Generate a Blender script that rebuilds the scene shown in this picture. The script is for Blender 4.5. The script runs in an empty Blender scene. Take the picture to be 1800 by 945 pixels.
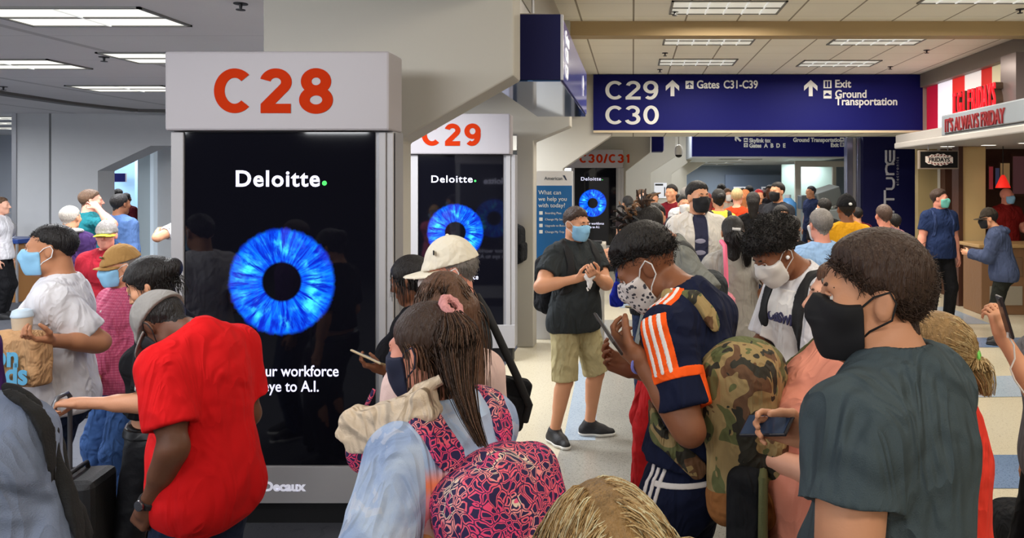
import bpy, math, numpy as np
from mathutils import Matrix, Vector
PI = math.pi
SC = bpy.context.scene
COL = SC.collection
# ---------------------------------------------------------------- camera, world, exposure
F, VX, VY, EH = 1310.0, 1112.0, 320.0, 1.94      # focal length and vanishing point in pixels of the 1800x945 frame, eye height in m
cam = bpy.data.cameras.new('camera'); camo = bpy.data.objects.new('camera', cam); COL.objects.link(camo)
camo.location = (0, 0, EH); camo.rotation_euler = (PI/2, 0, 0)
cam.sensor_width = 36; cam.lens = 36*F/1800
cam.shift_x = (900-VX)/1800; cam.shift_y = -(472.5-VY)/1800
cam.clip_start = .05; cam.clip_end = 200
SC.camera = camo
SC.view_settings.view_transform = 'Standard'; SC.view_settings.look = 'None'
SC.view_settings.gamma = 1; SC.view_settings.use_curve_mapping = False
SC.view_settings.exposure = -0.1
wd = bpy.data.worlds.new('world'); SC.world = wd; wd.use_nodes = True
wd.node_tree.nodes['Background'].inputs[0].default_value = (.62, .66, .72, 1)
wd.node_tree.nodes['Background'].inputs[1].default_value = 3.0
LAMP_LEFT, LAMP_RIGHT = 62.0, 66.0                # watts of each ceiling fixture

def W(px, py, Y):
    return np.array([(px-VX)*Y/F, Y, EH-(py-VY)*Y/F])
def lin(c):
    return tuple(((v/255)/12.92 if v/255 <= .04045 else ((v/255+.055)/1.055)**2.4) for v in c)
# ---------------------------------------------------------------- materials
MATS = {}
def nodes(m):
    nt = m.node_tree
    return nt, nt.nodes, nt.links
def M(name, rgb, rough=.55, metal=0, emit=0, bump=0, bscale=40, var=0, vscale=6, spec=.4, ecol=None, coat=0, stretch=None):
    """plain procedural material: base colour with optional noise variation and bump"""
    if name in MATS: return MATS[name]
    m = bpy.data.materials.new(name); m.use_nodes = True; MATS[name] = m
    nt, N, L = nodes(m); b = N['Principled BSDF']
    col = lin(rgb)
    b.inputs['Base Color'].default_value = (*col, 1); b.inputs['Roughness'].default_value = rough
    b.inputs['Metallic'].default_value = metal; b.inputs['Specular IOR Level'].default_value = spec
    if coat: b.inputs['Coat Weight'].default_value = coat
    if emit:
        b.inputs['Emission Color'].default_value = (*(lin(ecol) if ecol else col), 1); b.inputs['Emission Strength'].default_value = emit
    if bump or var:
        tc = N.new('ShaderNodeTexCoord'); src = tc.outputs['Object']
        if stretch:
            mp = N.new('ShaderNodeMapping'); mp.inputs['Scale'].default_value = stretch; L.new(src, mp.inputs[0]); src = mp.outputs[0]
    if var:
        n = N.new('ShaderNodeTexNoise'); n.inputs['Scale'].default_value = vscale; n.inputs['Detail'].default_value = 4; L.new(src, n.inputs['Vector'])
        mx = N.new('ShaderNodeMix'); mx.data_type = 'RGBA'
        mx.inputs[6].default_value = (*[v*(1-var) for v in col], 1); mx.inputs[7].default_value = (*[min(1, v*(1+var)) for v in col], 1)
        L.new(n.outputs[0], mx.inputs[0]); L.new(mx.outputs[2], b.inputs['Base Color'])
    if bump:
        n = N.new('ShaderNodeTexNoise'); n.inputs['Scale'].default_value = bscale; n.inputs['Detail'].default_value = 3; L.new(src, n.inputs['Vector'])
        bp = N.new('ShaderNodeBump'); bp.inputs['Strength'].default_value = bump; bp.inputs['Distance'].default_value = .02
        L.new(n.outputs[0], bp.inputs['Height']); L.new(bp.outputs[0], b.inputs['Normal'])
    return m
def pattern(name, build, rough=.7, bump=0, bscale=14):
    """material whose colour comes from build(N, L, objectcoords) -> colour socket"""
    if name in MATS: return MATS[name]
    m = bpy.data.materials.new(name); m.use_nodes = True; MATS[name] = m
    nt, N, L = nodes(m); b = N['Principled BSDF']; b.inputs['Roughness'].default_value = rough
    tc = N.new('ShaderNodeTexCoord')
    L.new(build(N, L, tc.outputs['Object']), b.inputs['Base Color'])
    if bump:
        n = N.new('ShaderNodeTexNoise'); n.inputs['Scale'].default_value = bscale; n.inputs['Detail'].default_value = 3; L.new(tc.outputs['Object'], n.inputs['Vector'])
        bp = N.new('ShaderNodeBump'); bp.inputs['Strength'].default_value = bump; bp.inputs['Distance'].default_value = .02
        L.new(n.outputs[0], bp.inputs['Height']); L.new(bp.outputs[0], b.inputs['Normal'])
    return m
def math_n(N, L, op, a, b=0.0, c=None):
    n = N.new('ShaderNodeMath'); n.operation = op
    for i, v in enumerate((a, b) if c is None else (a, b, c)):
        if isinstance(v, (int, float)): n.inputs[i].default_value = v
        else: L.new(v, n.inputs[i])
    return n.outputs[0]
def mixc(N, L, fac, a, b):
    n = N.new('ShaderNodeMix'); n.data_type = 'RGBA'
    for i, v in ((0, fac), (6, a), (7, b)):
        if isinstance(v, (int, float)): n.inputs[i].default_value = v
        elif isinstance(v, tuple): n.inputs[i].default_value = (*v[:3], 1)
        else: L.new(v, n.inputs[i])
    return n.outputs[2]
def ramp(N, L, fac, stops, interp='CONSTANT'):
    n = N.new('ShaderNodeValToRGB'); r = n.color_ramp; r.interpolation = interp
    while len(r.elements) < len(stops): r.elements.new(.5)
    for e, (p, c) in zip(r.elements, stops): e.position = p; e.color = (*lin(c), 1)
    L.new(fac, n.inputs[0]); return n.outputs[0]
def noise(N, L, vec, scale, detail=3, dist=0, rough=.5):
    n = N.new('ShaderNodeTexNoise'); n.inputs['Scale'].default_value = scale; n.inputs['Detail'].default_value = detail
    n.inputs['Distortion'].default_value = dist; n.inputs['Roughness'].default_value = rough; L.new(vec, n.inputs['Vector']); return n.outputs[0]
def sep(N, L, vec):
    n = N.new('ShaderNodeSeparateXYZ'); L.new(vec, n.inputs[0]); return n.outputs
# ---------------------------------------------------------------- objects
def tag(o, label=None, cat=None, group=None, kind=None):
    if label: o['label'] = label
    if cat: o['category'] = cat
    if group: o['group'] = group
    if kind: o['kind'] = kind
    return o
def thing(name, label, cat, loc=(0, 0, 0), rz=0, group=None):
    o = bpy.data.objects.new(name, None); COL.objects.link(o); o.empty_display_size = .1
    o.location = tuple(float(v) for v in loc); o.rotation_euler = (0, 0, rz); return tag(o, label, cat, group)
def link(name, me, mat, parent=None, mats=None):
    o = bpy.data.objects.new(name, me); COL.objects.link(o)
    for m in (mats or [mat]): me.materials.append(m)
    if parent is not None: o.parent = parent
    return o
class MB:
    """collects simple shapes into one mesh"""
    def __init__(s): s.v = []; s.f = []; s.mi = []; s.cur = 0
    def add(s, V, Fs):
        n = len(s.v); s.v += [tuple(map(float, p)) for p in V]; s.f += [tuple(i+n for i in f) for f in Fs]; s.mi += [s.cur]*len(Fs); return s
    def box(s, lo, hi):
        x0, y0, z0 = lo; x1, y1, z1 = hi
        return s.add([(x0,y0,z0),(x1,y0,z0),(x1,y1,z0),(x0,y1,z0),(x0,y0,z1),(x1,y0,z1),(x1,y1,z1),(x0,y1,z1)],
                     [(0,3,2,1),(4,5,6,7),(0,1,5,4),(1,2,6,5),(2,3,7,6),(3,0,4,7)])
    def prism(s, poly, y0, y1):
        """polygon of (x, z), counter-clockwise seen from -Y, extruded along Y"""
        n = len(poly)
        return s.add([(x, y0, z) for x, z in poly]+[(x, y1, z) for x, z in poly],
                     [tuple(range(n)), tuple(range(2*n-1, n-1, -1))]+[(i, i+n, (i+1) % n+n, (i+1) % n) for i in range(n)])
    def quad(s, *p): return s.add(p, [tuple(range(len(p)))])
    def tube(s, pts, r, sides=8, caps=True):
        P = [Vector(p) for p in pts]; n = len(P); rr = r if hasattr(r, '__len__') else [r]*n
        V = []; u = None
        for i, p in enumerate(P):
            t = (P[min(i+1, n-1)]-P[max(i-1, 0)]).normalized()
            if u is None: u = t.orthogonal().normalized()
            else: u = (u-t*u.dot(t)).normalized()
            w = t.cross(u)
            V += [p+(u*math.cos(2*PI*k/sides)+w*math.sin(2*PI*k/sides))*rr[i] for k in range(sides)]
        Fs = [(i*sides+k, i*sides+(k+1) % sides, (i+1)*sides+(k+1) % sides, (i+1)*sides+k) for i in range(n-1) for k in range(sides)]
        if caps: Fs += [tuple(range(sides-1, -1, -1)), tuple((n-1)*sides+k for k in range(sides))]
        return s.add(V, Fs)
    def lathe(s, prof, c=(0, 0, 0), n=24):
        """profile of (r, z) from bottom to top round the z axis"""
        V = [(c[0]+r*math.cos(2*PI*k/n), c[1]+r*math.sin(2*PI*k/n), c[2]+z) for r, z in prof for k in range(n)]
        m = len(prof)
        Fs = [(i*n+k, i*n+(k+1) % n, (i+1)*n+(k+1) % n, (i+1)*n+k) for i in range(m-1) for k in range(n)]
        Fs += [tuple(range(n-1, -1, -1)), tuple((m-1)*n+k for k in range(n))]
        return s.add(V, Fs)
    def build(s, name, mat, parent=None, smooth=False, bevel=0, mats=None, off=None):
        me = bpy.data.meshes.new(name)
        v = s.v if off is None else [tuple(np.array(p)-off) for p in s.v]
        me.from_pydata(v, [], s.f)
        if mats: me.polygons.foreach_set('material_index', s.mi)
        if smooth: me.polygons.foreach_set('use_smooth', [True]*len(s.f))
        o = link(name, me, mat, parent, mats)
        if smooth and smooth != 'all':
            try: me.set_sharp_from_angle(angle=math.radians(50))
            except Exception: pass
        if bevel:
            b = o.modifiers.new('bevel', 'BEVEL'); b.width = bevel; b.segments = 2; b.limit_method = 'ANGLE'
        return o
def text(name, body, size, mat, parent, loc, rot=(PI/2, 0, 0), depth=.004, bold=0, align='LEFT', sx=1, spacing=1, line=1, fit=None):
    """lettering as a mesh; loc is the baseline start (or centre)"""
    cu = bpy.data.curves.new(name, 'FONT'); cu.body = body; cu.size = size; cu.extrude = depth; cu.offset = bold
    cu.align_x = align; cu.space_character = spacing; cu.space_line = line; cu.resolution_u = 4
    o = bpy.data.objects.new(name, cu); COL.objects.link(o)
    dg = bpy.context.evaluated_depsgraph_get(); me = bpy.data.meshes.new_from_object(o.evaluated_get(dg))
    bpy.data.objects.remove(o); bpy.data.curves.remove(cu)
    me.materials.clear()
    r = link(name, me, mat, parent); r.location = loc; r.rotation_euler = rot
    if fit:
        xs_ = [v.co.x for v in me.vertices]; sx = fit/(max(xs_)-min(xs_)); r.location = Vector(loc)-Matrix(r.rotation_euler.to_matrix())@Vector((min(xs_)*sx,0,0))
    r.scale = (sx, 1, 1)
    return r
GL = {'C': [[('a',.40,.5,.31,.405,46,314)]], 'O': [[('a',.37,.5,.26,.41,0,360)]], '0': [[('a',.34,.5,.235,.41,0,360)]],
 '2': [[('a',.335,.70,.215,.205,168,-38),(.11,.13)],[(.03,.095),(.64,.095)]],
 '8': [[('a',.33,.715,.20,.195,0,360)],[('a',.33,.29,.235,.21,0,360)]],
 '9': [[('a',.325,.66,.225,.25,0,360)],[('a',.30,.50,.25,.41,15,-125)]],
 '3': [[('a',.31,.71,.215,.20,160,-90)],[('a',.31,.295,.24,.215,90,-165)]],
 '1': [[(.30,.0),(.30,1.0)],[(.32,.86),(.10,.74)]], '/': [[(.02,-.03),(.30,1.03)]], '-': [[(.06,.38),(.34,.38)]]}
GW = {'C': .75, '1': .48, '/': .34, '-': .42}
def glyphs(name, body, size, mat, parent, loc, wt=.19, depth=.003, gap=.06, rot=None, sx=1):
    """heavy grotesque gate numbers drawn as stroked ribbons; size = cap height"""
    for i, (ch, x0) in enumerate(zip(body, np.cumsum([0]+[GW.get(c, .67)+gap for c in body]))):
        m = MB(); hw = wt/2
        for si, st in enumerate(GL[ch]):
            pts = []; closed = False
            for e in st:
                if e[0] == 'a':
                    _, cx_, cy_, rx_, ry_, a0, a1 = e; closed = abs(a1-a0) >= 360; nn = 40 if closed else max(6, int(abs(a1-a0)/8))
                    pts += [(cx_+rx_*math.cos(math.radians(a0+(a1-a0)*k/nn)), cy_+ry_*math.sin(math.radians(a0+(a1-a0)*k/nn))) for k in range(nn if closed else nn+1)]
                else: pts.append(e)
            n = len(pts); V = []
            for k in range(n):
                a = pts[k-1] if (k or closed) else pts[k]; b = pts[(k+1) % n] if (k < n-1 or closed) else pts[k]
                dx, dy = b[0]-a[0], b[1]-a[1]; l = math.hypot(dx, dy) or 1; nx, ny = -dy/l*hw, dx/l*hw
                V += [((pts[k][0]+nx+x0)*size*sx, -depth-si*.0008, (pts[k][1]+ny)*size), ((pts[k][0]-nx+x0)*size*sx, -depth-si*.0008, (pts[k][1]-ny)*size)]
            V += [(v[0], 0, v[2]) for v in V]; N2 = 2*n; Fs = []
            for k in range(n if closed else n-1):
                a, b, c, d = 2*k, 2*k+1, (2*k+3) % N2, (2*k+2) % N2
                Fs += [(a,d,c,b), (a,b+0,b+N2,a+N2)[:0] or (a+N2,d+N2,d,a), (b,c,c+N2,b+N2)]
            m.add(V, Fs)
        o = m.build(name, mat, parent); o.location = loc
        if rot: o.rotation_euler = rot
def struct(o): o['kind'] = 'structure'; return o
# ---------------------------------------------------------------- setting materials
WHITE = M('painted_panel', (188, 186, 186), .5)
WALLC = M('wall_paint', (196, 198, 200), .6, var=.03)
CREAM = M('cream_paint', (176, 172, 162), .6)
def tile_mat(name, rgb, line, tx, ty):
    def f(N, L, v):
        x, y, z = sep(N, L, v)
        fx = math_n(N, L, 'LESS_THAN', math_n(N, L, 'FRACT', math_n(N, L, 'DIVIDE', math_n(N, L, 'ADD', x, 61.0), tx)), .035)
        fy = math_n(N, L, 'LESS_THAN', math_n(N, L, 'FRACT', math_n(N, L, 'DIVIDE', math_n(N, L, 'ADD', y, 61.0), ty)), .018)
        n = noise(N, L, v, 1.3, 2); n2 = noise(N, L, v, 160, 2)
        c = mixc(N, L, n, lin(rgb), tuple(k*.88 for k in lin(rgb))); c = mixc(N, L, math_n(N, L, 'MULTIPLY', n2, .25), c, tuple(k*.6 for k in lin(rgb)))
        c = mixc(N, L, math_n(N, L, 'MULTIPLY', fy, .35), c, lin(line)); return mixc(N, L, math_n(N, L, 'MULTIPLY', fx, .85), c, lin(line))
    return pattern(name, f, .85)
CEIL_R = tile_mat('ceiling_tile_warm', (246, 240, 222), (124, 112, 90), .61, .61)
CEIL_L = tile_mat('ceiling_tile_grey', (240, 238, 235), (190, 188, 184), 2.44, 1.22)
def terrazzo(name, rgb, spk):
    def f(N, L, v):
        a = noise(N, L, v, 140, 2); b = noise(N, L, v, 60, 2); g = noise(N, L, v, 1.2, 2)
        c = mixc(N, L, math_n(N, L, 'GREATER_THAN', a, .62), lin(rgb), lin(spk)); c = mixc(N, L, math_n(N, L, 'MULTIPLY', math_n(N, L, 'GREATER_THAN', b, .64), .5), c, tuple(k*.6 for k in lin(spk)))
        return mixc(N, L, math_n(N, L, 'MULTIPLY', g, .3), c, tuple(k*.8 for k in lin(rgb)))
    m = pattern(name, f, .16); m.node_tree.nodes['Principled BSDF'].inputs['Specular IOR Level'].default_value = .5; return m
TZ = [terrazzo('terrazzo_cream', (204, 195, 172), (176, 166, 144)), terrazzo('terrazzo_grey', (158, 156, 148), (108, 106, 98)),
      terrazzo('terrazzo_blue', (112, 134, 166), (70, 92, 128)), terrazzo('terrazzo_pale_blue', (168, 182, 196), (130, 146, 168))]
def carpet_f(N, L, v):
    a = noise(N, L, v, 220, 2); b = noise(N, L, v, 3, 3)
    x, y, z = sep(N, L, v); st = math_n(N, L, 'GREATER_THAN', noise(N, L, v, 9, 2, 1.5), .62)
    c = mixc(N, L, a, lin((52, 54, 62)), lin((84, 86, 94))); return mixc(N, L, math_n(N, L, 'MULTIPLY', st, .3), c, lin((40, 40, 50)))
CARPET = pattern('carpet_charcoal', carpet_f, .95, bump=.3, bscale=260)
BRUSHED = M('satin_aluminium', (168, 168, 172), .35, metal=.6)
NAVY = M('sign_navy', (13, 16, 90), .6, spec=.15)
NAVY2 = M('panel_navy', (13, 15, 66), .6, spec=.2)
DARK = M('dark_metal', (30, 30, 32), .5)
LETTER = M('sign_lettering', (205, 205, 200), .5, emit=.12)
ORANGE = M('gate_number_orange', (176, 44, 4), .8, spec=.1)
# ---------------------------------------------------------------- floors, ceilings, walls
def floor_pt(px, py):
    Y = F*EH/(py-VY); return ((px-VX)*Y/F, Y)
fl = MB(); fl.quad((-1.35,-10,0),(14,-10,0),(14,46,0),(-1.35,46,0))
def inlay(mi, pts, z=.0015):
    fl.cur = mi; fl.quad(*[(x, y, z) for x, y in pts])
inlay(1, [(-.98,-10),(1.5,-10),(1.15,10.5),(-.40,10.5),(-.52,5.6)])
inlay(3, [(-.52,5.6),(-.28,5.6),(-.40,9.0),(-.60,9.0)], .003)
inlay(2, [(1.5,4.72),(7.5,4.72),(7.5,5.30),(1.5,5.30)], .003)
inlay(3, [(2.6,6.7),(7.5,6.9),(7.5,7.9),(3.2,7.4)], .003)
inlay(2, [(1.3,8.75),(9,8.75),(9,9.3),(1.3,9.3)], .003)
inlay(3, [(1.3,10.2),(4.9,10.2),(4.9,11.6),(1.3,11.6)], .003)
inlay(3, [(-.2,11.5),(4.2,11.9),(4.2,13.4),(-.2,13.0)], .003)
struct(fl.build('floor', TZ[0], mats=TZ))
cp = MB().box((-24,-10,-.02), (-1.35,46,.004)); struct(cp.build('floor', CARPET))
struct(MB().box((-24,-10,3.14),(-.83,46,3.3)).build('ceiling', CEIL_L))
struct(MB().box((-.83,-10,3.84),(14,46,4.0)).build('ceiling', CEIL_R))
struct(MB().box((-.95,-10,3.3),(-.82,46,3.84)).build('trim_1', CREAM))
struct(MB().box((-24.2,-10,0),(-24,46,.9)).build('wall_left', WALLC))
for i_, y_ in enumerate(range(-10,46,4)): struct(MB().box((-24.15,y_,.9),(-24.02,y_+.12,3.2)).build('window_%d' % (3+i_), BRUSHED))  # unseen window openings, added to let sky light into the lounge
struct(MB().box((14,-10,0),(14.2,46,4)).build('wall_right', WALLC))
struct(MB().box((-24,-10.2,0),(14,-10,4)).build('wall_back', M('wall_rear', (70, 70, 74), .7)))  # unseen dark wall, added so the black screens reflect dark
# beam across the warm ceiling, curved track on the grey one
struct(MB().box((-.83,8.8,3.67),(5.2,9.02,3.84)).build('trim_2', M('beam_tan', (164, 140, 100), .6)))
tr = MB(); cpts = [(-9.2,8.7),(-8.34,9.82),(-8.2,11.0),(-8.15,12.3),(-8.0,13.0)]
cpts = [(-8.9,9.4),(-8.34,9.82),(-7.9,10.4),(-7.95,11.1),(-8.1,12.0),(-8.3,13.0)]
pl = [W(px, py, F*1.2/(VY-py)) for px, py in ((-60,150),(0,161),(60,170),(120,179),(180,186),(240,192),(296,193))]
for a, b in zip(pl[:-1], pl[1:]):
    d = np.array([b[1]-a[1], a[0]-b[0]]); d = d/np.hypot(*d)*.09
    tr.add([(a[0]-d[0],a[1]-d[1],3.142),(b[0]-d[0],b[1]-d[1],3.142),(b[0]+d[0],b[1]+d[1],3.142),(a[0]+d[0],a[1]+d[1],3.142),
            (a[0]-d[0],a[1]-d[1],3.10),(b[0]-d[0],b[1]-d[1],3.10),(b[0]+d[0],b[1]+d[1],3.10),(a[0]+d[0],a[1]+d[1],3.10)],
           [(0,1,2,3),(7,6,5,4),(4,5,1,0),(5,6,2,1),(6,7,3,2),(7,4,0,3)])
struct(tr.build('trim_3', M('track_grey', (96, 94, 92), .6)))
# left wall across the gate lounge with its chamfered opening
Yw = 13.0; s = F/Yw
def wx(px, Y=Yw): return (px-VX)*Y/F
def wz(py, Y=Yw): return EH-(py-VY)*Y/F
lw = MB()
lw.prism([(wx(28),0),(wx(86),0),(wx(86),3.14),(wx(28),3.14)], Yw, Yw+.3)
lw.prism([(wx(90),0),(wx(172),0),(wx(172),wz(300)),(wx(265),wz(256)),(wx(340),wz(256)),(wx(340),3.14),(wx(90),3.14)], Yw, Yw+.42)
lw.prism([(wx(270,14.4),0),(wx(420,14.4),0),(wx(420,14.4),3.14),(wx(270,14.4),3.14)], 14.4, 14.7)
struct(lw.build('wall_front', WALLC))
struct(MB().box((wx(86),Yw+.05,0),(wx(90),Yw+.2,3.14)).build('trim_4', DARK))
struct(MB().box((wx(22),Yw-.02,0),(wx(30),Yw+.05,3.14)).build('trim_5', BRUSHED))
struct(MB().box((wx(28),Yw-.03,0),(wx(172),Yw-.005,.12)).build('baseboard_front', DARK))
struct(MB().box((-22,19,0),(-8.5,19.2,3.14)).build('wall_far', M('lounge_far_wall', (150, 156, 166), .6)))
dayp = MB().box((wx(200,16.5),16.5,0),(wx(237,16.5),16.6,3.14)); struct(dayp.build('window_1', M('daylit_pane', (150, 196, 235), .4, emit=.55, ecol=(170, 208, 240))))
nb = thing('wall_sign', 'navy sign band high in the daylit opening of the far left wall', 'sign', (wx(207,16.3),16.3,wz(312,16.3)))
MB().box((-.12,0,-.09),(.16,.04,.09)).build('sign_panel', NAVY, nb); MB().box((-.125,.005,-.095),(.165,.05,.095)).build('sign_frame', BRUSHED, nb)
struct(MB().box((wx(245,14.35),14.3,0),(wx(268,14.35),14.42,2.62)).build('wall_inner', M('pale_column', (178, 192, 198), .5)))
struct(MB().box((wx(268,14.35),14.28,0),(wx(274,14.35),14.42,2.62)).build('trim_6', M('light_strip', (210, 224, 236), .4, emit=.25)))
# ---------------------------------------------------------------- bulkhead fins down the left side
def fin(n, Y, xl, xe, xc, xcl=None, z1=2.60, z2=2.18, mat=CREAM, th=.28, ztop=3.84):
    a = lambda px: (px-VX)*Y/F
    xcl = xcl if xcl is not None else xc-40
    poly = [(a(xcl),0),(a(xc),0),(a(xc),z2),(a(xe),z1),(a(xe),ztop),(a(xl),ztop),(a(xl),2.5),(a(xcl),2.5)]
    o = MB().prism(poly, Y, Y+th).build('wall_%s' % n, mat, bevel=.012); struct(o)
fin('bulkhead', 4.75, 462, 903, 700, 655, z1=2.62, z2=2.20)
fin('bulkhead', 8.75, 690, 1002, 938, 908, z1=2.60, z2=2.42)
fin('bulkhead', 13.15, 880, 1075, 990, 940, z1=2.76, z2=2.18)
fin('bulkhead', 16.5, 1040, 1143, 1100, 1045)
fin('bulkhead', 19.5, 1090, 1187, 1143, 1100)
fin('bulkhead', 22.5, 1140, 1216, 1180, 1143)
fin('bulkhead', 25.5, 1170, 1240, 1207, 1180)
# header with its soffit, right of the fins
struct(MB().box((wx(1040,13.2),13.2,2.85),(5.6,14.9,3.84)).build('wall_header', CEIL_R))
# far hall
BLUEW = M('far_wall_blue', (120, 134, 152), .5)
struct(MB().box((-2,30,0),(12,30.2,3.84)).build('wall_end', BLUEW))
struct(MB().box((wx(1275,29.6),29.6,0),(wx(1375,29.6),29.75,wz(307,29.6))).build('wall_inset', M('far_panel_blue', (92, 106, 128), .45)))
struct(MB().box((wx(1216,20.3),20.3,wz(276,20.3)),(wx(1500,20.3),30,3.84)).build('ceiling', M('far_soffit', (150, 156, 162), .6)))
for a, b, c, d in ((1290,1316,328,341),(1339,1362,328,342)):
    t = thing('notice_board', 'small white notice on the far blue wall, %s' % ('above the orange shirt' if a < 1300 else 'above the dark jacket'), 'sign', ((wx((a+b)/2,29.5)),29.555,wz(d,29.5)))
    w_ = (b-a)*29.5/F/2; h_ = (d-c)*29.5/F
    MB().box((-w_,0,0),(w_,.04,h_)).build('board', M('notice_white', (226, 228, 236), .4, emit=.1), t); MB().box((-w_*.8,-.01,h_*.45),(-w_*.1,-.002,h_*.8)).build('print_block', NAVY2, t)
# ---------------------------------------------------------------- ceiling lights
DIFF_L = M('lamp_diffuser_cool', (236, 236, 228), .5, emit=1.15, ecol=(250, 248, 236))
DIFF_R = M('lamp_diffuser_warm', (232, 226, 206), .5, emit=.42, ecol=(226, 230, 224))
FRAME = M('lamp_frame', (120, 120, 116), .5)
LOUV = M('lamp_louver', (224, 226, 224), .4, emit=.55)
def troffer(x, y, z, diff, label, group, cells, col, power, tilt=0):
    t = thing('ceiling_light', label, 'ceiling light', (x, y, z), 0, group)
    a, b = .61, .305
    fr = MB()
    for lo, hi in (((-a,-b,-.012),(a,-b+.025,.004)), ((-a,b-.025,-.012),(a,b,.004)), ((-a,-b,-.012),(-a+.025,b,.004)), ((a-.025,-b,-.012),(a,b,.004))): fr.box(lo, hi)
    fr.build('frame', FRAME, t)
    MB().box((-a+.02,-b+.02,-.004),(a-.02,b-.02,-.001)).build('diffuser', diff, t)
    for k in range(1, cells):
        xx = -a+2*a*k/cells; MB().box((xx-.008,-b+.02,-.014),(xx+.008,b-.02,-.004)).build('louver', LOUV, t)
    MB().box((-a+.02,-.014,-.013),(a-.02,.014,-.004)).build('divider', FRAME, t)
    ld = bpy.data.lights.new('lamp', 'AREA'); ld.shape = 'RECTANGLE'; ld.size = 1.1; ld.size_y = .52; ld.energy = power; ld.color = col; ld.spread = math.radians(172)
    lo = bpy.data.objects.new('lamp', ld); COL.objects.link(lo); lo.parent = t; lo.location = (0, 0, -.02-.26*math.sin(math.radians(tilt))); lo.rotation_euler = (math.radians(tilt), 0, 0)
    return t
WARM = (1.0, .92, .80); COOL = (.95, .97, 1.0)
def cx(px, py, dz): Y = F*dz/(VY-py); return ((px-VX)*Y/F, Y)
hidden_lab = 'recessed fluorescent ceiling panel, %s'
right = [(1.02, 8.1, 'louvered ceiling panel nearest on the left, just before the tan beam'), (1.02, 9.98, 'louvered ceiling panel just behind the tan beam, nearer the bulkheads'),
         (1.02, 11.78, 'louvered ceiling panel closest to the left half of the big navy header sign'), (3.62, 7.6, 'bright ceiling panel before the tan beam toward the restaurant'),
         (3.28, 9.98, 'bright ceiling panel just behind the tan beam toward the restaurant'), (3.28, 11.9, 'ceiling panel above the words Ground Transportation, in front of the header')]
for i, (x, y, lb) in enumerate(right): troffer(x, y, 3.838, DIFF_R, lb, 'fluorescent ceiling panels', 6, WARM, LAMP_RIGHT)
for x in (1.02, 3.4):
    for y in (-4., -1.0, 2.0, 5.0, 17., 20.5, 24., 27.5):
        troffer(x, y, 3.838, DIFF_R, hidden_lab % ('over the concourse aisle outside the picture' if y < 10 else 'over the far hall behind the header'), 'fluorescent ceiling panels', 2, WARM if y < 15 else COOL, LAMP_RIGHT*(.46 if y < 6 else 1.3), 38 if y < 3 else 0)  # near lamps tilted forward to brighten camera-facing surfaces; far hall ones added
lxy = [(cx(150,29,1.2), 'large bright ceiling panel at the top left corner'), (cx(20,112,1.2), 'ceiling panel at the left edge, second row of the grey ceiling'),
       (cx(318,101,1.2), 'ceiling panel half hidden behind the C28 sign'), (cx(228,155,1.2), 'narrow looking far ceiling panel left of the C28 sign')]
lxy[0] = ((-3.98, 5.4), lxy[0][1])
for (x, y), lb in lxy: troffer(x, y, 3.138, DIFF_L, lb, 'fluorescent ceiling panels', 2, COOL, LAMP_LEFT*1.6)
for x in (-2.4, -5.2, -8.4):
    for y in (-4.5, -1.2, 1.9): troffer(x, y, 3.138, DIFF_L, hidden_lab % 'over the gate lounge outside the picture', 'fluorescent ceiling panels', 2, COOL, LAMP_LEFT*.62, 38)  # unseen lamps tilted forward to brighten the pillar sign and bulkheads
for x, y in ((-2.3,6.6),(-2.5,9.4),(-2.6,12.0),(-7.2,5.2),(-8.9,7.6),(-11.5,10.6),(-10.5,16.5),(-14,16.5)): troffer(x, y, 3.138, DIFF_L, hidden_lab % 'over the lounge and behind the bulkheads, hidden from view', 'fluorescent ceiling panels', 2, COOL, LAMP_LEFT*1.6)  # hidden panels added to brighten the lounge walls and ceiling
for x, y in ((3.2,22.2),(3.2,25.5),(5.6,24),(3.2,28.3)): troffer(x, y, EH-(276-VY)*20.3/F-.002, DIFF_L, hidden_lab % 'under the low soffit of the far hall', 'fluorescent ceiling panels', 2, COOL, LAMP_RIGHT*.9)  # extra panels added to brighten the far wall
for px, py in ((2,207),(12,216)):
    troffer(*cx(px, py, 1.2), 3.138, DIFF_L, 'small far ceiling panel at the left edge, %s' % ('the farther one' if py < 210 else 'the nearer one'), 'fluorescent ceiling panels', 2, COOL, LAMP_LEFT)
def sprinkler(px, py, dz, label):
    x, y = cx(px, py, dz); z = EH+dz
    t = thing('ceiling_sprinkler', label, 'sprinkler', (x, y, z), 0, 'ceiling sprinklers')
    MB().lathe([(.045,-.006),(.045,0)], n=16).build('plate', DARK, t); MB().lathe([(.008,-.04),(.012,-.006)], n=10).build('stem', DARK, t); MB().lathe([(.03,-.046),(.03,-.041)], n=12).build('deflector', DARK, t)
for a in ((183,100,1.2,'sprinkler head on the grey ceiling beside the far panel'),(423,6,1.2,'sprinkler head on the grey ceiling above the C28 sign'),(6,152,1.2,'sprinkler head at the left edge by the curved track'),
          (1186,20,1.9,'sprinkler head before the tan beam'),(1169,93,1.9,'sprinkler head between the two left louvered panels'),(1160,122,1.9,'sprinkler head just above the word Gates'),
          (1629,88,1.9,'sprinkler head above the Transportation wording'),(1793,16,1.9,'sprinkler head at the top right corner'),(1565,117,1.9,'sprinkler head just over the header beside the restaurant')): sprinkler(*a)
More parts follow.
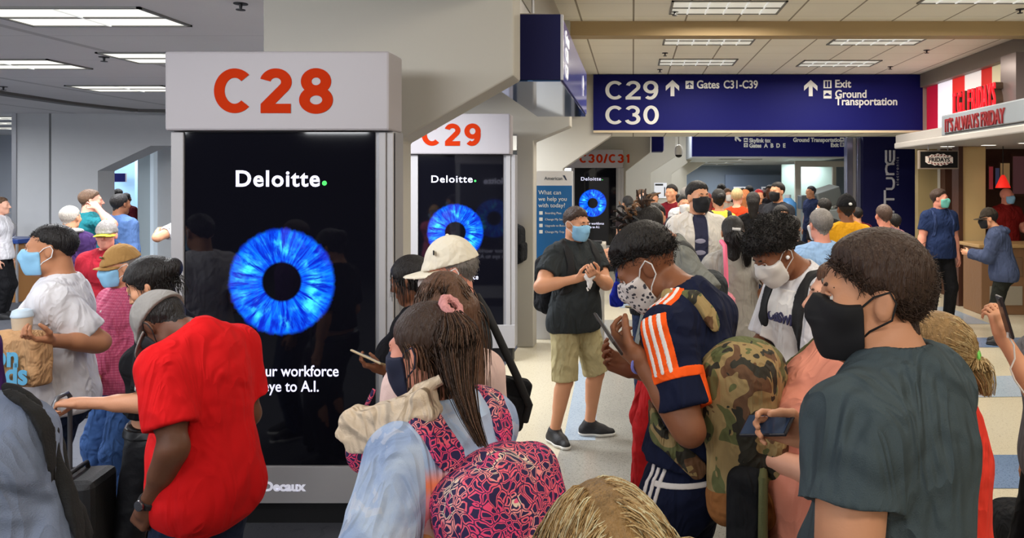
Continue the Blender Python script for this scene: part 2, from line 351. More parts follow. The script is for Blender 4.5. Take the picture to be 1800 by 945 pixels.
# ---------------------------------------------------------------- digital gate pillars
def iris_mat(name, c, r):
    """glossy black display showing a glowing blue iris centred at c=(x,z), outer radius r"""
    m = bpy.data.materials.new(name); m.use_nodes = True; nt, N, L = nodes(m); b = N['Principled BSDF']
    b.inputs['Base Color'].default_value = (.004, .004, .007, 1); b.inputs['Roughness'].default_value = .04; b.inputs['Specular IOR Level'].default_value = .5
    tc = N.new('ShaderNodeTexCoord'); x, y, z = sep(N, L, tc.outputs['Object'])
    dx = math_n(N, L, 'DIVIDE', math_n(N, L, 'SUBTRACT', x, c[0]), r); dz = math_n(N, L, 'DIVIDE', math_n(N, L, 'SUBTRACT', z, c[1]), r)
    rr = math_n(N, L, 'SQRT', math_n(N, L, 'ADD', math_n(N, L, 'MULTIPLY', dx, dx), math_n(N, L, 'MULTIPLY', dz, dz)))
    cv = N.new('ShaderNodeCombineXYZ')
    L.new(math_n(N, L, 'DIVIDE', dx, rr), cv.inputs[0]); L.new(math_n(N, L, 'DIVIDE', dz, rr), cv.inputs[1]); L.new(math_n(N, L, 'MULTIPLY', rr, .3), cv.inputs[2])
    fib = noise(N, L, cv.outputs[0], 7, 5, .5, .62)
    cw = N.new('ShaderNodeCombineXYZ'); L.new(dx, cw.inputs[0]); L.new(dz, cw.inputs[1])
    blot = noise(N, L, cw.outputs[0], 2.6, 3)
    ro = math_n(N, L, 'ADD', rr, math_n(N, L, 'MULTIPLY', math_n(N, L, 'SUBTRACT', fib, .5), .16))
    def sm(v, a, b_):
        n = N.new('ShaderNodeMapRange'); n.interpolation_type = 'SMOOTHSTEP'; L.new(v, n.inputs[0]); n.inputs[1].default_value = a; n.inputs[2].default_value = b_; return n.outputs[0]
    ring = math_n(N, L, 'MULTIPLY', sm(rr, .34, .40), math_n(N, L, 'SUBTRACT', 1.0, sm(ro, .93, 1.02)))
    body = sm(fib, .34, .72)
    col = mixc(N, L, body, lin((0, 40, 232)), lin((10, 128, 255)))
    hot = math_n(N, L, 'MULTIPLY', sm(blot, .42, .64), math_n(N, L, 'MULTIPLY', sm(fib, .38, .60), math_n(N, L, 'MULTIPLY', sm(rr, .42, .62), math_n(N, L, 'SUBTRACT', 1.0, sm(rr, .72, .95)))))
    col = mixc(N, L, hot, col, lin((70, 226, 255)))
    dark = math_n(N, L, 'ADD', .55, math_n(N, L, 'MULTIPLY', body, .6))
    L.new(col, b.inputs['Emission Color']); L.new(math_n(N, L, 'MULTIPLY', ring, math_n(N, L, 'MULTIPLY', dark, 1.55)), b.inputs['Emission Strength'])
    return m
ADW = M('display_white_text', (228, 228, 248), .4, emit=.95, ecol=(224, 224, 255)); ADG = M('display_green_dot', (60, 220, 90), .4, emit=.9)
JCD = M('base_sticker_white', (240, 240, 255), .5, emit=.35)
def pillar(px0, px1, pyt, pyb, Y, sx0, sx1, spt, spb, fr0, fr1, base_b, num, label, numx, num_size, num_py, rz=0, depth=.2, back=True):
    """display px0..px1 x pyt..pyb, header sign sx0..sx1 x spt..spb, cabinet fr0..fr1 down to base_b, front face at depth Y"""
    k = Y/F; x0 = (px0-px1)*k/2; x1 = -x0; cxw = ((px0+px1)/2-VX)*k
    Z = lambda py: EH-(py-VY)*k
    X = lambda px: (px-VX)*k-cxw
    t = thing('gate_display_pillar', label, 'digital advertising pillar', (cxw, Y, 0), rz)
    zt, zb = Z(pyt), Z(pyb)
    cab = MB()
    cab.box((X(fr0), .02, Z(base_b)), (X(fr1), depth, Z(spb)))
    cab.build('cabinet', M('cabinet_grey', (150, 150, 154), .45, metal=.2), t, bevel=.006)
    fa = MB(); fa.box((X(fr0), 0, zb), (x0, .03, zt+.0)).build('side_rail', M('frame_light_grey', (168, 166, 168), .45), t, bevel=.004)
    w = X(fr1)-x1
    for a, b, d in ((0, .22, .03), (.24, .62, .0), (.64, 1, .012)):
        MB().box((x1+w*a, d, zb), (x1+w*b, .05, zt)).build('side_rail', M('frame_light_grey', (168, 166, 168), .45), t, bevel=.004)
    MB().box((X(fr0), -.004, Z(base_b)), (X(fr1), .03, zb)).build('base_panel', M('frame_light_grey', (168, 166, 168), .45), t, bevel=.004)
    MB().box((X(fr0)+.03, .04, 0), (X(fr1)-.03, depth-.02, Z(base_b))).build('kick_plinth', DARK, t)
    sg = MB().box((X(sx0), -.04, Z(spb)), (X(sx1), depth, Z(spt))).build('header_sign', M('header_white', (166, 161, 165), .5), t, bevel=.012)
    if num:
        glyphs('gate_number', num, num_size*k, ORANGE, sg, (X(numx), -.040, Z(num_py)), wt=.215, gap=.15, sx=1.13)
    H = zt-zb
    ic = zb+H*(1-(495-232)/586.); ix = x0+(494-322)/337.*(x1-x0); ir = .5*190/337.*(x1-x0)
    if Y > 6: ix = x0+(800-735)/149.*(x1-x0); ir = .5*100/149*(x1-x0); ic = zb+H*(1-(408-272)/299.)
    im = iris_mat('iris_display', (ix, ic), ir)
    scr = MB().box((x0, .012, zb), (x1, .03, zt)).build('display_screen', im, t)
    lh = (x1-x0)*.118
    wD = x1-x0; a = text('advert_text', 'Deloitte', lh, ADW, scr, (x0+wD*(.271 if Y < 6 else .155), .010, zb+H*.838), bold=(.022 if Y < 6 else .010)*lh, depth=.001, fit=wD*(.44 if Y < 6 else .485), spacing=1.12)
    d = MB().lathe([(.018*(x1-x0)*.7, 0), (.018*(x1-x0)*.7, .001)], n=16).build('advert_dot', ADG, scr)
    d.rotation_euler = (PI/2, 0, 0); d.location = (x0+(x1-x0)*(.735 if Y < 6 else .67), .011, zb+H*.847)
    ts = (x1-x0)*.082
    text('advert_text', 'your workforce', ts, ADW, scr, (x0+wD*(.352 if Y < 6 else .25), .010, zb+H*.268), depth=.001, bold=.008*ts, fit=wD*.457)
    text('advert_text', 'e eye to A.I.', ts, ADW, scr, (x0+wD*(.36 if Y < 6 else .26), .010, zb+H*.222), depth=.001, bold=.008*ts, fit=wD*.345)
    text('maker_text', 'JCDecaux', (x1-x0)*.066, JCD, t, (x0+(x1-x0)*.345, -.006, Z(base_b)+.35*(zb-Z(base_b))), depth=.001, bold=.003, fit=(x1-x0)*.30)
    if back:
        s2 = MB().box((x0, 0, zb), (x1, .012, zt)).build('display_screen', im, t); s2.location = (0, depth+.012, 0); s2.rotation_euler = (0, 0, PI)
        text('advert_text', 'Deloitte', lh, ADW, s2, (x0+(x1-x0)*.22, -.003, zb+H*.838), bold=.03*lh, depth=.001, fit=wD*.44)
        text('advert_text', 'your workforce', ts, ADW, s2, (x0+(x1-x0)*.352, -.003, zb+H*.268), depth=.001)
        text('advert_text', 'e eye to A.I.', ts, ADW, s2, (x0+(x1-x0)*.36, -.003, zb+H*.222), depth=.001)
    return t
pillar(322, 658, 232, 819, 4.2, 297, 688, 92, 230, 300, 690, 884, 'C28', 'large lit advertising pillar with the orange C28 gate number on top', 385, 76, 199)
pillar(735, 884, 272, 571, 8.0, 700, 897, 200, 271, 712, 905, 612, 'C29', 'advertising pillar under the C29 gate number, behind the white cap man', 744, 38, 256, rz=math.radians(1.2))
pillar(1010, 1083, 295, 431, 16.2, 985, 1095, 263, 295, 1004, 1096, 446, 'C30/C31', 'small distant advertising pillar marked C31 behind the man in shorts', 1019, 15, 286, back=False)
# ---------------------------------------------------------------- overhead signs
ARW = [(-.12,-.5),(.12,-.5),(.12,.12),(.42,-.16),(.42,.14),(0,.52),(-.42,.14),(-.42,-.16),(-.12,.12)]
def arrow(parent, x, z, s, y, mat=LETTER):
    MB().prism([(p*s, q*s) for p, q in ARW], -.004, 0).build('arrow', mat, parent).location = (x, y, z)
def icon(parent, x, z, s, y, kind):
    b = MB().prism([(-s,-s),(s,-s),(s,s),(-s,s)], -.003, 0).build('pictogram', LETTER, parent); b.location = (x, y, z)
    g = MB()
    if kind == 'plane':
        g.prism([(-.1*s,-.7*s),(.1*s,-.7*s),(.12*s,.1*s),(.75*s,-.2*s),(.75*s,.0),(.12*s,.45*s),(0,.8*s),(-.12*s,.45*s),(-.75*s,.0),(-.75*s,-.2*s),(-.12*s,.1*s)], -.006, -.003)
        g.prism([(-.35*s,-.75*s),(.35*s,-.75*s),(.1*s,-.5*s),(-.1*s,-.5*s)], -.006, -.003)
    elif kind == 'exit':
        for a in (-.62, .12): g.prism([(a*s,-.75*s),((a+.5)*s,-.75*s),((a+.5)*s,.75*s),(a*s,.75*s)], -.006, -.003)
    else:
        g.prism([(-.8*s,-.35*s),(.8*s,-.35*s),(.8*s,-.05*s),(.4*s,.0),(.2*s,.35*s),(-.4*s,.35*s),(-.55*s,.0),(-.8*s,-.05*s)], -.006, -.003)
    g.build('pictogram_shape', NAVY, b)
Yh = 13.1; k = Yh/F
t = thing('overhead_direction_sign', 'wide navy sign for gates C29, C30, exit and ground transportation', 'sign', (wx(1331,Yh),Yh,wz(229,Yh)))
X = lambda px: (px-1331)*k
Z = lambda py: (229-py)*k
pan = MB().box((X(1043),0,0),(X(1622),.1,Z(131))).build('sign_panel', NAVY, t)
MB().box((X(1043),-.01,-.04),(X(1622),.1,0)).build('lower_rail', M('rail_cream', (206, 190, 160), .5), t)
for body, py in (('C29',175.5),('C30',219)): glyphs('lettering', body, 34*k, LETTER, pan, (X(1063.5),-.002,Z(py)), wt=.155, gap=.05, sx=1.28)
text('lettering', 'Gates', 19.5*k, LETTER, pan, (X(1225),-.004,Z(155)), bold=.004, fit=39.5*k); text('lettering', 'C31-C39', 19.5*k, LETTER, pan, (X(1272),-.004,Z(155)), bold=.004, fit=60*k)
for body, py, fw in (('Exit',153.5,28),('Ground',171.5,55),('Transportation',184.5,109)): text('lettering', body, 19*k, LETTER, pan, (X(1468),-.004,Z(py)), bold=.004, fit=fw*k)
arrow(pan, X(1182), Z(155), 28*k, -.002); arrow(pan, X(1425), Z(155), 28*k, -.002)
icon(pan, X(1212), Z(149), 7*k, -.002, 'plane'); icon(pan, X(1454.5), Z(148), 7*k, -.002, 'exit'); icon(pan, X(1454.5), Z(166), 7*k, -.002, 'car')
Y2 = 20.; k2 = Y2/F
t = thing('overhead_direction_sign', 'farther navy sign pointing to Skylink and gates A B D E', 'sign', (wx(1350,Y2),Y2,wz(275,Y2)))
X = lambda px: (px-1350)*k2
Z = lambda py: (275-py)*k2
pan = MB().box((X(1217),0,0),(X(1486),.25,Z(222))).build('sign_panel', NAVY, t)
MB().box((X(1217),-.02,-.03),(X(1486),.25,0)).build('lower_rail', BRUSHED, t)
for body, px, py in (('Skylink to:',1317,250),('Gates  A  B  D  E',1317,259),('Ground Transportation',1394,249),('Exit',1460,258)): text('lettering', body, 10*k2, LETTER, pan, (X(px),-.004,Z(py)), bold=.006, sx=.9)
for px, py, kd in ((1311,246,'car'),(1311,255,'plane'),(1480,245,'car'),(1480,254,'exit')): icon(pan, X(px), Z(py), 3.6*k2, -.002, kd)
a = MB().prism([(p*14*k2, q*14*k2) for p, q in ARW], -.004, 0).build('arrow', LETTER, pan); a.location = (X(1297),-.002,Z(243)); a.rotation_euler = (0, math.radians(-45), 0)
# hanging box sign beside the first bulkhead: navy end, lettered flank, mirror-like underside
xs, xe_ = -1.02, -.505; zb_, zt_ = 2.655, 3.11
t = thing('hanging_box_sign', 'navy box sign hanging from the ceiling beside the nearest grey bulkhead', 'sign', ((xs+xe_)/2,5.2,zb_))
h = zt_-zb_; hw = (xe_-xs)/2
MB().box((-hw,0,0),(hw,2.8,h)).build('sign_box', NAVY2, t, bevel=.004)
MB().box((-hw-.002,-.004,.0),(hw+.002,.012,h)).build('end_panel', NAVY2, t)
fp = MB().box((hw,.03,.012),(hw+.012,2.78,h-.012)).build('flank_panel', M('flank_blue', (92, 96, 170), .12, emit=.12, spec=.7), t)
MB().box((hw,0,0),(hw+.02,.03,h)).build('edge_trim', BRUSHED, t)
MB().box((-hw,.012,-.012),(hw,2.79,-.001)).build('underside_panel', M('mirror_panel', (84, 122, 178), .08, metal=.85), t)  # blue tint painted in for the reflected blue
FLW = M('flank_lettering', (232, 232, 236), .4, emit=.35)
for body, z in (('Gates',.31),('C28',.185),('C29',.06)): text('lettering', body, .13, FLW, fp, (hw+.013,.25,z), rot=(PI/2,0,PI/2), bold=.004)
arrow_o = MB().prism([(p*.2, q*.2) for p, q in ARW], -.004, 0).build('arrow', FLW, fp); arrow_o.rotation_euler = (0,0,PI/2); arrow_o.location = (hw+.014,2.2,.24)
for y in (.5, 2.2): MB().tube([(0,y,h),(0,y,.73 if True else 0)], .012).build('hanger', BRUSHED, t)
MB().box((-hw,.1,h),(hw-.12,.6,.485)).build('hanger_housing', M('housing_grey', (170, 162, 150), .5), t)
# security dome camera and small navy blade sign
t = thing('dome_camera', 'white dome security camera hanging left of the Skylink sign', 'camera', W(1193,277,16.0))
MB().tube([(0,0,.12),(0,0,EH+1.9-(EH-(277-VY)*16/F))], .012).build('stem', WHITE, t)
MB().lathe([(.075,.06),(.085,.1),(.085,.2),(.06,.26),(.02,.28)], n=20).build('housing', M('camera_white', (214, 212, 208), .4), t, smooth=True)
MB().lathe([(.01,0),(.04,.008),(.065,.03),(.075,.062)], n=20).build('dome', M('smoked_dome', (16, 16, 18), .1), t, smooth=True)
t = thing('hanging_box_sign', 'little navy blade sign on the fourth bulkhead left of the dome camera', 'sign', W(1156,266,16.2))
MB().box((-.12,0,0),(.12,.6,.45)).build('sign_box', NAVY, t)
MB().box((.12,.02,.02),(.135,.58,.43)).build('flank_panel', M('flank_blue', (92, 96, 170), .12), t)
for i in range(3): MB().box((.136,.1,.06+i*.13),(.14,.4,.12+i*.13)).build('print_block', FLW, t)
# airline help panel
Yk = 9.2; k = Yk/F
t = thing('help_sign', 'tall blue and white airline panel asking how to help, left of the man in shorts', 'sign', (wx(971,Yk),Yk,0))
X = lambda px: (px-971)*k
Z = lambda py: EH-(py-VY)*k
MB().box((X(938),0,0),(X(1006),.12,Z(300))).build('panel_body', M('panel_light_grey', (180, 180, 182), .45), t, bevel=.005)
MB().box((X(938.5),-.006,Z(326)),(X(1005.5),.0,Z(300.5))).build('header_panel', M('panel_white', (206, 204, 204), .5), t)
bp_ = MB().box((X(938.5),-.006,Z(470)),(X(1005.5),.0,Z(326))).build('blue_panel', M('panel_blue', (22, 92, 150), .4), t)
text('lettering', 'American', 8.2*k, M('logo_grey', (90, 96, 104), .5), t, (X(957),-.008,Z(316)), depth=.001, bold=.001)
MB().prism([(X(989),Z(308)),(X(993),Z(308)),(X(997),Z(317)),(X(994),Z(316))], -.009, -.006).build('tail_mark', M('logo_dark', (40, 50, 70), .5), t)
for i, b_ in enumerate(('What can','we help you','with today?')): text('lettering', b_, 10.5*k, LETTER, bp_, (X(946.5),-.008,Z(341.5+i*11.3)), depth=.001, sx=.97)
for i, b_ in enumerate(('Boarding Pass','Change My Seat','Upgrade to Business','Change My Trip')):
    text('lettering', b_, 5.2*k, LETTER, bp_, (X(958),-.008,Z(376+i*11)), depth=.001)
    MB().box((X(948),-.008,Z(377+i*11)),(X(954),-.006,Z(371+i*11))).build('pictogram', LETTER, bp_)
t = thing('check_in_kiosk', 'grey self service kiosk standing right of the man in shorts', 'kiosk', (wx(1042,9.0),9.0,0))
MB().box((-.13,0,0),(.13,.3,1.1)).build('pedestal', M('kiosk_grey', (150, 146, 138), .5), t, bevel=.01)
MB().box((-.15,-.04,1.1),(.15,.34,1.2)).build('top', M('kiosk_top', (172, 166, 156), .5), t, bevel=.01)
MB().box((-.11,-.05,1.2),(.11,.1,1.23)).build('screen', DARK, t, bevel=.005)
for o in t.children: o.scale = (1, 1, 1.0)
# poster on a distant fin
t = thing('notice_poster', 'pale notice poster taped to the bulkhead behind the dreadlocked man', 'poster', W(1161,348,22.475))
MB().box((-.19,0,0),(.19,.02,.46)).build('sheet', M('notice_white', (226, 228, 236), .4, emit=.1), t)
MB().box((-.16,-.006,.38),(.08,-.001,.43)).build('heading', DARK, t); MB().box((.11,-.006,.05),(.14,-.001,.33)).build('print_line', DARK, t)
# ---------------------------------------------------------------- electronics shop and restaurant front on the right
Ye = 14.95; k = Ye/F
struct(MB().box((wx(1517,Ye),Ye,0),(6.6,Ye+.25,2.85)).build('wall_shop', NAVY2))
t = thing('shop_sign', 'silver shop lettering running up the dark navy panel', 'sign', (wx(1562,Ye),Ye-.02,wz(440,Ye)))
SIL = M('sign_silver', (178, 178, 186), .35, emit=.05)
def strokes(name, polys, r, z):
    m = MB()
    for p in polys: m.tube([(x, 0, y) for x, y in p], r, 6)
    o = m.build(name, SIL, t, smooth=True); o.location = (0, 0, z); return o
# letters lie on their side (reading upward): local x = up of letter (to the left), local z = reading direction
Lk = k
def G(pts): return [((p[0]-1562)*Lk, (440-p[1])*Lk) for p in pts]
rr_ = 2.1*Lk
for nm, polys in (('letter_i', [[(1571,398),(1558,398)],[(1554,398),(1552,398)]]), ('letter_n', [[(1571,386),(1562,386),(1558,384),(1557,379),(1558,374),(1562,372),(1571,372)]]),
                  ('letter_t', [[(1555,366),(1555,334)],[(1555,350),(1571,350)]]), ('letter_u', [[(1557,332),(1567,332),(1570,329),(1571,322),(1570,316),(1567,313),(1557,313)]]),
                  ('letter_n', [[(1571,306),(1557,306)],[(1571,306),(1562,306),(1558,303),(1557,297),(1558,291),(1562,288),(1571,288)]]),
                  ('letter_e', [[(1557,264),(1557,284),(1560,288)],[(1564,264),(1564,284)],[(1571,264),(1571,280),(1568,287),(1562,289),(1557,284)]])):
    strokes(nm, [G(p) for p in polys], rr_, 0)
tx = text('small_lettering', 'electronics', 7.5*k, SIL, t, ((1579-1562)*k,-.004,(326-1562)*0+(440-326)*k), rot=(PI/2,-PI/2,0), depth=.002, spacing=1.45)
# glossy glazed shop column, left of the navy panel
gl = M('glazed_column', (120, 124, 150), .12, metal=.5)
for i, (a, b, mt) in enumerate(((1486,1497,gl),(1497,1504,BRUSHED),(1504,1511,gl),(1511,1517,M('column_trim_tan', (150, 136, 122), .4)))):
    struct(MB().box((wx(a,15.2),15.1+.06*(i % 2),0),(wx(b,15.2),15.3,2.85)).build('trim_%d' % (7+i), mt, bevel=.01))
MB_ = MB()
Yg = 22.0
for a, b, c, d in ((1398,1408,283,520),(1408,1490,283,293),(1464,1470,293,520),(1408,1490,348,352)): MB_.box((wx(a,Yg),Yg,wz(d,Yg) if d < 520 else 0),(wx(b,Yg),Yg+.12,wz(c,Yg)))
struct(MB_.build('window_2', M('glass_room_frame', (186, 182, 176), .5)))
struct(MB().box((wx(1404,Yg),Yg+2.5,0),(wx(1510,Yg),Yg+2.6,wz(285,Yg))).build('wall_glass_room', M('glass_room_wall', (150, 172, 166), .5)))
t = thing('scanner_machine', 'grey boxy machine with a tilted hood inside the glass room', 'machine', (wx(1455,18),18,0))
gm = M('machine_grey', (120, 124, 122), .5)
MB().box((-.5,0,0),(.45,.7,1.28)).build('base_cabinet', M('machine_pale', (150, 154, 150), .5), t, bevel=.02)
o = MB().box((-.3,-.05,0),(.3,.5,.42)).build('hood', gm, t, bevel=.02); o.location = (.12,.1,1.36); o.rotation_euler = (.1,-.3,.15)
MB().box((-.62,.05,1.28),(-.2,.5,1.62)).build('monitor', M('machine_dark', (72, 76, 78), .4), t, bevel=.02)
t = thing('water_jug', 'blue plastic drum standing by the glass room door', 'container', (wx(1385,19),19,0))
MB().lathe([(.2,0),(.22,.1),(.22,.95),(.2,1.0),(.22,1.05),(.22,1.40),(.08,1.54)], n=24).build('body', M('drum_blue', (90, 150, 206), .4), t, smooth=True); MB().lathe([(.08,1.54),(.08,1.62)], n=16).build('cap', WHITE, t)
# restaurant
Xr = 5.05
FASC = M('fascia_taupe', (128, 120, 112), .5)
struct(MB().box((Xr,6,3.6),(Xr+.5,13.1,3.84)).build('wall_fascia', FASC, bevel=.01))
struct(MB().box((Xr+.2,6,2.7),(Xr+.5,10.0,3.62)).build('wall_fascia', M('fascia_grey', (136, 134, 132), .4)))
t = thing('striped_sign_board', 'backlit red and white striped board behind the restaurant letters', 'sign', (Xr+.12,11.5,2.72))
sc_ = [((176,20,52), .5), ((244,238,250), .75), ((224,48,44), .6), ((240,232,228), .6), ((216,44,36), .45), ((226,214,176), .4), ((150,32,24), .25), ((232,208,160), .35)]
yy = [13.1,12.62,12.05,11.6,11.05,10.72,10.32,9.98,9.55]
for i, (c_, e_) in enumerate(sc_):
    MB().box((0,yy[i+1]-11.5,0),(.06,yy[i]-11.5,.9)).build('stripe', M('stripe_%d' % i, c_, .5, emit=e_), t)
t = thing('restaurant_sign', 'glowing red channel letters on the ledge before the striped board', 'sign', (4.78,10.4,2.94))
RED = M('sign_red_glow', (236, 34, 44), .4, emit=.75, ecol=(255, 30, 44)); RET = M('sign_return_bronze', (104, 84, 70), .45, metal=.4)
base = 11.12
wd_ = dict(zip('TGIFRDAYS.', (.13,.17,.08,.16,.17,.17,.17,.16,.16,.06)))
yc = base
for ch in 'T.G.I. FRIDAYS':
    if ch == ' ': yc -= .04; continue
    sz = .46 if ch != '.' else .3
    o = text('letter', ch, sz, RED, t, (.0, yc-10.4, 0), rot=(PI/2,0,-PI/2), depth=.012, bold=.004, sx=.39)
    o2 = text('letter_return', ch, sz, RET, o, (0,0,-.11), rot=(0,0,0), depth=.1, bold=.006)
    yc -= wd_[ch]*.80
for i, y in enumerate((.7,.15,-.4)): MB().box((.1,y-.02,-.02),(.3,y+.02,.03)).build('bracket', RET, t)
LED = M('ledge_blue_grey', (134, 142, 150), .5)
struct(MB().box((4.45,8.4,2.60),(5.3,10.75,2.90)).build('trim_11', LED, bevel=.02))
struct(MB().box((4.60,10.75,2.60),(5.3,13.05,2.76)).build('trim_12', M('soffit_white', (172, 168, 164), .5), bevel=.02))
struct(MB().box((4.42,7.5,2.50),(9,12.6,2.60)).build('trim_13', M('soffit_white', (172, 168, 164), .5), bevel=.02))
t = thing('neon_slogan', 'dim red neon slogan lettering on the front of the grey ledge', 'sign', (4.44,10.6,2.63))
text('lettering', "IT'S ALWAYS FRIDAY", .26, M('neon_dim_red', (120, 34, 36), .4, emit=.10, ecol=(220, 40, 40)), t, (0,0,0.02), rot=(PI/2,0,-PI/2), depth=.008, bold=.003, sx=.70)
MB().tube([(.01,.0,.0),(.01,-2.3,.0)], .012).build('mount_rail', DARK, t)
DL = M('downlight_glow', (255, 244, 226), .4, emit=3)
for i, (x, y) in enumerate(((4.9,11.6),(5.35,11.2),(5.6,10.6),(5.6,9.8))):
    t = thing('downlight', 'small square downlight under the restaurant soffit, number %s from the hanging sign' % ('nearest','second','third','farthest')[i], 'ceiling light', (x,y,2.498), 0, 'restaurant downlights')
    t['label'] = ('downlight directly above the hanging black restaurant sign','downlight just right of the one above the hanging sign','downlight over the restaurant counter','downlight closest to the right edge under the soffit')[i]
    MB().box((-.09,-.05,-.006),(.09,.05,0)).build('lens', DL, t); MB().box((-.1,-.06,-.004),(.1,.06,.001)).build('rim', WHITE, t)
Yf = 11.4; k = Yf/F
t = thing('hanging_restaurant_sign', 'small black hanging sign with a zigzag red and white FRIDAYS badge', 'sign', (wx(1650.5,Yf),Yf,wz(297,Yf)))
w_ = 35*k; h_ = 33*k
MB().box((-w_,0,0),(w_,.07,h_)).build('frame', M('sign_frame_tan', (140, 126, 112), .4), t, bevel=.006)
MB().box((-w_+.02,-.006,.02),(w_-.02,.0,h_-.02)).build('face', M('sign_face_black', (14, 12, 14), .4), t)
zz = []
n = 9
for i in range(n+1): zz.append((-.21+.42*i/n, -.035-.045*math.sin(PI*i/n)-(.018 if i % 2 else 0)))
for i in range(n+1): zz.append((.21-.42*i/n, .035+.045*math.sin(PI*i/n)+(.018 if i % 2 else 0)))
bd = MB().prism(zz, -.010, -.006).build('badge', M('badge_white', (226, 214, 204), .5, emit=.1), t); bd.location = (0,0,h_/2)
for i in range(8):
    x = -.17+.34*i/7.
    for sgn in (1, -1):
        hh = .035+.045*math.sin(PI*(x+.21)/.42)
        MB().prism(sorted([(x-.012,sgn*hh*.7),(x+.012,sgn*hh*.7),(x+.03,sgn*hh),(x+.006,sgn*hh)], key=lambda p: math.atan2(p[1]-sgn*hh*.85, p[0]-x-.01)), -.012, -.010).build('badge_stripe', M('badge_red', (126, 30, 26), .5), bd)
text('lettering', 'FRIDAYS', .085, M('sign_face_black', (14, 12, 14), .4), bd, (0,-.013,-.03), depth=.001, bold=.003, align='CENTER')
for x in (-.15,.15): MB().tube([(x,.035,h_),(x,.035,2.5-wz(297,Yf))], .008).build('hanger', BRUSHED, t)
YEL = M('restaurant_cream', (214, 184, 132), .6, var=.08, vscale=3)
BRN = M('dark_timber', (74, 44, 32), .5, bump=.2, bscale=20)
struct(MB().box((wx(1614,13.2),13.2,0),(wx(1652,13.2),13.35,2.6)).build('door_1', M('restaurant_door', (150, 132, 92), .6)))
struct(MB().box((wx(1652,13.1),13.05,0),(wx(1658,13.1),13.3,2.6)).build('trim_14', CREAM))
struct(MB().box((wx(1657,12.9),12.8,0),(wx(1676,12.9),13.0,2.6)).build('trim_15', BRN))
struct(MB().box((wx(1690,11.7),11.7,0),(wx(1733,11.7),12.0,2.5)).build('wall_pier', YEL, bevel=.01))
struct(MB().box((wx(1683,11.7),11.66,0),(wx(1691,11.7),11.9,2.5)).build('trim_16', BRN))
struct(MB().box((5.4,13.4,0),(10,13.6,2.6)).build('wall_restaurant', BRN))
t = thing('service_counter', 'timber restaurant counter with pale front panels beside the cream pier', 'counter', (5.1,10.9,0))
MB().box((0,0,0),(3.,.6,.98)).build('body', M('counter_timber', (128, 94, 66), .5, bump=.2, bscale=14), t, bevel=.01)
MB().box((-.06,-.05,.98),(3.,.66,1.03)).build('worktop', M('worktop_tan', (176, 142, 96), .35), t, bevel=.01)
for i in range(3):
    for j in range(2): MB().box((.12+i*.6,-.012,.14+j*.42),(.6+i*.6,0,.42+j*.42)).build('front_panel', M('counter_panel_%d' % ((i+j) % 2), ((150,142,128),(112,84,62))[(i+j) % 2], .5), t, bevel=.006)
t = thing('pendant_lamp', 'glowing red cone pendant lamp over the restaurant counter', 'lamp', W(1763,330,11.6))
MB().lathe([(.11,0),(.10,.03),(.04,.17),(.02,.2)], n=24).build('shade', M('pendant_red', (230, 40, 30), .4, emit=.8), t, smooth=True)
MB().tube([(0,0,.2),(0,0,2.5-(EH-(330-VY)*11.6/F))], .006).build('cord', DARK, t)
for i, (a, b, c, d, rgb, lb) in enumerate(((1738,1746,290,335,(206,74,84),'narrow red poster in the dark restaurant, nearest the pier'),(1749,1757,293,332,(92,98,140),'narrow blue poster left of the red pendant lamp'),(1757,1776,284,330,(206,170,120),'tan framed picture behind the red pendant lamp'),(1778,1812,270,345,(120,78,84),'tall dark red panel at the right edge of the restaurant'))):
    Yp = 12.9; t = thing('wall_poster', lb, 'poster', W((a+b)/2, d, Yp)); w_ = (b-a)*Yp/F/2; h_ = (d-c)*Yp/F
    MB().box((-w_,0,0),(w_,.03,h_)).build('frame', BRN, t); MB().box((-w_*.85,-.006,h_*.06),(w_*.85,0,h_*.94)).build('print', M('print_%d' % i, rgb, .5, emit=.12), t)
struct(MB().box((wx(1786,9.5),9.5,2.6),(wx(1850,9.5),9.9,3.6)).build('trim_17', M('mirror_post', (136, 122, 120), .25, metal=.4)))
for nm_, col_, e_, loc_, sz_ in (('red', (1,.25,.2), 12, (4.7,11.6,3.2), .3),):
    pass
# gate lounge furniture at the far left
t = thing('podium_counter', 'pale counter with a blue top and timber side at the far left edge', 'counter', (wx(14,12),12.,0))
MB().box((-.5,0,0),(.14,.6,.95)).build('body', M('podium_timber', (170, 120, 70), .5), t, bevel=.01); MB().box((-.55,-.05,.95),(.2,.65,1.02)).build('top', M('podium_blue', (40, 70, 140), .4), t, bevel=.01)
MB().tube([(.17,-.03,0),(.17,-.03,.95)], .02).build('post', BRUSHED, t)
t = thing('bag_stack', 'white wrapped bundle standing on the far left counter', 'parcel', (wx(6,12.2),12.2,1.02))
MB().lathe([(.1,0),(.16,.06),(.17,.2),(.12,.28),(.05,.32),(.1,.42),(.02,.5)], n=14).build('wrap', WHITE, t, smooth=True); MB().lathe([(.055,.3),(.055,.33)], n=12).build('tie', DARK, t)
t = thing('waiting_bench', 'black lounge seat between the tan cap man and the C28 pillar', 'seat', (wx(282,7.2),7.2,0))
blk = M('black_vinyl', (30, 32, 36), .4)
MB().box((-.3,0,.42),(.35,.5,.5)).build('seat', blk, t, bevel=.03); MB().box((-.3,.46,.5),(.35,.54,1.02)).build('backrest', blk, t, bevel=.03)
for x in (-.24,.28): MB().tube([(x,.1,0),(x,.1,.42),(x,.46,.5)], .018).build('leg', BRUSHED, t)
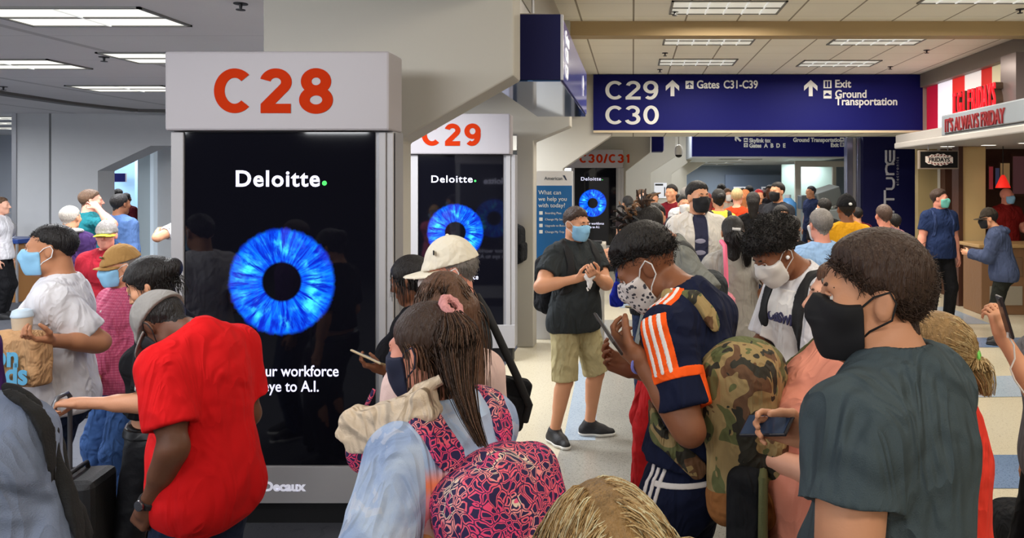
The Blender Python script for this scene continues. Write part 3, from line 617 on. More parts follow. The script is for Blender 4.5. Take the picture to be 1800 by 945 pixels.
def suitcase(name, label, loc, rz, w, d, h, mat, handle=.45, tilt=0, extra=None):
    t = thing(name, label, 'suitcase', loc, rz)
    MB().box((-w/2,-d/2,.05),(w/2,d/2,h)).build('shell', mat, t, bevel=.03)
    MB().box((-w/2+.03,-d/2-.02,.12),(w/2-.03,-d/2,h*.55)).build('front_pocket', mat, t, bevel=.012)
    for x in (-w/2+.05, w/2-.05):
        for y in (-d/2+.04, d/2-.04):
            m = MB().lathe([(.025,-.012),(.027,0),(.025,.012)], n=14).build('wheel', DARK, t, smooth=True); m.rotation_euler = (0,PI/2,0); m.location = (x,y,.028)
    if handle:
        MB().tube([(-w/4,d/2-.04,h),(-w/4,d/2-.04,h+handle),(-w/4+.02,d/2-.04,h+handle+.02),(w/4-.02,d/2-.04,h+handle+.02),(w/4,d/2-.04,h+handle),(w/4,d/2-.04,h)], .009).build('handle', M('handle_metal', (120, 120, 124), .35, metal=.6), t, smooth=True)
    MB().tube([(-.07,0,h),(-.06,0,h+.025),(.06,0,h+.025),(.07,0,h)], .009).build('top_grip', DARK, t, smooth=True)
    return t
# ================================================================ people: signed distance fields turned into one continuous skin
f32 = np.float32; DEBUG = False
A_ = lambda *v: np.array(v, float)
def nrm(v): v = np.asarray(v, float); return v/max(1e-9, np.linalg.norm(v))
def rot(axis, deg):
    return np.array(Matrix.Rotation(math.radians(deg), 3, Vector(axis)))
def rx(d): return rot((1,0,0), d)
def ry(d): return rot((0,1,0), d)
def rzm(d): return rot((0,0,1), d)
class Pr:
    __slots__ = ('f', 'lo', 'hi', 'op', 'k')
    def __init__(s, f, lo, hi, op='u', k=.02): s.f = f; s.lo = np.array(lo); s.hi = np.array(hi); s.op = op; s.k = k
def ell(c, r, Mx=None, op='u', k=.02):
    c = np.array(c, float); r = np.maximum(np.array(r, float), 1e-3); R_ = np.eye(3) if Mx is None else np.array(Mx)
    def f(x, y, z):
        x = x-f32(c[0]); y = y-f32(c[1]); z = z-f32(c[2])
        if Mx is None: a, b, d = x, y, z
        else: a, b, d = [x*f32(R_[0,i])+y*f32(R_[1,i])+z*f32(R_[2,i]) for i in range(3)]
        a = a/f32(r[0]); b = b/f32(r[1]); d = d/f32(r[2])
        k0 = np.sqrt(a*a+b*b+d*d); k1 = np.sqrt((a/f32(r[0]))**2+(b/f32(r[1]))**2+(d/f32(r[2]))**2)+f32(1e-6)
        return k0*(k0-1)/k1
    e = np.sqrt(((R_*r)**2).sum(1)); return Pr(f, c-e, c+e, op, k)
def cap(a, b, ra, rb=None, op='u', k=.02, end=None, start=None):
    """tapered capsule; end/start (fraction along it) cut it flat"""
    a = np.array(a, float); b = np.array(b, float); rb = ra if rb is None else rb; d = b-a; L2 = max(1e-9, d@d); L = math.sqrt(L2)
    def f(x, y, z):
        px = x-f32(a[0]); py = y-f32(a[1]); pz = z-f32(a[2])
        t0 = (px*f32(d[0])+py*f32(d[1])+pz*f32(d[2]))/f32(L2); t = np.clip(t0, 0, 1)
        qx = px-t*f32(d[0]); qy = py-t*f32(d[1]); qz = pz-t*f32(d[2])
        r = np.sqrt(qx*qx+qy*qy+qz*qz)-(f32(ra)+t*f32(rb-ra))
        if end is not None: r = np.maximum(r, (t0-f32(end))*f32(L))
        if start is not None: r = np.maximum(r, (f32(start)-t0)*f32(L))
        return r
    m = max(ra, rb); return Pr(f, np.minimum(a, b)-m, np.maximum(a, b)+m, op, k)
def rbox(c, h, Mx=None, r=.02, op='u', k=.02):
    c = np.array(c, float); h = np.array(h, float); R_ = np.eye(3) if Mx is None else np.array(Mx)
    def f(x, y, z):
        x = x-f32(c[0]); y = y-f32(c[1]); z = z-f32(c[2])
        q = [np.abs(x*f32(R_[0,i])+y*f32(R_[1,i])+z*f32(R_[2,i]))-f32(h[i]-r) for i in range(3)]
        o = np.sqrt(np.maximum(q[0],0)**2+np.maximum(q[1],0)**2+np.maximum(q[2],0)**2)
        return o+np.minimum(np.maximum(np.maximum(q[0],q[1]),q[2]),0)-f32(r)
    e = np.abs(R_)@h; return Pr(f, c-e, c+e, op, k)
def plane(p, n, op='i', k=0):
    """op i keeps the side the normal points away from"""
    p = np.array(p, float); n = nrm(n)
    def f(x, y, z): return (x-f32(p[0]))*f32(n[0])+(y-f32(p[1]))*f32(n[1])+(z-f32(p[2]))*f32(n[2])
    return Pr(f, (-9,-9,-9), (9,9,9), op, k)
def chain(pts, r, k=.0):
    rr = r if hasattr(r, '__len__') else [r]*len(pts)
    return [cap(pts[i], pts[i+1], rr[i], rr[i+1], k=k) for i in range(len(pts)-1)]
class Fld:
    def __init__(s, prims, h, lo=None, hi=None, pad=.035):
        ad = [p for p in prims if p.op == 'u']
        if lo is None: lo = np.min([p.lo for p in ad], 0)-pad
        if hi is None: hi = np.max([p.hi for p in ad], 0)+pad
        s.h = h; s.lo = np.array(lo, float); s.n = np.maximum(4, np.ceil((np.array(hi)-s.lo)/h).astype(int)+1)
        s.ax = [(s.lo[i]+h*np.arange(s.n[i])).astype(f32) for i in range(3)]
        s.D = np.full(tuple(s.n), pad, f32); s.pad = pad
        for p in prims: s.do(p)
    def xyz(s): return s.ax[0][:,None,None], s.ax[1][None,:,None], s.ax[2][None,None,:]
    def do(s, p):
        if p.op == 'i': s.D = np.maximum(s.D, p.f(*s.xyz())); return
        m = s.pad+p.k
        i0 = np.clip(np.floor((p.lo-m-s.lo)/s.h).astype(int), 0, s.n); i1 = np.clip(np.ceil((p.hi+m-s.lo)/s.h).astype(int)+1, 0, s.n)
        if (i1 <= i0).any(): return
        sl = tuple(slice(a, b) for a, b in zip(i0, i1))
        d = p.f(s.ax[0][sl[0]][:,None,None], s.ax[1][sl[1]][None,:,None], s.ax[2][sl[2]][None,None,:]); g = s.D[sl]
        if p.op == 'u':
            if p.k > 0:
                hh = np.maximum(f32(p.k)-np.abs(g-d), 0)/f32(p.k); s.D[sl] = np.minimum(g, d)-hh*hh*f32(p.k*.25)
            else: s.D[sl] = np.minimum(g, d)
        else:
            if p.k > 0:
                hh = np.maximum(f32(p.k)-np.abs(g+d), 0)/f32(p.k); s.D[sl] = np.maximum(g, -d)+hh*hh*f32(p.k*.25)
            else: s.D[sl] = np.maximum(g, -d)
    def like(s, prims):
        """another field on the same grid"""
        o = Fld.__new__(Fld); o.h = s.h; o.lo = s.lo; o.n = s.n; o.ax = s.ax; o.pad = s.pad; o.D = np.full(tuple(s.n), s.pad, f32)
        for p in prims: o.do(p)
        return o
    def sub(s, lo, hi):
        i0 = np.clip(np.floor((np.array(lo)-s.lo)/s.h).astype(int), 0, s.n-1); i1 = np.clip(np.ceil((np.array(hi)-s.lo)/s.h).astype(int)+1, 1, s.n)
        o = Fld.__new__(Fld); o.h = s.h; o.pad = s.pad; o.lo = s.lo+i0*s.h; o.n = i1-i0; o.ax = [s.ax[i][i0[i]:i1[i]] for i in range(3)]
        o.D = s.D[i0[0]:i1[0], i0[1]:i1[1], i0[2]:i1[2]]; return o
def surf(D, lo, h):
    S = D < 0
    c = np.zeros(tuple(n-1 for n in S.shape), np.int8)
    for i in (0,1):
        for j in (0,1):
            for k in (0,1): c += S[i:S.shape[0]-1+i, j:S.shape[1]-1+j, k:S.shape[2]-1+k]
    I = np.argwhere((c > 0) & (c < 8))
    if len(I) == 0: return np.zeros((0,3)), np.zeros((0,4), int)
    ids = np.full(c.shape, -1, np.int32); ids[I[:,0],I[:,1],I[:,2]] = np.arange(len(I))
    cor = [(i,j,k) for i in (0,1) for j in (0,1) for k in (0,1)]
    val = {q: D[I[:,0]+q[0], I[:,1]+q[1], I[:,2]+q[2]].astype(float) for q in cor}
    acc = np.zeros((len(I),3)); cnt = np.zeros(len(I))
    for a in cor:
        for ax in range(3):
            if a[ax]: continue
            b = list(a); b[ax] = 1; b = tuple(b); va, vb = val[a], val[b]; m = (va < 0) != (vb < 0)
            t = np.where(m, va/np.where(m, va-vb, 1), 0); p = np.array(a, float)[None]+np.zeros((len(I),1)); p[:,ax] += t
            acc += np.where(m[:,None], p, 0); cnt += m
    V = lo+h*(I+acc/cnt[:,None]); Q = []
    for ax in range(3):
        sl0 = [slice(1,-1)]*3; sl1 = [slice(1,-1)]*3; sl0[ax] = slice(0,-1); sl1[ax] = slice(1,None)
        A, B = S[tuple(sl0)], S[tuple(sl1)]; E = np.argwhere(A != B)
        if not len(E): continue
        ins = A[E[:,0],E[:,1],E[:,2]]; off = np.ones(3, int); off[ax] = 0; E = E+off
        u, w = [q for q in range(3) if q != ax]
        def g(du, dw):
            X = E.copy(); X[:,u] += du; X[:,w] += dw; return ids[X[:,0],X[:,1],X[:,2]]
        q = np.stack([g(-1,-1), g(0,-1), g(0,0), g(-1,0)], 1)
        flip = ~ins if ax != 1 else ins
        q[flip] = q[flip][:,::-1]; Q.append(q)
    Q = np.concatenate(Q); return V, Q[(Q >= 0).all(1)]
def npmesh(name, V, Q, mat, parent, smooth=True, mats=None, mi=None):
    me = bpy.data.meshes.new(name); n = Q.shape[1]
    me.vertices.add(len(V)); me.vertices.foreach_set('co', np.asarray(V, f32).ravel())
    me.loops.add(Q.size); me.loops.foreach_set('vertex_index', Q.astype(np.int32).ravel())
    me.polygons.add(len(Q)); me.polygons.foreach_set('loop_start', np.arange(len(Q), dtype=np.int32)*n); me.polygons.foreach_set('loop_total', np.full(len(Q), n, np.int32))
    if mi is not None: me.polygons.foreach_set('material_index', np.asarray(mi, np.int32))
    if smooth: me.polygons.foreach_set('use_smooth', np.ones(len(Q), bool))
    me.update(calc_edges=True); return link(name, me, mat, parent, mats)
def vnormals(V, Q):
    a, b, c, d = V[Q[:,0]], V[Q[:,1]], V[Q[:,2]], V[Q[:,3]]; fn = np.cross(c-a, d-b); N_ = np.zeros_like(V)
    for i in range(4): np.add.at(N_, Q[:,i], fn)
    return N_/np.maximum(1e-9, np.linalg.norm(N_, axis=1))[:,None]
def wob(P, seed, freq, n=5):
    """smooth pseudo noise in -1..1 from warped sines; freq may be a 3-vector"""
    r = np.random.RandomState(seed); P = np.asarray(P)*np.asarray(freq, float); o = np.zeros(len(P))
    for i in range(n):
        k1 = r.normal(size=3); k2 = r.normal(size=3)*1.6; o += np.sin(P@k1*1.3+r.uniform(0,6.3)+1.3*np.sin(P@k2+r.uniform(0,6.3)))
    return o/n
def tubes(name, lines, r0, r1, mat, parent, sides=3):
    """many strands as one mesh; lines is an array strands x points x 3"""
    L = np.asarray(lines, float); m, n, _ = L.shape
    T = np.gradient(L, axis=1); T /= np.maximum(1e-9, np.linalg.norm(T, axis=2))[:,:,None]
    ref = np.where(np.abs(T[:,:,2:3]) > .9, np.array([1.,0,0]), np.array([0,0,1.])); U = np.cross(T, ref); U /= np.maximum(1e-9, np.linalg.norm(U, axis=2))[:,:,None]; Wd = np.cross(T, U)
    rad = np.linspace(r0, r1, n)[None,:,None]
    V = np.stack([L+rad*(U*math.cos(2*PI*k/sides)+Wd*math.sin(2*PI*k/sides)) for k in range(sides)], 2).reshape(-1,3)
    base = (np.arange(m)[:,None]*n+np.arange(n-1)[None])[:,:,None]*sides; k = np.arange(sides)[None,None]; k2 = (k+1) % sides
    Q = np.stack([base+k, base+k2, base+sides+k2, base+sides+k], 3).reshape(-1,4)
    return npmesh(name, V, Q, mat, parent)
SKIN = {}
def skin_mat(key):
    rgb = {'pale': (224,168,142), 'tan': (204,146,112), 'olive': (178,122,88), 'brown': (132,84,58), 'dark': (98,62,44), 'rosy': (222,150,128)}[key]
    m = M('skin_'+key, rgb, .5, var=.08, vscale=9, spec=.35, bump=.04, bscale=120)
    m.node_tree.nodes['Principled BSDF'].inputs['Subsurface Weight'].default_value = .0
    return m
def crease(m, fold=.6, scale=1.0):
    """soft drapery creases: warped ridges, longer downwards, plus a fine weave"""
    nt, N, L = nodes(m); b = N['Principled BSDF']
    tc = N.new('ShaderNodeTexCoord'); mp = N.new('ShaderNodeMapping'); mp.inputs['Scale'].default_value = (1,1,.42); mp.inputs['Rotation'].default_value = (.25,.3,0); L.new(tc.outputs['Object'], mp.inputs[0])
    a = noise(N, L, mp.outputs[0], 9*scale, 2, 1.1); r = math_n(N, L, 'ABSOLUTE', math_n(N, L, 'SUBTRACT', a, .5)); r = math_n(N, L, 'SUBTRACT', .35, r)
    c = noise(N, L, tc.outputs['Object'], 5*scale, 2, .8); w = noise(N, L, tc.outputs['Object'], 420, 1)
    hgt = math_n(N, L, 'ADD', math_n(N, L, 'MULTIPLY', r, math_n(N, L, 'MULTIPLY', c, 1.5)), math_n(N, L, 'ADD', math_n(N, L, 'MULTIPLY', c, .5), math_n(N, L, 'MULTIPLY', w, .012)))
    bp = N.new('ShaderNodeBump'); bp.inputs['Strength'].default_value = fold; bp.inputs['Distance'].default_value = .11
    L.new(hgt, bp.inputs['Height']); L.new(bp.outputs[0], b.inputs['Normal']); return m
def cloth(name, rgb, fold=.6, scale=1.0, rough=.9, var=.07):
    if name in MATS: return MATS[name]
    m = M(name, rgb, rough, var=var, vscale=5, spec=.15); return crease(m, fold, scale)
def hair_mat(name, rgb, var=.4, rough=.5): return M(name, rgb, rough, var=var, vscale=60, spec=.35, stretch=(1,1,.16), bump=.7, bscale=150)
def hands_r(): return .0085
EYE_W = None
class Person:
    """X, Y of the head centre come from the picture: head=(px, py, depth). Local frame: +y is forward, +x the person's right, z up."""
    def __init__(s, label, head, rz, cat='person', group=None, b=1., fem=0, lean=0, bend=0, hp=0, hy=0, hr=0, neckp=None, twist=0, L=None, R=None, lp=None, rp=None,
                 feet=None, skin='tan', h=.012, hf=None, belly=0, hcurl=(.5,.5), hdir=(None,None), hnorm=(None,None), seat=0, shoes=True, stance=.1, hs=1.0, H=None, nl=.160, fine=False):
        s.label = label; s.h = h; s.hf = hf or h*.6; s.b = b; s.fem = fem; s.belly = belly; s.skin = skin; s.rz = rz; s.fine = fine; s.hs = hs
        s.sw = (.164 if not fem else .142)*(.6+.4*b)
        # spine (unit scale)
        lean = np.radians(lean); bend = np.radians(bend); s.N = 12; s.sp = [A_(0,0,.93)]; s.spa = []
        for i in range(s.N+4):
            u = (i+.5)/s.N; a = lean+bend*min(u,1.1)**1.5; s.spa.append(a); s.sp.append(s.sp[-1]+A_(0, math.sin(a), math.cos(a))*(.54/s.N))
        s.twist = twist
        nb, fr = s.spine(1.0); na = s.spa[-1]+np.radians(neckp if neckp is not None else hp*.35)
        hc = nb+A_(0, math.sin(na), math.cos(na))*nl+A_(0, math.cos(na), -math.sin(na))*.014
        pos = W(*head); s.k = (H/1.75) if H else pos[2]/(hc[2]-seat)
        k = s.k; s.seat = seat
        s.Rz = rzm(rz); rp_ = s.Rz@(hc*k); s.root = A_(pos[0]-rp_[0], pos[1]-rp_[1], 0 if not seat else -seat*k)
        if H: s.root[2] = 0
        s.hc = hc*k; s.nb = nb*k; s.fr_top = fr
        s.Hm = rzm(hy)@ry(hr)@rx(-hp); s.fr_head = s.Hm
        s.obj = thing('person', label, cat, s.root, math.radians(rz), group)
        s.sh = [s.T(-s.sw, -.008, 1.40), s.T(s.sw, -.008, 1.40)]      # left, right shoulder
        s.el = []; s.wr = []; s.hd = []
        for i, (t, pole) in enumerate(((L, lp), (R, rp))):
            sx = -1 if i == 0 else 1
            if t is None: t = s.sh[i]+A_(sx*.05*k, .05*k, -.535*k)
            elif isinstance(t, tuple) and len(t) == 4: t = s.w2l(W(*t[1:]))
            else: t = np.array(t, float)*k
            pole = np.array(pole if pole is not None else (sx*.5, -.8, -.5), float)
            S, l1, l2 = s.sh[i], .285*k, .255*k; d = t-S; Ld = min(np.linalg.norm(d), .995*(l1+l2)); n = nrm(d); a = (l1*l1-l2*l2+Ld*Ld)/(2*Ld)
            hg = math.sqrt(max(0, l1*l1-a*a)); pp = nrm(pole-n*(pole@n)); e = S+n*a+pp*hg; w = S+n*Ld
            s.el.append(e); s.wr.append(w)
            fd = nrm(w-e); dr = nrm(hdir[i]) if hdir[i] is not None else fd
            nn = np.array(hnorm[i], float) if hnorm[i] is not None else A_(-sx*1., 0, 0)
            nn = nrm(nn-dr*(nn@dr)); sd = np.cross(nn, dr)*(1 if i == 0 else -1)
            s.hd.append((w, dr, nn, sd))
        s.hcurl = hcurl
        if feet is None: feet = [(-stance, 0, 0), (stance, 0, 0)]
        s.hip = [A_(-.085, 0, .90)*k, A_(.085, 0, .90)*k]; s.kn = []; s.an = []; s.ft = []
        for i, ft in enumerate(feet):
            if ft[0] == 'px': q = s.w2l(W(*ft[1:4])); ft = (q[0]/k, q[1]/k, 0)+tuple(ft[4:])
            yawf = ft[3] if len(ft) > 3 else (8 if i == 0 else -8); lift = ft[2]
            an = A_(ft[0], ft[1], .085+lift)*k; an[2] += seat*k; S = s.hip[i]; l1, l2 = .425*k, .41*k; d = an-S; Ld = min(np.linalg.norm(d), .999*(l1+l2)); n = nrm(d)
            a = (l1*l1-l2*l2+Ld*Ld)/(2*Ld); hg = math.sqrt(max(0, l1*l1-a*a)); pole = rzm(yawf)@A_(0,1,.05); pp = nrm(pole-n*(pole@n))
            s.kn.append(S+n*a+pp*hg); s.an.append(S+n*Ld); s.ft.append(rzm(yawf))
        s.shapes = {}; s.folds = {}
        if DEBUG: print('PERSON %.2f rootY %.2f head %s | %s' % (s.k*1.75, s.root[1], [round(float(v)) for v in head[:2]], label))
        s.build_skin()
    def w2l(s, p): return s.Rz.T@(np.array(p)-s.root)
    def l2w(s, p): return s.Rz@np.array(p)+s.root
    def spine(s, u):
        t = min(max(u, 0), 1.25)*s.N; i = min(int(t), len(s.sp)-2); p = s.sp[i]+(s.sp[i+1]-s.sp[i])*(t-i); a = s.spa[min(i, len(s.spa)-1)]
        tw = rzm(s.twist*min(1, max(0, u)))
        return p, tw@np.array([[1,0,0],[0,math.cos(a),math.sin(a)],[0,-math.sin(a),math.cos(a)]])   # columns: right, forward, up
    def T(s, x, y, z):
        """standing reference coordinates (H 1.75) to the posed torso"""
        u = (z-.93)/.54
        if u <= 0: return A_(x, y, z)*s.k
        p, fr = s.spine(u); return (p+fr@A_(x, y, 0))*s.k
    def fr(s, z): return s.spine(max(0, (z-.93)/.54))[1]
    def te(s, x, y, z, r, e=0, k=.05):
        b = s.b; return ell(s.T(x*b, y, z), (np.array(r)*A_(b, b, 1)+e/s.k)*s.k, s.fr(z), k=k*s.k)
    def torso(s, e=0, low=True):
        f = s.fem; t = []
        if low: t += [s.te(0,-.005,.93,(.168+.008*f,.112,.13),e), s.te(-.075,-.045,.89,(.088,.085,.10),e), s.te(.075,-.045,.89,(.088,.085,.10),e)]
        t += [s.te(0,.0,1.06,(.148-.016*f,.105,.14),e), s.te(0,.0,1.22,(.158-.014*f,.112,.17),e), s.te(0,-.01,1.34,(.158-.018*f,.103,.11),e)]
        if s.belly: t.append(s.te(0,.05+.06*s.belly,1.05,(.13+.02*s.belly,.10,.15),e))
        if f: t += [s.te(-.072,.085,1.27,(.066,.062,.068),e,.03), s.te(.072,.085,1.27,(.066,.062,.068),e,.03)]
        else: t += [s.te(-.075,.058,1.315,(.085,.055,.075),e,.04), s.te(.075,.058,1.315,(.085,.055,.075),e,.04)]
        k = s.k; j = .93
        L_, R_ = s.T(-s.sw*j, -.012, 1.398), s.T(s.sw*j, -.012, 1.398); C = s.T(0,-.015,1.425)
        r = (.060-.008*f)*(.5+.5*s.b)*k
        t += [cap(L_, C, r+e, r*1.15+e, k=.05*k), cap(R_, C, r+e, r*1.15+e, k=.05*k)]
        tp = s.T(0,-.02,1.49)
        t += [cap(tp, s.T(-s.sw*.72,-.015,1.418), .034*k+e*.6, .045*k+e, k=.04*k), cap(tp, s.T(s.sw*.72,-.015,1.418), .036*k+e*.6, .045*k+e, k=.05*k)]
        return t
    def arm(s, i, e=0, up=None, fo=None, ru=None, rf=None, k=.03):
        """upper arm and forearm; up / fo = cut fraction (None whole)"""
        q = s.k*(.45+.55*s.b)*(1-.13*s.fem); S, E, Wr = s.sh[i], s.el[i], s.wr[i]; o = []
        ru = ru or (.055, .043); rf = rf or (.041, .028)
        if up is None or up > 0: o.append(cap(S, E, ru[0]*q+e, ru[1]*q+e, k=k, end=up))
        if up is None or fo:
            o.append(cap(E, Wr, rf[0]*q+e, rf[1]*q+e, k=k, end=fo))
            if e == 0: o.append(cap(E+(Wr-E)*.12, E+(Wr-E)*.45, .043*q, .038*q, k=k))
        if e == 0: o.append(cap(S+(E-S)*.3, S+(E-S)*.65, .052*q, .048*q, k=k))
        return o
    def leg(s, i, e=0, r=None, k=.03, end=None, start=None):
        q = s.k*(.45+.55*s.b); hp_, kn, an = s.hip[i], s.kn[i], s.an[i]; r = r or (.086, .056, .037)
        o = [cap(hp_, kn, r[0]*q+e, r[1]*q+e, k=k, end=end)]
        if end is None or end >= 1:
            o.append(cap(kn, an, r[1]*q*.96+e, r[2]*q+e, k=k))
            if e == 0:
                bk = s.ft[i]@A_(0,-.018*s.k,0); o.append(cap(kn+(an-kn)*.18+bk, kn+(an-kn)*.5+bk*.7, .053*q, .040*q, k=k))
        return o
    def foot(s, i, e=0, up=0):
        k = s.k; an = s.an[i]; R_ = s.ft[i]; g = an-A_(0,0,.085*k)
        P = lambda x, y, z: g+R_@(A_(x, y, z)*k)
        sx = -1 if i == 0 else 1
        return [cap(an, P(0,-.03,.045), .038*k+e, .038*k+e, k=.02), cap(P(0,-.035,.036), P(0,.09,.034), .035*k+e, .036*k+e, k=.025), cap(P(-.012*sx,.09,.03), P(-.004*sx,.165,.024), .036*k+e, .024*k+e, k=.025), cap(an, P(0,.09,.035), .034*k+e, .03*k+e, k=.03)]
    def hand(s, i, scale=1.0):
        w, d, n, sd = s.hd[i]; q = s.k*(1-.1*s.fem)*scale; c = s.hcurl[i]
        Mx = np.stack([d, sd, n], 1); o = [cap(s.wr[i]-d*.01, w+d*.035*q, .026*q, .028*q, k=.015*q)]
        o += [rbox(w+d*.055*q, (.045*q,.039*q,.0135*q), Mx, .0125*q, k=.015*q)]
        for j, (so, ln, r) in enumerate(((.0295,.074,.0085),(.010,.082,.0088),(-.0095,.077,.0084),(-.0285,.060,.0075))):
            p = w+d*(.097-.004*abs(j-1))*q+sd*so*q; a = 0; cc = c*(1+.08*j) if j else c*.9
            sp = (1.5-j)*.05*(1-min(1, c))
            for seg, (fr_, da) in enumerate(((.46, 62), (.30, 78), (.24, 48))):
                a += math.radians(da*min(1.15, cc)); dd = nrm(d*math.cos(a)+n*math.sin(a)+sd*sp)
                q2 = p+dd*ln*fr_*q; o.append(cap(p, q2, r*(1-.08*seg)*q, r*(1-.08*(seg+1))*q, k=.003*q)); p = q2
        p = w+d*.028*q+sd*.028*q+n*.006*q; dd = nrm(d*.62+sd*.62+n*(.25+.55*c)); q1 = p+dd*.042*q
        d2 = nrm(d*.85+sd*(.25-.35*c)+n*(.25+.6*c)); q2 = q1+d2*.033*q; d3 = nrm(d*.8+sd*(.1-.5*c)+n*(.2+.6*c)); q3 = q2+d3*.026*q
        o += [cap(p, q1, .0145*q, .0118*q, k=.012*q), cap(q1, q2, .0112*q, .0102*q, k=.004*q), cap(q2, q3, .0102*q, .008*q, k=.004*q)]
        return o
    def hp(s, x, y, z): return s.hc+s.Hm@(A_(x, y, z)*s.k*s.hs)
    def headp(s, e=0, ears=True, face=True):
        k = s.k*s.hs; Hm = s.Hm; f = s.fem
        def E(c, r, op='u', kk=.02): return ell(s.hp(*c), np.array(r)*k+e, Hm, op, kk*k)
        def C(a, b, ra, rb, kk=.015): return cap(s.hp(*a), s.hp(*b), ra*k+e, rb*k+e, k=kk*k)
        o = [E((0,-.012,.035),(.074,.096,.088),kk=.03), E((0,.028,-.03),(.058-.003*f,.066,.086),kk=.03), E((0,.060,-.092),(.027-.004*f,.032,.025),kk=.03),
             E((-.041,.010,-.062),(.021,.032,.032),kk=.025), E((.041,.010,-.062),(.021,.032,.032),kk=.025)]
        nk = (.055-.011*f)*(.5+.5*s.b)*k
        o.append(cap(s.hp(0,-.028,-.055), s.T(0,-.018,1.475), nk*.92+e, nk*1.05+e, k=.014))
        if face:
            o += [C((-.034,.078,.030),(.034,.078,.030),.013,.013,.02), E((-.040,.060,-.012),(.028,.026,.026),kk=.02), E((.040,.060,-.012),(.028,.026,.026),kk=.02)]
            o += [C((-.046,.078,.022),(-.018,.086,.024),.008,.008,.008), C((.046,.078,.022),(.018,.086,.024),.008,.008,.008)] if False else []
            o += [E((-.031,.099,.010),(.016,.014,.011),'s',.012), E((.031,.099,.010),(.016,.014,.011),'s',.012)]
            o += [C((0,.090,.018),(0,.112,-.020),.008,.0125,.010), E((-.012,.100,-.026),(.009,.010,.008),kk=.006), E((.012,.100,-.026),(.009,.010,.008),kk=.006)]
            o += [C((-.017,.089,-.052),(.017,.089,-.052),.0065,.0065,.005), C((-.015,.088,-.063),(.015,.088,-.063),.0075,.0075,.005)]
        if ears:
            for sx in (-1, 1):
                Me = Hm@rzm(sx*18)@rx(10)
                o += [ell(s.hp(sx*.076,-.008,.000), A_(.010,.019,.032)*k+e, Me, 'u', .006*k), ell(s.hp(sx*.088,.000,.002), A_(.006,.009,.017)*k, Me, 's', .006*k)]
        return o
    def build_skin(s):
        P = s.torso()+sum([s.leg(i) for i in (0,1)], [])+sum([s.arm(i) for i in (0,1)], [])+s.headp()
        for i in (0,1): P += s.foot(i)+s.hand(i)
        s.prims = P; k = s.k
        big = Fld(P, s.h)
        boxes = []
        if s.hf < s.h*.99:
            hb = .155*k*s.hs; boxes.append((s.hc-hb, s.hc+hb))
            if s.fine:
                for i in (0,1):
                    c = s.hd[i][0]+s.hd[i][1]*.085*k; hb = .115*k; boxes.append((c-hb, c+hb))
        V, Q = surf(big.D, big.lo, s.h); parts = [(V, Q)]
        for lo, hi in boxes:
            i0 = np.floor((lo-big.lo)/s.h).astype(int); lo = big.lo+i0*s.h; i1 = np.ceil((hi-big.lo)/s.h).astype(int); hi = big.lo+i1*s.h
            f = Fld(P, s.hf, lo, hi); v, q = surf(f.D, f.lo, s.hf); parts.append((v, q))
            V0, Q0 = parts[0]; c = V0[Q0].mean(1); ins = ((c > lo+s.h*1.2) & (c < hi-s.h*1.2)).all(1); parts[0] = (V0, Q0[~ins])
        off = 0; Vs = []; Qs = []
        for v, q in parts: Vs.append(v); Qs.append(q+off); off += len(v)
        V = np.concatenate(Vs); Q = np.concatenate(Qs); used = np.zeros(len(V), bool); used[Q.ravel()] = True; mp = np.cumsum(used)-1
        s.body = npmesh('body', V[used], mp[Q], skin_mat(s.skin), s.obj)
        # fine head field for hair, masks and caps
        hb = .23*k*s.hs; lo, hi = s.hc-hb, s.hc+hb; hh = s.hf
        s.HF = Fld(s.headp(ears=False), hh, lo, hi, pad=.06)
        x, y, z = s.HF.xyz(); dx, dy, dz = x-s.hc[0], y-s.hc[1], z-s.hc[2]; R_ = s.Hm; q = 1/(k*s.hs)
        s.hl = [((dx*R_[0,i]+dy*R_[1,i]+dz*R_[2,i])*q).astype(f32) for i in range(3)]
        s.KS = k*s.hs
    def out(s, name, fld, mat, parent=None, fold=0, fscale=(9,9,5), seed=1, lab=None, mats=None, mif=None, D=None):
        D = fld.D if D is None else D
        V, Q = surf(D, fld.lo, fld.h)
        if len(Q) == 0: return None
        if fold:
            N_ = vnormals(V, Q); w_ = wob(V, seed, np.array(fscale)); w2 = wob(V, seed+40, np.array(fscale)*A_(2.1,2.1,1.2), 4); V = V+N_*(fold*(.8*w_+.9*(.45-np.abs(w2))))[:,None]
        mi = mif(V[Q].mean(1)) if mif is not None else None
        s.folds[name] = (fold, fscale, seed)
        o = npmesh(name, V, Q, mat, parent or s.obj, mats=mats, mi=mi)
        if lab: o['label'] = lab
        return o
    # ---------------------------------------------------------------- clothing
    def top(s, mat, name='shirt', sleeve=.62, fore=None, ease=.016, hem=.84, flare=.012, neck='crew', fold=.006, h=None, seed=3, low=True, sl_ease=.016, mats=None, mif=None, extra=None, cuts=None, lab=None, sub=True):
        """shirt: sleeve = cut fraction of the upper arm (None long), fore = cut fraction of the forearm"""
        k = s.k; h = h or s.h; P = s.torso(ease)
        P += [s.te(0,0,1.0,(.152,.108,.16),ease+flare), s.te(0,.004,.90,(.166,.118,.13),ease+flare)]
        if s.fem: P.append(s.te(0,.05,1.2,(.115,.08,.13),ease, .05))
        for i in (0,1):
            if sleeve is None:
                P += s.arm(i, sl_ease, None, fore if fore else .97, ru=(.058,.048), rf=(.047,.036))
            elif sleeve > 0:
                P += s.arm(i, sl_ease, sleeve, None, ru=(.060,.060))
        if extra: P += extra
        nbk = s.T(0,-.018,1.475)
        ck = {'crew': (.068,.0), 'v': (.068,.03), 'tank': (.095,.02), 'open': (.08,.05), 'high': (.060,0)}[neck]
        P.append(plane(s.T(0,0,hem), -s.fr(hem)[:,2] if hem > .93 else (0,0,-1)))
        f = Fld(P, h)
        up = nrm(s.hc-s.nb)
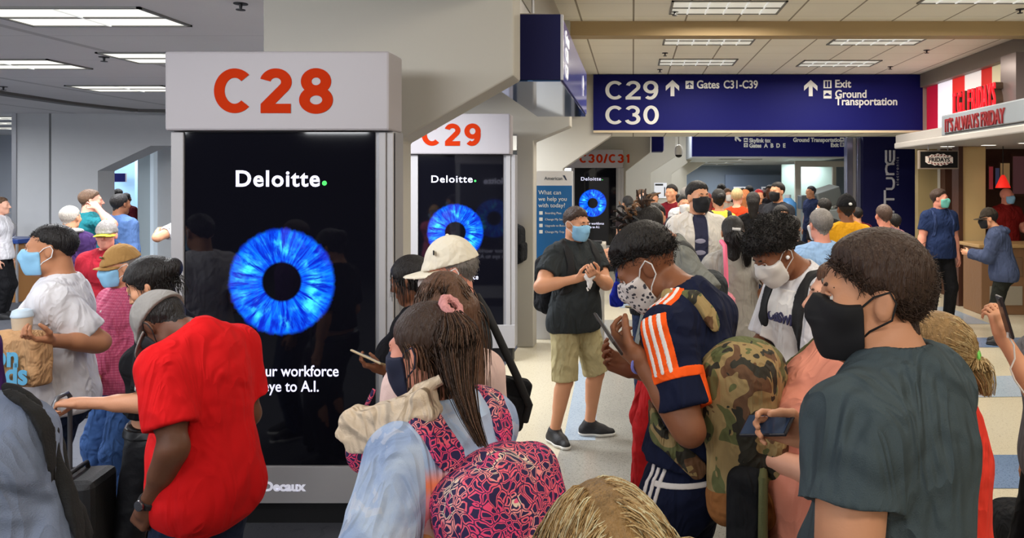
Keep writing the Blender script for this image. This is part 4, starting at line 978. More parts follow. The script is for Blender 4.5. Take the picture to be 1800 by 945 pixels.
        f.do(cap(nbk+up*.045*k, s.hc, ck[0]*k, .10*k, 's', .012))
        if neck in ('v','open','tank'):
            f.do(cap(s.T(0,.10,1.48), s.T(0,.12,1.40 if neck == 'v' else 1.36), .03*k, .012*k, 's', .01))
        if sleeve == 0:
            for i, sx in enumerate((-1,1)): f.do(ell(s.sh[i]+A_(sx*.02,0,-.02)*k, (.062*k,.085*k,.085*k), None, 's', .01))
        if cuts:
            for c in cuts: f.do(c)
        if sub and sleeve not in (None, 0):
            for i in (0,1):
                S, E = s.sh[i], s.el[i]; a = S+(E-S)*(sleeve-.12); q = s.k*(.45+.55*s.b)
                f.do(cap(a, S+(E-S)*(sleeve+.25), .056*q, .058*q, 's', 0))
        s.shapes[name] = f
        return s.out(name, f, mat, fold=fold, seed=seed, mats=mats, mif=mif, lab=lab)
    def bottom(s, mat, name='trousers', length=1.0, r=(.098,.074,.060), waist=1.03, fold=.006, seed=5, ease=.012, h=None, rise=.03):
        k = s.k; h = h or s.h; P = [s.te(0,-.005,.95,(.166,.114,.15),ease), s.te(-.072,-.045,.89,(.09,.085,.10),ease), s.te(.072,-.045,.89,(.09,.085,.10),ease)]
        for i in (0,1):
            if length >= 1:
                P += s.leg(i, ease*.5, r=r)
                P.append(plane(s.an[i]+A_(0,0,-.03*k), (0,0,-1))) if False else None
            else:
                q = s.k*(.45+.55*s.b); hp_, kn, an = s.hip[i], s.kn[i], s.an[i]; e = length*2
                if e <= 1: P.append(cap(hp_, kn, r[0]*q, r[1]*q, k=.03, end=e))
                else: P += [cap(hp_, kn, r[0]*q, r[1]*q, k=.03), cap(kn, an, r[1]*q, r[1]*q, k=.01, end=e-1)]
        P = [p for p in P if p is not None]; P.append(plane(s.T(0,0,waist), s.fr(waist)[:,2]))
        if length >= 1: P.append(plane(A_(0,0,.045*k+s.seat*k), (0,0,-1)))
        f = Fld(P, h); s.shapes[name] = f
        return s.out(name, f, mat, fold=fold, seed=seed, fscale=(8,8,11))
    def shoes(s, mat, sole, name='shoe', e=.010, boot=False, h=None):
        h = h or min(s.h, .009); k = s.k
        for i in (0,1):
            g = s.an[i]-A_(0,0,.085*k); P = s.foot(i, e)
            if boot: P.append(cap(s.an[i], s.an[i]+A_(0,0,.12*k), .05*k, .058*k, k=.02))
            P.append(plane(g+A_(0,0,.012*k), (0,0,-1)))
            o = s.out(name, Fld(P, h), mat)
            q = Fld(s.foot(i, e+.005)+[plane(g+A_(0,0,.002), (0,0,-1)), plane(g+A_(0,0,.026*k), (0,0,1))], h*.8); s.out('sole', q, sole, o)
    # ---------------------------------------------------------------- head wear
    def scalp(s, front=.075, back=-.06, side=.018, soft=.0):
        """region below the hairline is positive (head units)"""
        lx, ly, lz = s.hl
        line = np.where(ly > 0, side+(front-side)*np.clip(ly/.085, 0, 1)**1.2, side+(back-side)*np.clip(-ly/.085, 0, 1))
        line = line+np.where(ly > .03, .014*np.clip((np.abs(lx)-.022)/.03, 0, 1), 0)
        line = line+.004*np.sin(lx*190+2*np.sin(ly*120))+.004*np.sin(ly*170+lx*60)
        return (line-lz)
    def hair(s, mat, style='short', t=.012, front=.082, back=-.07, side=.022, rough=.003, freq=60, seed=9, extra=None, name='hair', mats=None, mif=None, top=0, fold=None):
        F_ = s.HF; K = s.KS; lx, ly, lz = s.hl
        g = s.scalp(front, back, side)*K
        th = t*(.35+.65*np.clip((lz+.02)/.08, 0, 1))+top*np.clip((lz-.05)/.07, 0, 1)
        if style == 'short': th = th*(.12+.88*np.clip(-g/K/.04, 0, 1))
        D = F_.D-(th*K).astype(f32)
        if style == 'afro': D = np.minimum(D, ((np.sqrt((lx/.116)**2+((ly+.018)/.128)**2+((lz-.078)/.088)**2)-1)*.1*K).astype(f32)); g = np.maximum(g, ((ly-.105)*K))
        a = np.maximum(D, g.astype(f32))
        earcut = np.sqrt(((np.abs(lx)-.082)/.022)**2+((ly-.002)/.026)**2+((lz+.006)/.036)**2)-1
        if style in ('short',): a = np.maximum(a, -(earcut*.02*K).astype(f32))
        f = F_.like([]); f.D = a
        if extra:
            lo = np.min([p.lo for p in extra]+[F_.lo], 0)-.03; hi = np.max([p.hi for p in extra]+[F_.lo+F_.h*(F_.n-1)], 0)+.03
            e = Fld(extra, F_.h, lo, hi); i0 = np.round((F_.lo-e.lo)/e.h).astype(int)
            # align grids
            e = Fld(extra, F_.h, F_.lo-i0*F_.h, hi)
            sl = tuple(slice(i0[i], i0[i]+F_.n[i]) for i in range(3)); gk = .012*K; A, B = e.D[sl], a[:e.D[sl].shape[0], :e.D[sl].shape[1], :e.D[sl].shape[2]]
            hh = np.maximum(f32(gk)-np.abs(A-B), 0)/f32(gk); e.D[sl] = np.minimum(A, B)-hh*hh*f32(gk*.25); f = e
        s.shapes[name] = f
        V, Q = surf(f.D, f.lo, f.h)
        if rough:
            N_ = vnormals(V, Q); L_ = (V-s.hc)@s.Hm
            V = V+N_*(rough*K*wob(L_, seed, freq if hasattr(freq, '__len__') else (freq, freq*.45, freq*.6), 6))[:,None]
        return npmesh(name, V, Q, mat, s.obj)
    def scalp_pts(s, n, front=.072, back=-.07, side=.015, seed=2, t=.004):
        """random roots on the hairy part of the skull, with outward normals (local frame)"""
        r = np.random.RandomState(seed); out = [];
        while len(out) < n:
            v = nrm(r.normal(size=3)); p = A_(0,-.012,.035)+v*A_(.074+t,.096+t,.088+t)
            ln = side+(front-side)*min(1, max(0, p[1]/.085))**1.2 if p[1] > 0 else side+(back-side)*min(1, -p[1]/.085)
            if p[2] > ln and not (abs(p[0]) > .06 and abs(p[1]) < .028 and p[2] < .03): out.append((p, nrm(v/A_(.074,.096,.088))))
        return np.array([o[0] for o in out]), np.array([o[1] for o in out])
    def short_strands(s, mat, n=1400, length=.035, comb=(0,-.6,-.5), r=.0011, lift=.35, jit=.35, seed=4, name='hair_strands', **kw):
        P, Nn = s.scalp_pts(n, seed=seed, **kw); rr = np.random.RandomState(seed+1); lines = []
        c = np.array(comb, float)
        for p, n_ in zip(P, Nn):
            d = c+rr.normal(size=3)*jit; d = nrm(d-n_*(d@n_)*.8+n_*lift); q = p; L_ = [q]; l = length*rr.uniform(.6,1.25)
            for j in range(4):
                q = q+d*l/4; L_.append(q); d = nrm(d-n_*.22+c*.12)
            lines.append(L_)
        X = np.array(lines)*s.KS; X = X@s.Hm.T+s.hc
        return tubes(name, X, r*s.KS*1.1, r*.4, mat, s.obj)
    def mask(s, mat, loops=None, top=.010, bot=-.112, t=.008, name='face_mask', puff=1):
        lx, ly, lz = s.hl; K = s.KS
        D = s.HF.D-f32(t*K)
        nose = top+.006*np.clip(1-np.abs(lx)/.03, 0, 1)-np.clip(np.abs(lx)-.03, 0, 1)*.25
        reg = np.maximum(np.maximum(lz-nose, bot-lz), .030+.1*np.clip(np.abs(lz+.05)-.03, 0, 1)-ly)*K
        if puff:
            pe = (np.sqrt((lx/.05)**2+((ly-.068)/(.046+.006*(lz<-.03)))**2+((lz+.045)/.068)**2)-1)*.045*K; hh = np.maximum(.03-np.abs(D-pe), 0)/.03; D = np.minimum(D, pe)-hh*hh*.0075
        f = s.HF.like([]); f.D = np.maximum(D, reg.astype(f32)); o = s.out(name, f, mat)
        if loops is not None and o is not None:
            for sx in (-1,1):
                m = MB(); q = lambda x, y, z: tuple(s.hp(sx*x, y, z))
                m.tube([q(.066,.034,-.006), q(.078,.012,.016), q(.086,-.016,.026), q(.090,-.026,.006), q(.086,-.018,-.026), q(.068,.02,-.05), q(.060,.034,-.066)], .0022*K, 5)
                m.build('ear_loop', loops, o, smooth=True)
        return o
    def cap(s, mat, brim=None, z=.045, tilt=-8, t=.016, bl=.085, name='cap', brim_yaw=0, squash=1, patch=None, drop=.0):
        lx, ly, lz = s.hl; K = s.KS; tl = math.tan(math.radians(tilt))
        D = s.HF.D-f32(t*K)
        dome = ((np.sqrt((lx/.087)**2+((ly+.008)/.108)**2+((lz-.04)/.116)**2)-1)*.09*K).astype(f32); D = np.minimum(D, dome)
        f = s.HF.like([]); f.D = np.maximum(D, ((z-ly*tl*-1-lz)*K).astype(f32)); o = s.out(name, f, mat)
        bz = z+.085*(-tl)*-1
        def br(x, y, zz): return s.hp(*(rzm(brim_yaw)@A_(x, y, zz)))
        P = []
        f2 = s.HF.like([]); cy, cz = .088+bl*.35, z+tl*(.088+bl*.35)*1.0-drop
        arc = cz-(lx/.085)**2*.022-(ly-.088)*.12
        slab = np.abs(lz-arc)-.0045
        ov = (np.sqrt((lx/.084)**2+((ly-.055)/(bl+.045))**2)-1)*.07
        dome2 = .078-np.sqrt(lx**2+(ly+.012)**2)*1.0
        f2.D = (np.maximum(np.maximum(slab, ov), np.maximum(dome2-.0, .02-ly))*K).astype(f32)
        s.out('brim', f2, brim or mat, o)
        bt = MB().lathe([(.007*K,0),(.007*K,.004*K),(.002*K,.007*K)], n=10); b_ = bt.build('button', brim or mat, o); b_.location = tuple(s.hp(0,-.008,.155)); b_.rotation_euler = Matrix(s.Hm.tolist()).to_euler()
        return o
    def face(s, brow=None, eyes=True, glasses=None):
        K = s.KS; wm = M('eye_white', (220,214,208), .25); im = M('eye_iris', (50,34,24), .2)
        if eyes:
            for sx in (-1,1):
                m = MB(); c = s.hp(sx*.031,.079,.010); r = .0125*K; n = 10
                prof = [(math.sin(PI*j/8)*r, -math.cos(PI*j/8)*r) for j in range(9)]; prof[0] = (1e-4,-r); prof[-1] = (1e-4,r)
                m.lathe(prof, n=12); m.mi = [1 if (f // 12) >= 6 and f < 96 else (1 if f == 97 else 0) for f in range(len(m.f))]
                o = m.build('eye', wm, s.obj, smooth='all', mats=[wm, im]); o.location = tuple(c); o.rotation_euler = (Matrix(s.Hm.tolist())@Matrix.Rotation(-PI/2, 3, 'X')).to_euler()
            for sx in (-1,1): MB().tube([tuple(s.hp(sx*.019,.0885,.0155)), tuple(s.hp(sx*.031,.0925,.0185)), tuple(s.hp(sx*.043,.0865,.0155))], [.002*K,.0042*K,.002*K], 6).build('eyelid', skin_mat(s.skin), s.obj, smooth=True)
        if brow:
            for sx in (-1,1):
                MB().tube([tuple(s.hp(sx*.012,.0935,.032)), tuple(s.hp(sx*.030,.0925,.036)), tuple(s.hp(sx*.048,.079,.031))], [.003*K,.0042*K,.002*K], 5).build('eyebrow', brow, s.obj, smooth=True)
        if glasses:
            m = MB()
            for sx in (-1,1):
                c = [tuple(s.hp(sx*(.033+.024*math.cos(a)), .106-.006*abs(math.cos(a)), .008+.019*math.sin(a))) for a in np.linspace(0, 2*PI, 17)]
                m.tube(c, .0016*K, 5); m.tube([tuple(s.hp(sx*.057,.098,.012)), tuple(s.hp(sx*.082,.0,.014))], .0016*K, 5)
            m.tube([tuple(s.hp(-.009,.108,.012)), tuple(s.hp(.009,.108,.012))], .0016*K, 5); m.build('glasses', glasses, s.obj, smooth=True)
    # ---------------------------------------------------------------- things that cling to a garment
    def patch(s, name, on, mat, region, t=.003, parent=None, k=0, h=None, cut=None):
        """thin layer on garment `on` inside the region prims"""
        f = s.shapes[on]; lo = np.min([p.lo for p in region], 0)-.02; hi = np.max([p.hi for p in region], 0)+.02
        g = f.sub(lo, hi)
        if (g.n < 4).any(): return None
        if h and h < g.h*.8:                       # refine the small block so the patch edge is crisp
            z = int(round(g.h/h)); o = g
            g = Fld.__new__(Fld); g.h = o.h/z; g.pad = o.pad; g.lo = o.lo; g.n = (o.n-1)*z+1; g.ax = [(g.lo[i]+g.h*np.arange(g.n[i])).astype(f32) for i in range(3)]
            D = o.D
            for ax in range(3):
                m = D.shape[ax]; q = np.arange((m-1)*z+1)/z; i0 = np.minimum(q.astype(int), m-2); t_ = (q-i0).astype(f32); sh = [1,1,1]; sh[ax] = len(q); t_ = t_.reshape(sh)
                D = np.take(D, i0, ax)*(1-t_)+np.take(D, i0+1, ax)*t_
            g.D = D
        r = g.like(region)
        r.D = np.maximum(r.D, g.D-f32(t)); r.D = np.maximum(r.D, -(g.D+f32(.018)))
        if cut:
            for c in cut: r.do(c)
        par = parent if parent is not None else s.obj
        V, Q = surf(r.D, r.lo, r.h)
        if not len(Q): return None
        fo, fs, sd = s.folds.get(on, (0, 1, 1))
        if fo:                                     # follow the garment's own folds
            I = np.clip(np.round((V-g.lo)/g.h).astype(int), 1, np.array(g.D.shape)-2); N_ = np.stack([g.D[tuple((I+np.eye(3, dtype=int)[a]).T)]-g.D[tuple((I-np.eye(3, dtype=int)[a]).T)] for a in range(3)], 1); N_ /= np.maximum(1e-6, np.linalg.norm(N_, axis=1))[:,None]
            V = V+N_*(fo*(.8*wob(V, sd, np.array(fs))+.9*(.45-np.abs(wob(V, sd+40, np.array(fs)*A_(2.1,2.1,1.2), 4)))))[:,None]
        return npmesh(name, V, Q, mat, par)
def sdf_thing(name, label, cat, base, rz, parts, h, group=None):
    """parts: list of (part name, prims, material, fold); prims in the thing's own frame"""
    t = thing(name, label, cat, base, math.radians(rz), group); o = {}
    for nm, P, mat, fold in parts:
        f = Fld(P, h); V, Q = surf(f.D, f.lo, f.h)
        if not len(Q): continue
        if fold: V = V+vnormals(V, Q)*(fold*wob(V, hash(nm) % 97 if False else len(nm)*7, (16,16,16)))[:,None]
        o[nm] = npmesh(nm, V, Q, mat, t)
    return t, o
def lt(p, base, rzdeg): return rzm(rzdeg).T@(np.array(p)-np.array(base))
def phone(label, center, d, n, case=(30,30,34), screen=(120,170,220), lit=.4, w=.072, l=.148):
    """flat phone: d long axis, n screen normal (world)"""
    d = nrm(d); n = nrm(np.array(n)-d*(np.array(n)@d)); sd = np.cross(d, n); Mx = Matrix(np.stack([sd, d, n], 1).tolist()).to_4x4()
    t = thing('phone', label, 'phone', center); t.matrix_world = Matrix.Translation(Vector(center))@Mx
    MB().box((-w/2,-l/2,-.0045),(w/2,l/2,.0045)).build('case', M('phone_case_%d%d%d' % case, case, .3), t, bevel=.004)
    MB().box((-w/2+.004,-l/2+.006,.0045),(w/2-.004,l/2-.006,.0055)).build('screen', M('phone_screen_%d%d%d' % screen, screen, .15, emit=lit), t)
    MB().box((-w/2+.006,l/2-.036,-.0065),(-w/2+.03,l/2-.008,-.0045)).build('camera_bump', DARK, t, bevel=.002)
    return t

def flow(p, mat, n=600, length=.4, comb=(0,-.5,-.4), part=None, seed=3, r=.0016, steps=14, jit=.25, out=1.10, front=.075, back=-.07, side=.0, body=True, name='hair_strands', grav=.36, keep=None, spread=.0, end=.35):
    """long strands that leave the scalp, follow the skull and hang down (local frame of the person)"""
    P, Nn = p.scalp_pts(n, front=front, back=back, side=side, seed=seed); rr = np.random.RandomState(seed+1)
    if keep is not None:
        m = np.array([keep(q) for q in P]); P, Nn = P[m], Nn[m]
    n = len(P); c = np.array(comb, float); d = np.tile(c, (n,1))
    if part is not None: d = d+np.stack([np.where(P[:,0]-part > 0, .9, -.9), np.zeros(n), np.zeros(n)], 1)
    d = d+rr.normal(size=(n,3))*jit; d = d-Nn*(d*Nn).sum(1)[:,None]*.85; d /= np.linalg.norm(d, axis=1)[:,None]
    K = p.KS; ln = length/K*rr.uniform(.75,1.1,n)/steps; q = P+Nn*.004; L_ = [q]; C = A_(0,-.012,.030); rad = A_(.074,.096,.088)*out
    dn = p.Hm.T@A_(0,0,-1)
    lay = 1+rr.uniform(0,.06,n)
    for i in range(steps):
        q = q+d*ln[:,None]; e = (q-C)/rad; m = np.linalg.norm(e, axis=1); ins = m < lay
        q[ins] = C+(e[ins]/m[ins][:,None]*lay[ins][:,None])*rad
        d = d*(1-grav)+dn*grav+rr.normal(size=(n,3))*.03+spread*Nn*.1; d /= np.linalg.norm(d, axis=1)[:,None]; L_.append(q)
    X = np.stack(L_, 1)*K; X = X@p.Hm.T+p.hc
    return tubes(name, X, r*K, r*end*K, mat, p.obj)
def tie_strands(p, mat, tie, tail, n=500, seed=5, r=.0016, tail_r=(.02,.04,.015), front=.075, back=-.09, side=-.02, name='hair_strands', keep=None, lie=1.07, r1=.4):
    """strands drawn over the skull to a tie (head units) and then down a tail polyline (local frame)"""
    P, Nn = p.scalp_pts(n, front=front, back=back, side=side, seed=seed); rr = np.random.RandomState(seed)
    if keep is not None: P = P[np.array([keep(q) for q in P])]
    n = len(P); C = A_(0,-.012,.030); rad = A_(.074,.096,.088); K = p.KS
    a = (P-C)/rad; a /= np.linalg.norm(a, axis=1)[:,None]; b = (np.array(tie)-C)/rad; bl = np.linalg.norm(b); b = np.tile(b/bl, (n,1)); L_ = []
    lay = lie+rr.uniform(-.03,.03,n)
    for t in np.linspace(0,1,8):
        e = a*(1-t)+b*t; e /= np.linalg.norm(e, axis=1)[:,None]; h = (lay-(lay-1.0)*(1-min(1,t*4)))*(1-t**3)+bl*t**3
        L_.append((C+e*h[:,None]*rad+rr.normal(size=(n,3))*.0012)*K@p.Hm.T+p.hc)
    T_ = np.array([np.asarray(q, float) for q in tail]); m = len(T_); o = rr.normal(size=(n,3))*.6; ln = rr.uniform(.72,1.0,n)
    steps = 14; X0 = L_[-1]
    for j in range(1, steps+1):
        u = j/steps*ln*(m-1); i = np.minimum(u.astype(int), m-2); f = (u-i)[:,None]; q = T_[i]*(1-f)+T_[i+1]*f
        w = np.interp(j/steps, [0,.35,1], tail_r); g = min(1, j/2.5)
        L_.append(X0*(1-g)*.0+q+o*w*np.array([1,1,.3])+(X0-T_[0])*(1-g))
    return tubes(name, np.stack(L_, 1), r*K, r*r1*K, mat, p.obj)
def backpack(p, label, c, hw, mat, strap=None, on='shirt', tilt=0, sides=(0,1), pocket=None, h=.010, base_mat=None, name='backpack', cat='backpack', sway=0, strap_r=.03, inner=1.0, grip=True):
    """c = bag centre in the wearer's standing reference frame, hw = half width, depth, height (m)"""
    C = p.T(*c); Mx = p.fr(min(1.3, c[2]))@rzm(sway)@rx(tilt); b = C+Mx@A_(0,0,-hw[2]); base = p.l2w(b)
    t = thing(name, label, cat, base, math.radians(p.rz)); L_ = lambda x, y, z: Mx@A_(x,y,z)-b+C
    w, d, hh = hw; o = {}
    def put(nm, P, m, fold=0, par=None):
        f = Fld(P, h); V, Q = surf(f.D, f.lo, f.h)
        if fold: V = V+vnormals(V, Q)*(fold*wob(V, len(nm), (18,18,12)))[:,None]
        return npmesh(nm, V, Q, m, par or t)
    main = [rbox(L_(0,0,-.03*hh), (w,d,hh*.9), Mx, min(w,d)*.62, k=.04), ell(L_(0,.0,hh*.55), (w*.88,d*.9,hh*.46), Mx, k=.05)]
    body = put('main_compartment', main, mat, .007)
    put('front_pocket', [rbox(L_(0,-d*.86,-hh*.35), (w*.78,d*.42,hh*.46), Mx, d*.32)], pocket or mat, .004)
    if base_mat: put('base_panel', [rbox(L_(0,0,-hh*.72), (w*1.02,d*1.04,hh*.27), Mx, min(w,d)*.5), plane(L_(0,0,-hh*.52), Mx[:,2])], base_mat, .004)
    m = MB(); m.tube([tuple(L_(w*.55*math.cos(a), -d*.35, hh*.62+hh*.25*math.sin(a))) for a in np.linspace(0, PI, 9)], .004, 5); m.build('zip', DARK, t, smooth=True)
    if grip: MB().tube([tuple(L_(-.035,d*.7,hh*.86)), tuple(L_(-.03,d*.75,hh*1.07)), tuple(L_(.03,d*.75,hh*1.07)), tuple(L_(.035,d*.7,hh*.86))], .008, 6).build('grab_loop', strap or mat, t, smooth=True)
    for i in sides:
        sx = -1 if i == 0 else 1
        pts = [p.T(sx*.10*inner,-.13,1.40), p.T(sx*.112*inner,-.07,1.47), p.T(sx*.118*inner,.01,1.485), p.T(sx*.122*inner,.10,1.42), p.T(sx*.125,.135,1.30), p.T(sx*.135,.11,1.17), p.T(sx*.15,.02,1.09), p.T(sx*.13,-.1,1.02)]
        q = p.patch('strap', on, strap or mat, chain(pts, strap_r*p.k, .01), t=.011, parent=t, h=p.h*.5)
        if q: q.location = tuple(-b)
    return t
# ================================================================ the people, nearest first
BLK = hair_mat('hair_black', (26, 22, 21)); BRH = hair_mat('hair_brown', (98, 68, 50)); DBR = hair_mat('hair_dark_brown', (64, 46, 37)); LBR = hair_mat('hair_light_brown', (96, 72, 54))
GRY = hair_mat('hair_grey', (136, 130, 126)); BLD = hair_mat('hair_blonde', (204, 176, 128), var=.5); BLD2 = hair_mat('hair_dark_blonde', (150, 118, 76), var=.5)
MBLUE = M('mask_blue', (138, 190, 224), .7, bump=.1, bscale=60); MBLK = M('mask_black', (22, 22, 26), .8); MWHT = M('mask_white', (220, 216, 212), .75); MTEAL = M('mask_teal', (110, 190, 178), .7)
LOOP = M('loop_white', (225, 225, 225), .6); SOLE = M('sole_white', (216, 214, 208), .6); SHB = M('shoe_black', (24, 24, 27), .6, bump=.15, bscale=80)
DENIM = cloth('denim_dark', (32, 42, 66), .6, 1.3, var=.15); JEANS = cloth('denim_blue', (64, 96, 150), .8, 1.4, var=.25); BLKC = cloth('cloth_black', (24, 24, 27), .5); CHAR = cloth('cloth_charcoal', (58, 62, 66), .6)
BAGB = cloth('bag_black', (26, 27, 30), .5, 1.5)
STRAPB = M('strap_black', (26, 26, 28), .8, bump=.2, bscale=300)
HN, HFN = .0075, .0042            # voxel sizes close to the camera
def watch(p, i, mat, face, t=.008):
    w, e = p.wr[i], p.el[i]; d = nrm(w-e); r = .030*p.k*(.45+.55*p.b)*(1-.13*p.fem); a = w-d*.015
    f = Fld([cap(a-d*.012, a+d*.012, r+.006, k=0), plane(a+d*.011, d), plane(a-d*.011, -d)], .004)
    p.out('watch_band', f, mat); n = p.hd[i][2]*-1; c = a+n*(r+.006)
    m = MB().lathe([(.017,-.002),(.019,.002),(.017,.007),(.012,.008)], n=18).build('watch_face', face, p.obj, smooth=True); m.location = tuple(c); m.rotation_euler = Vector(n.tolist()).to_track_quat('Z','Y').to_euler()
def collar(p, mat, name='collar', r=.075, hgt=.022, front_open=True):
    pts = []
    for a in np.linspace(-PI*.5+(.35 if front_open else 0), PI*1.5-(.35 if front_open else 0), 13):
        a2 = a+PI
        x, y = r*math.cos(a2), r*.95*math.sin(a2)*-1
        pts.append(p.T(x*.92, -.022-y*.9 if False else -.018+.062*math.sin(a2)*-1*-1, 1.478+.02*(-math.sin(a2))))
    return None
def neckring(p, mat, name, r=.066, tube=.012, z=1.472, drop=.03, gap=.0, lift=0):
    """collar band round the neck; drop lowers the front"""
    n = 22; pts = []
    for j in range(n+1):
        a = PI/2+gap+(2*PI-2*gap)*j/n
        pts.append(tuple(p.T(r*1.02*math.cos(a), -.012+r*1.05*math.sin(a), z-drop*(.5+.5*math.sin(a))+lift)))
    return MB().tube(pts, tube*p.k, 8).build(name, mat, p.obj, smooth=True)
# ---- man in the red polo shirt, head bowed over his phone
REDP = cloth('polo_red', (206,22,26), .42)
p = Person('heavyset man in a red polo shirt and grey cap bowing his head', (291,572,2.72), 74, b=1.06, belly=.25, lean=0, bend=12, hp=56, neckp=56, skin='dark', h=HN, hf=HFN, fine=True, L=('px',260,886,2.50), lp=(-.2,-.9,.1), R=(.12,.20,.98), hcurl=(.75,.5), hnorm=((1,0,.0),None))
red_man = p
p.top(REDP, 'polo_shirt', sleeve=.74, ease=.020, sl_ease=.022, hem=.75, fold=.006, low=True); p.bottom(DENIM); p.shoes(SHB, SHB)
neckring(p, REDP, 'collar', r=.074, tube=.015, z=1.487, drop=.03)
p.hair(BLK, t=.005, rough=.001); p.mask(MBLK, M('loop_black', (24,24,26), .7)); p.face(eyes=False)
GREYCAP = cloth('cap_grey', (138,134,130), .25, 2)
p.cap(GREYCAP, z=.030, tilt=-4, t=.016, bl=.075)
watch(p, 0, STRAPB, M('watch_steel', (120,120,124), .25, metal=.9))
# ---- woman in black behind him, arm out to a suitcase handle
p = Person('woman in a black tee reaching for a suitcase handle behind the red polo man', (268,503,3.25), 100, fem=1, lean=-7, bend=10, hp=30, skin='tan', h=.009, hf=.006, fine=True, L=('px',142,708,3.0), lp=(-.2,-.3,-1), hcurl=(.85,.4), hnorm=((0,0,-1),None))
p.top(BLKC, 'tee_shirt', sleeve=.80, ease=.012, hem=1.02, fold=.006, fscale=None) if False else p.top(BLKC, 'tee_shirt', sleeve=.80, ease=.012, hem=1.03, fold=.006)
for q in (-.012, .012): p.patch('sleeve_stripe', 'tee_shirt', M('stripe_white', (190,190,192), .8), [cap(p.sh[0]+(p.el[0]-p.sh[0])*.45+A_(-.06,q*2,0), p.sh[0]+(p.el[0]-p.sh[0])*.79+A_(-.06,q*2,0), .004)], t=.002, h=.003)
p.bottom(M('pants_black_shiny', (20,20,23), .45, bump=.3, bscale=18), r=(.092,.060,.046), waist=.99); p.shoes(SHB, SHB)
f = p.shapes['trousers']; p.patch('belt', 'trousers', M('belt_black', (16,16,17), .35), [ell(p.T(0,0,.965), (.3,.3,.022))], t=.006, h=.005)
p.hair(BLK, 'long', t=.022, back=-.11, side=-.01, rough=.004, extra=[ell(p.hp(0,-.115,.03), (.05*p.KS,.045*p.KS,.05*p.KS))]); p.face()
flow(p, BLK, 260, .10, comb=(0,-.9,-.3), seed=8, r=.0018, steps=8)
suit_b = W(132,0,3.0); suitcase('suitcase', 'black upright suitcase gripped by the woman in black', (suit_b[0],3.02,0), math.radians(100), .22, .20, .76, M('suitcase_black', (28,28,30), .5, bump=.2, bscale=200), handle=.30)
# ---- man in the pink plaid shirt, tan cap and blue mask
def plaid(N, L, v):
    x, y, z = sep(N, L, v); st = lambda c, k: math_n(N, L, 'GREATER_THAN', math_n(N, L, 'SINE', math_n(N, L, 'MULTIPLY', c, k)), .55)
    n = noise(N, L, v, 6, 2); c = mixc(N, L, n, lin((200,84,116)), lin((176,62,98)))
    c = mixc(N, L, math_n(N, L, 'MULTIPLY', st(z, 420), .3), c, lin((230,150,170))); return mixc(N, L, math_n(N, L, 'MULTIPLY', math_n(N, L, 'MAXIMUM', st(x, 420), st(y, 420)), .35), c, lin((150,44,84)))
PLAID = crease(pattern('shirt_pink_plaid', plaid, .9), .7)
p = Person('older man in a pink plaid shirt, tan cap, blue mask and jeans', (213,470,4.3), 152, b=1.05, belly=.5, hp=6, hy=-16, skin='tan', h=.009, hf=.006, fine=True, R=('px',162,690,4.08), rp=(.6,-.7,-.3), L=('px',250,700,4.15), hcurl=(.5,.7), feet=[('px',222,906,4.25,10),('px',190,896,4.3,-35)])
p.top(PLAID, 'button_shirt', sleeve=None, fore=.9, ease=.018, hem=.84, fold=.006, neck='v'); p.bottom(JEANS, r=(.096,.078,.068), fold=.009); neckring(p, PLAID, 'collar', r=.070, tube=.014, z=1.485, drop=.035)
fm = M('shirt_button', (236,214,220), .4)
for z in (1.36,1.28,1.20,1.12,1.04,.96):
    q = p.T(.0,.15,z); p.patch('button', 'button_shirt', fm, [cap(p.T(.01,.0,z), p.T(.01,.3,z), .006)], t=.004, h=.004)
for sx in (-1,1): p.patch('chest_pocket', 'button_shirt', PLAID, [rbox(p.T(sx*.085,.14,1.27), (.045,.08,.052), r=.006)], t=.004, h=.004)
p.shoes(M('boot_brown', (150,96,52), .45, bump=.1, bscale=40), M('boot_sole', (70,46,32), .6), 'boot', boot=True)
p.hair(GRY, t=.004, rough=.001); TANCAP = cloth('cap_tan', (170,130,78), .25, 2); p.mask(MBLUE, LOOP); p.face(brow=GRY); cp_ = p.cap(TANCAP, z=.042, tilt=-10, bl=.052)
MB().tube([tuple(p.hp(-.03,.098,.082)), tuple(p.hp(0,.104,.083)), tuple(p.hp(.03,.098,.082))], .006, 6).build('cap_embroidery', M('embroidery_brown', (96,70,40), .8), cp_, smooth=True)
t = thing('drink_cup', 'orange banded paper cup with straw held by the pink shirt man', 'cup', W(157,718,4.0))
MB().lathe([(.026,0),(.035,.10),(.037,.105)], n=18).build('cup_body', M('cup_white', (220,216,210), .5), t, smooth=True); MB().lathe([(.0285,.02),(.0325,.06)], n=18).build('cup_band', M('cup_orange', (226,110,50), .5), t, smooth=True); MB().lathe([(.038,.105),(.036,.113)], n=18).build('lid', WHITE, t); MB().tube([(.008,0,.11),(.0,0,.19)], .004, 6).build('straw', M('straw_white', (232,232,236), .4), t)
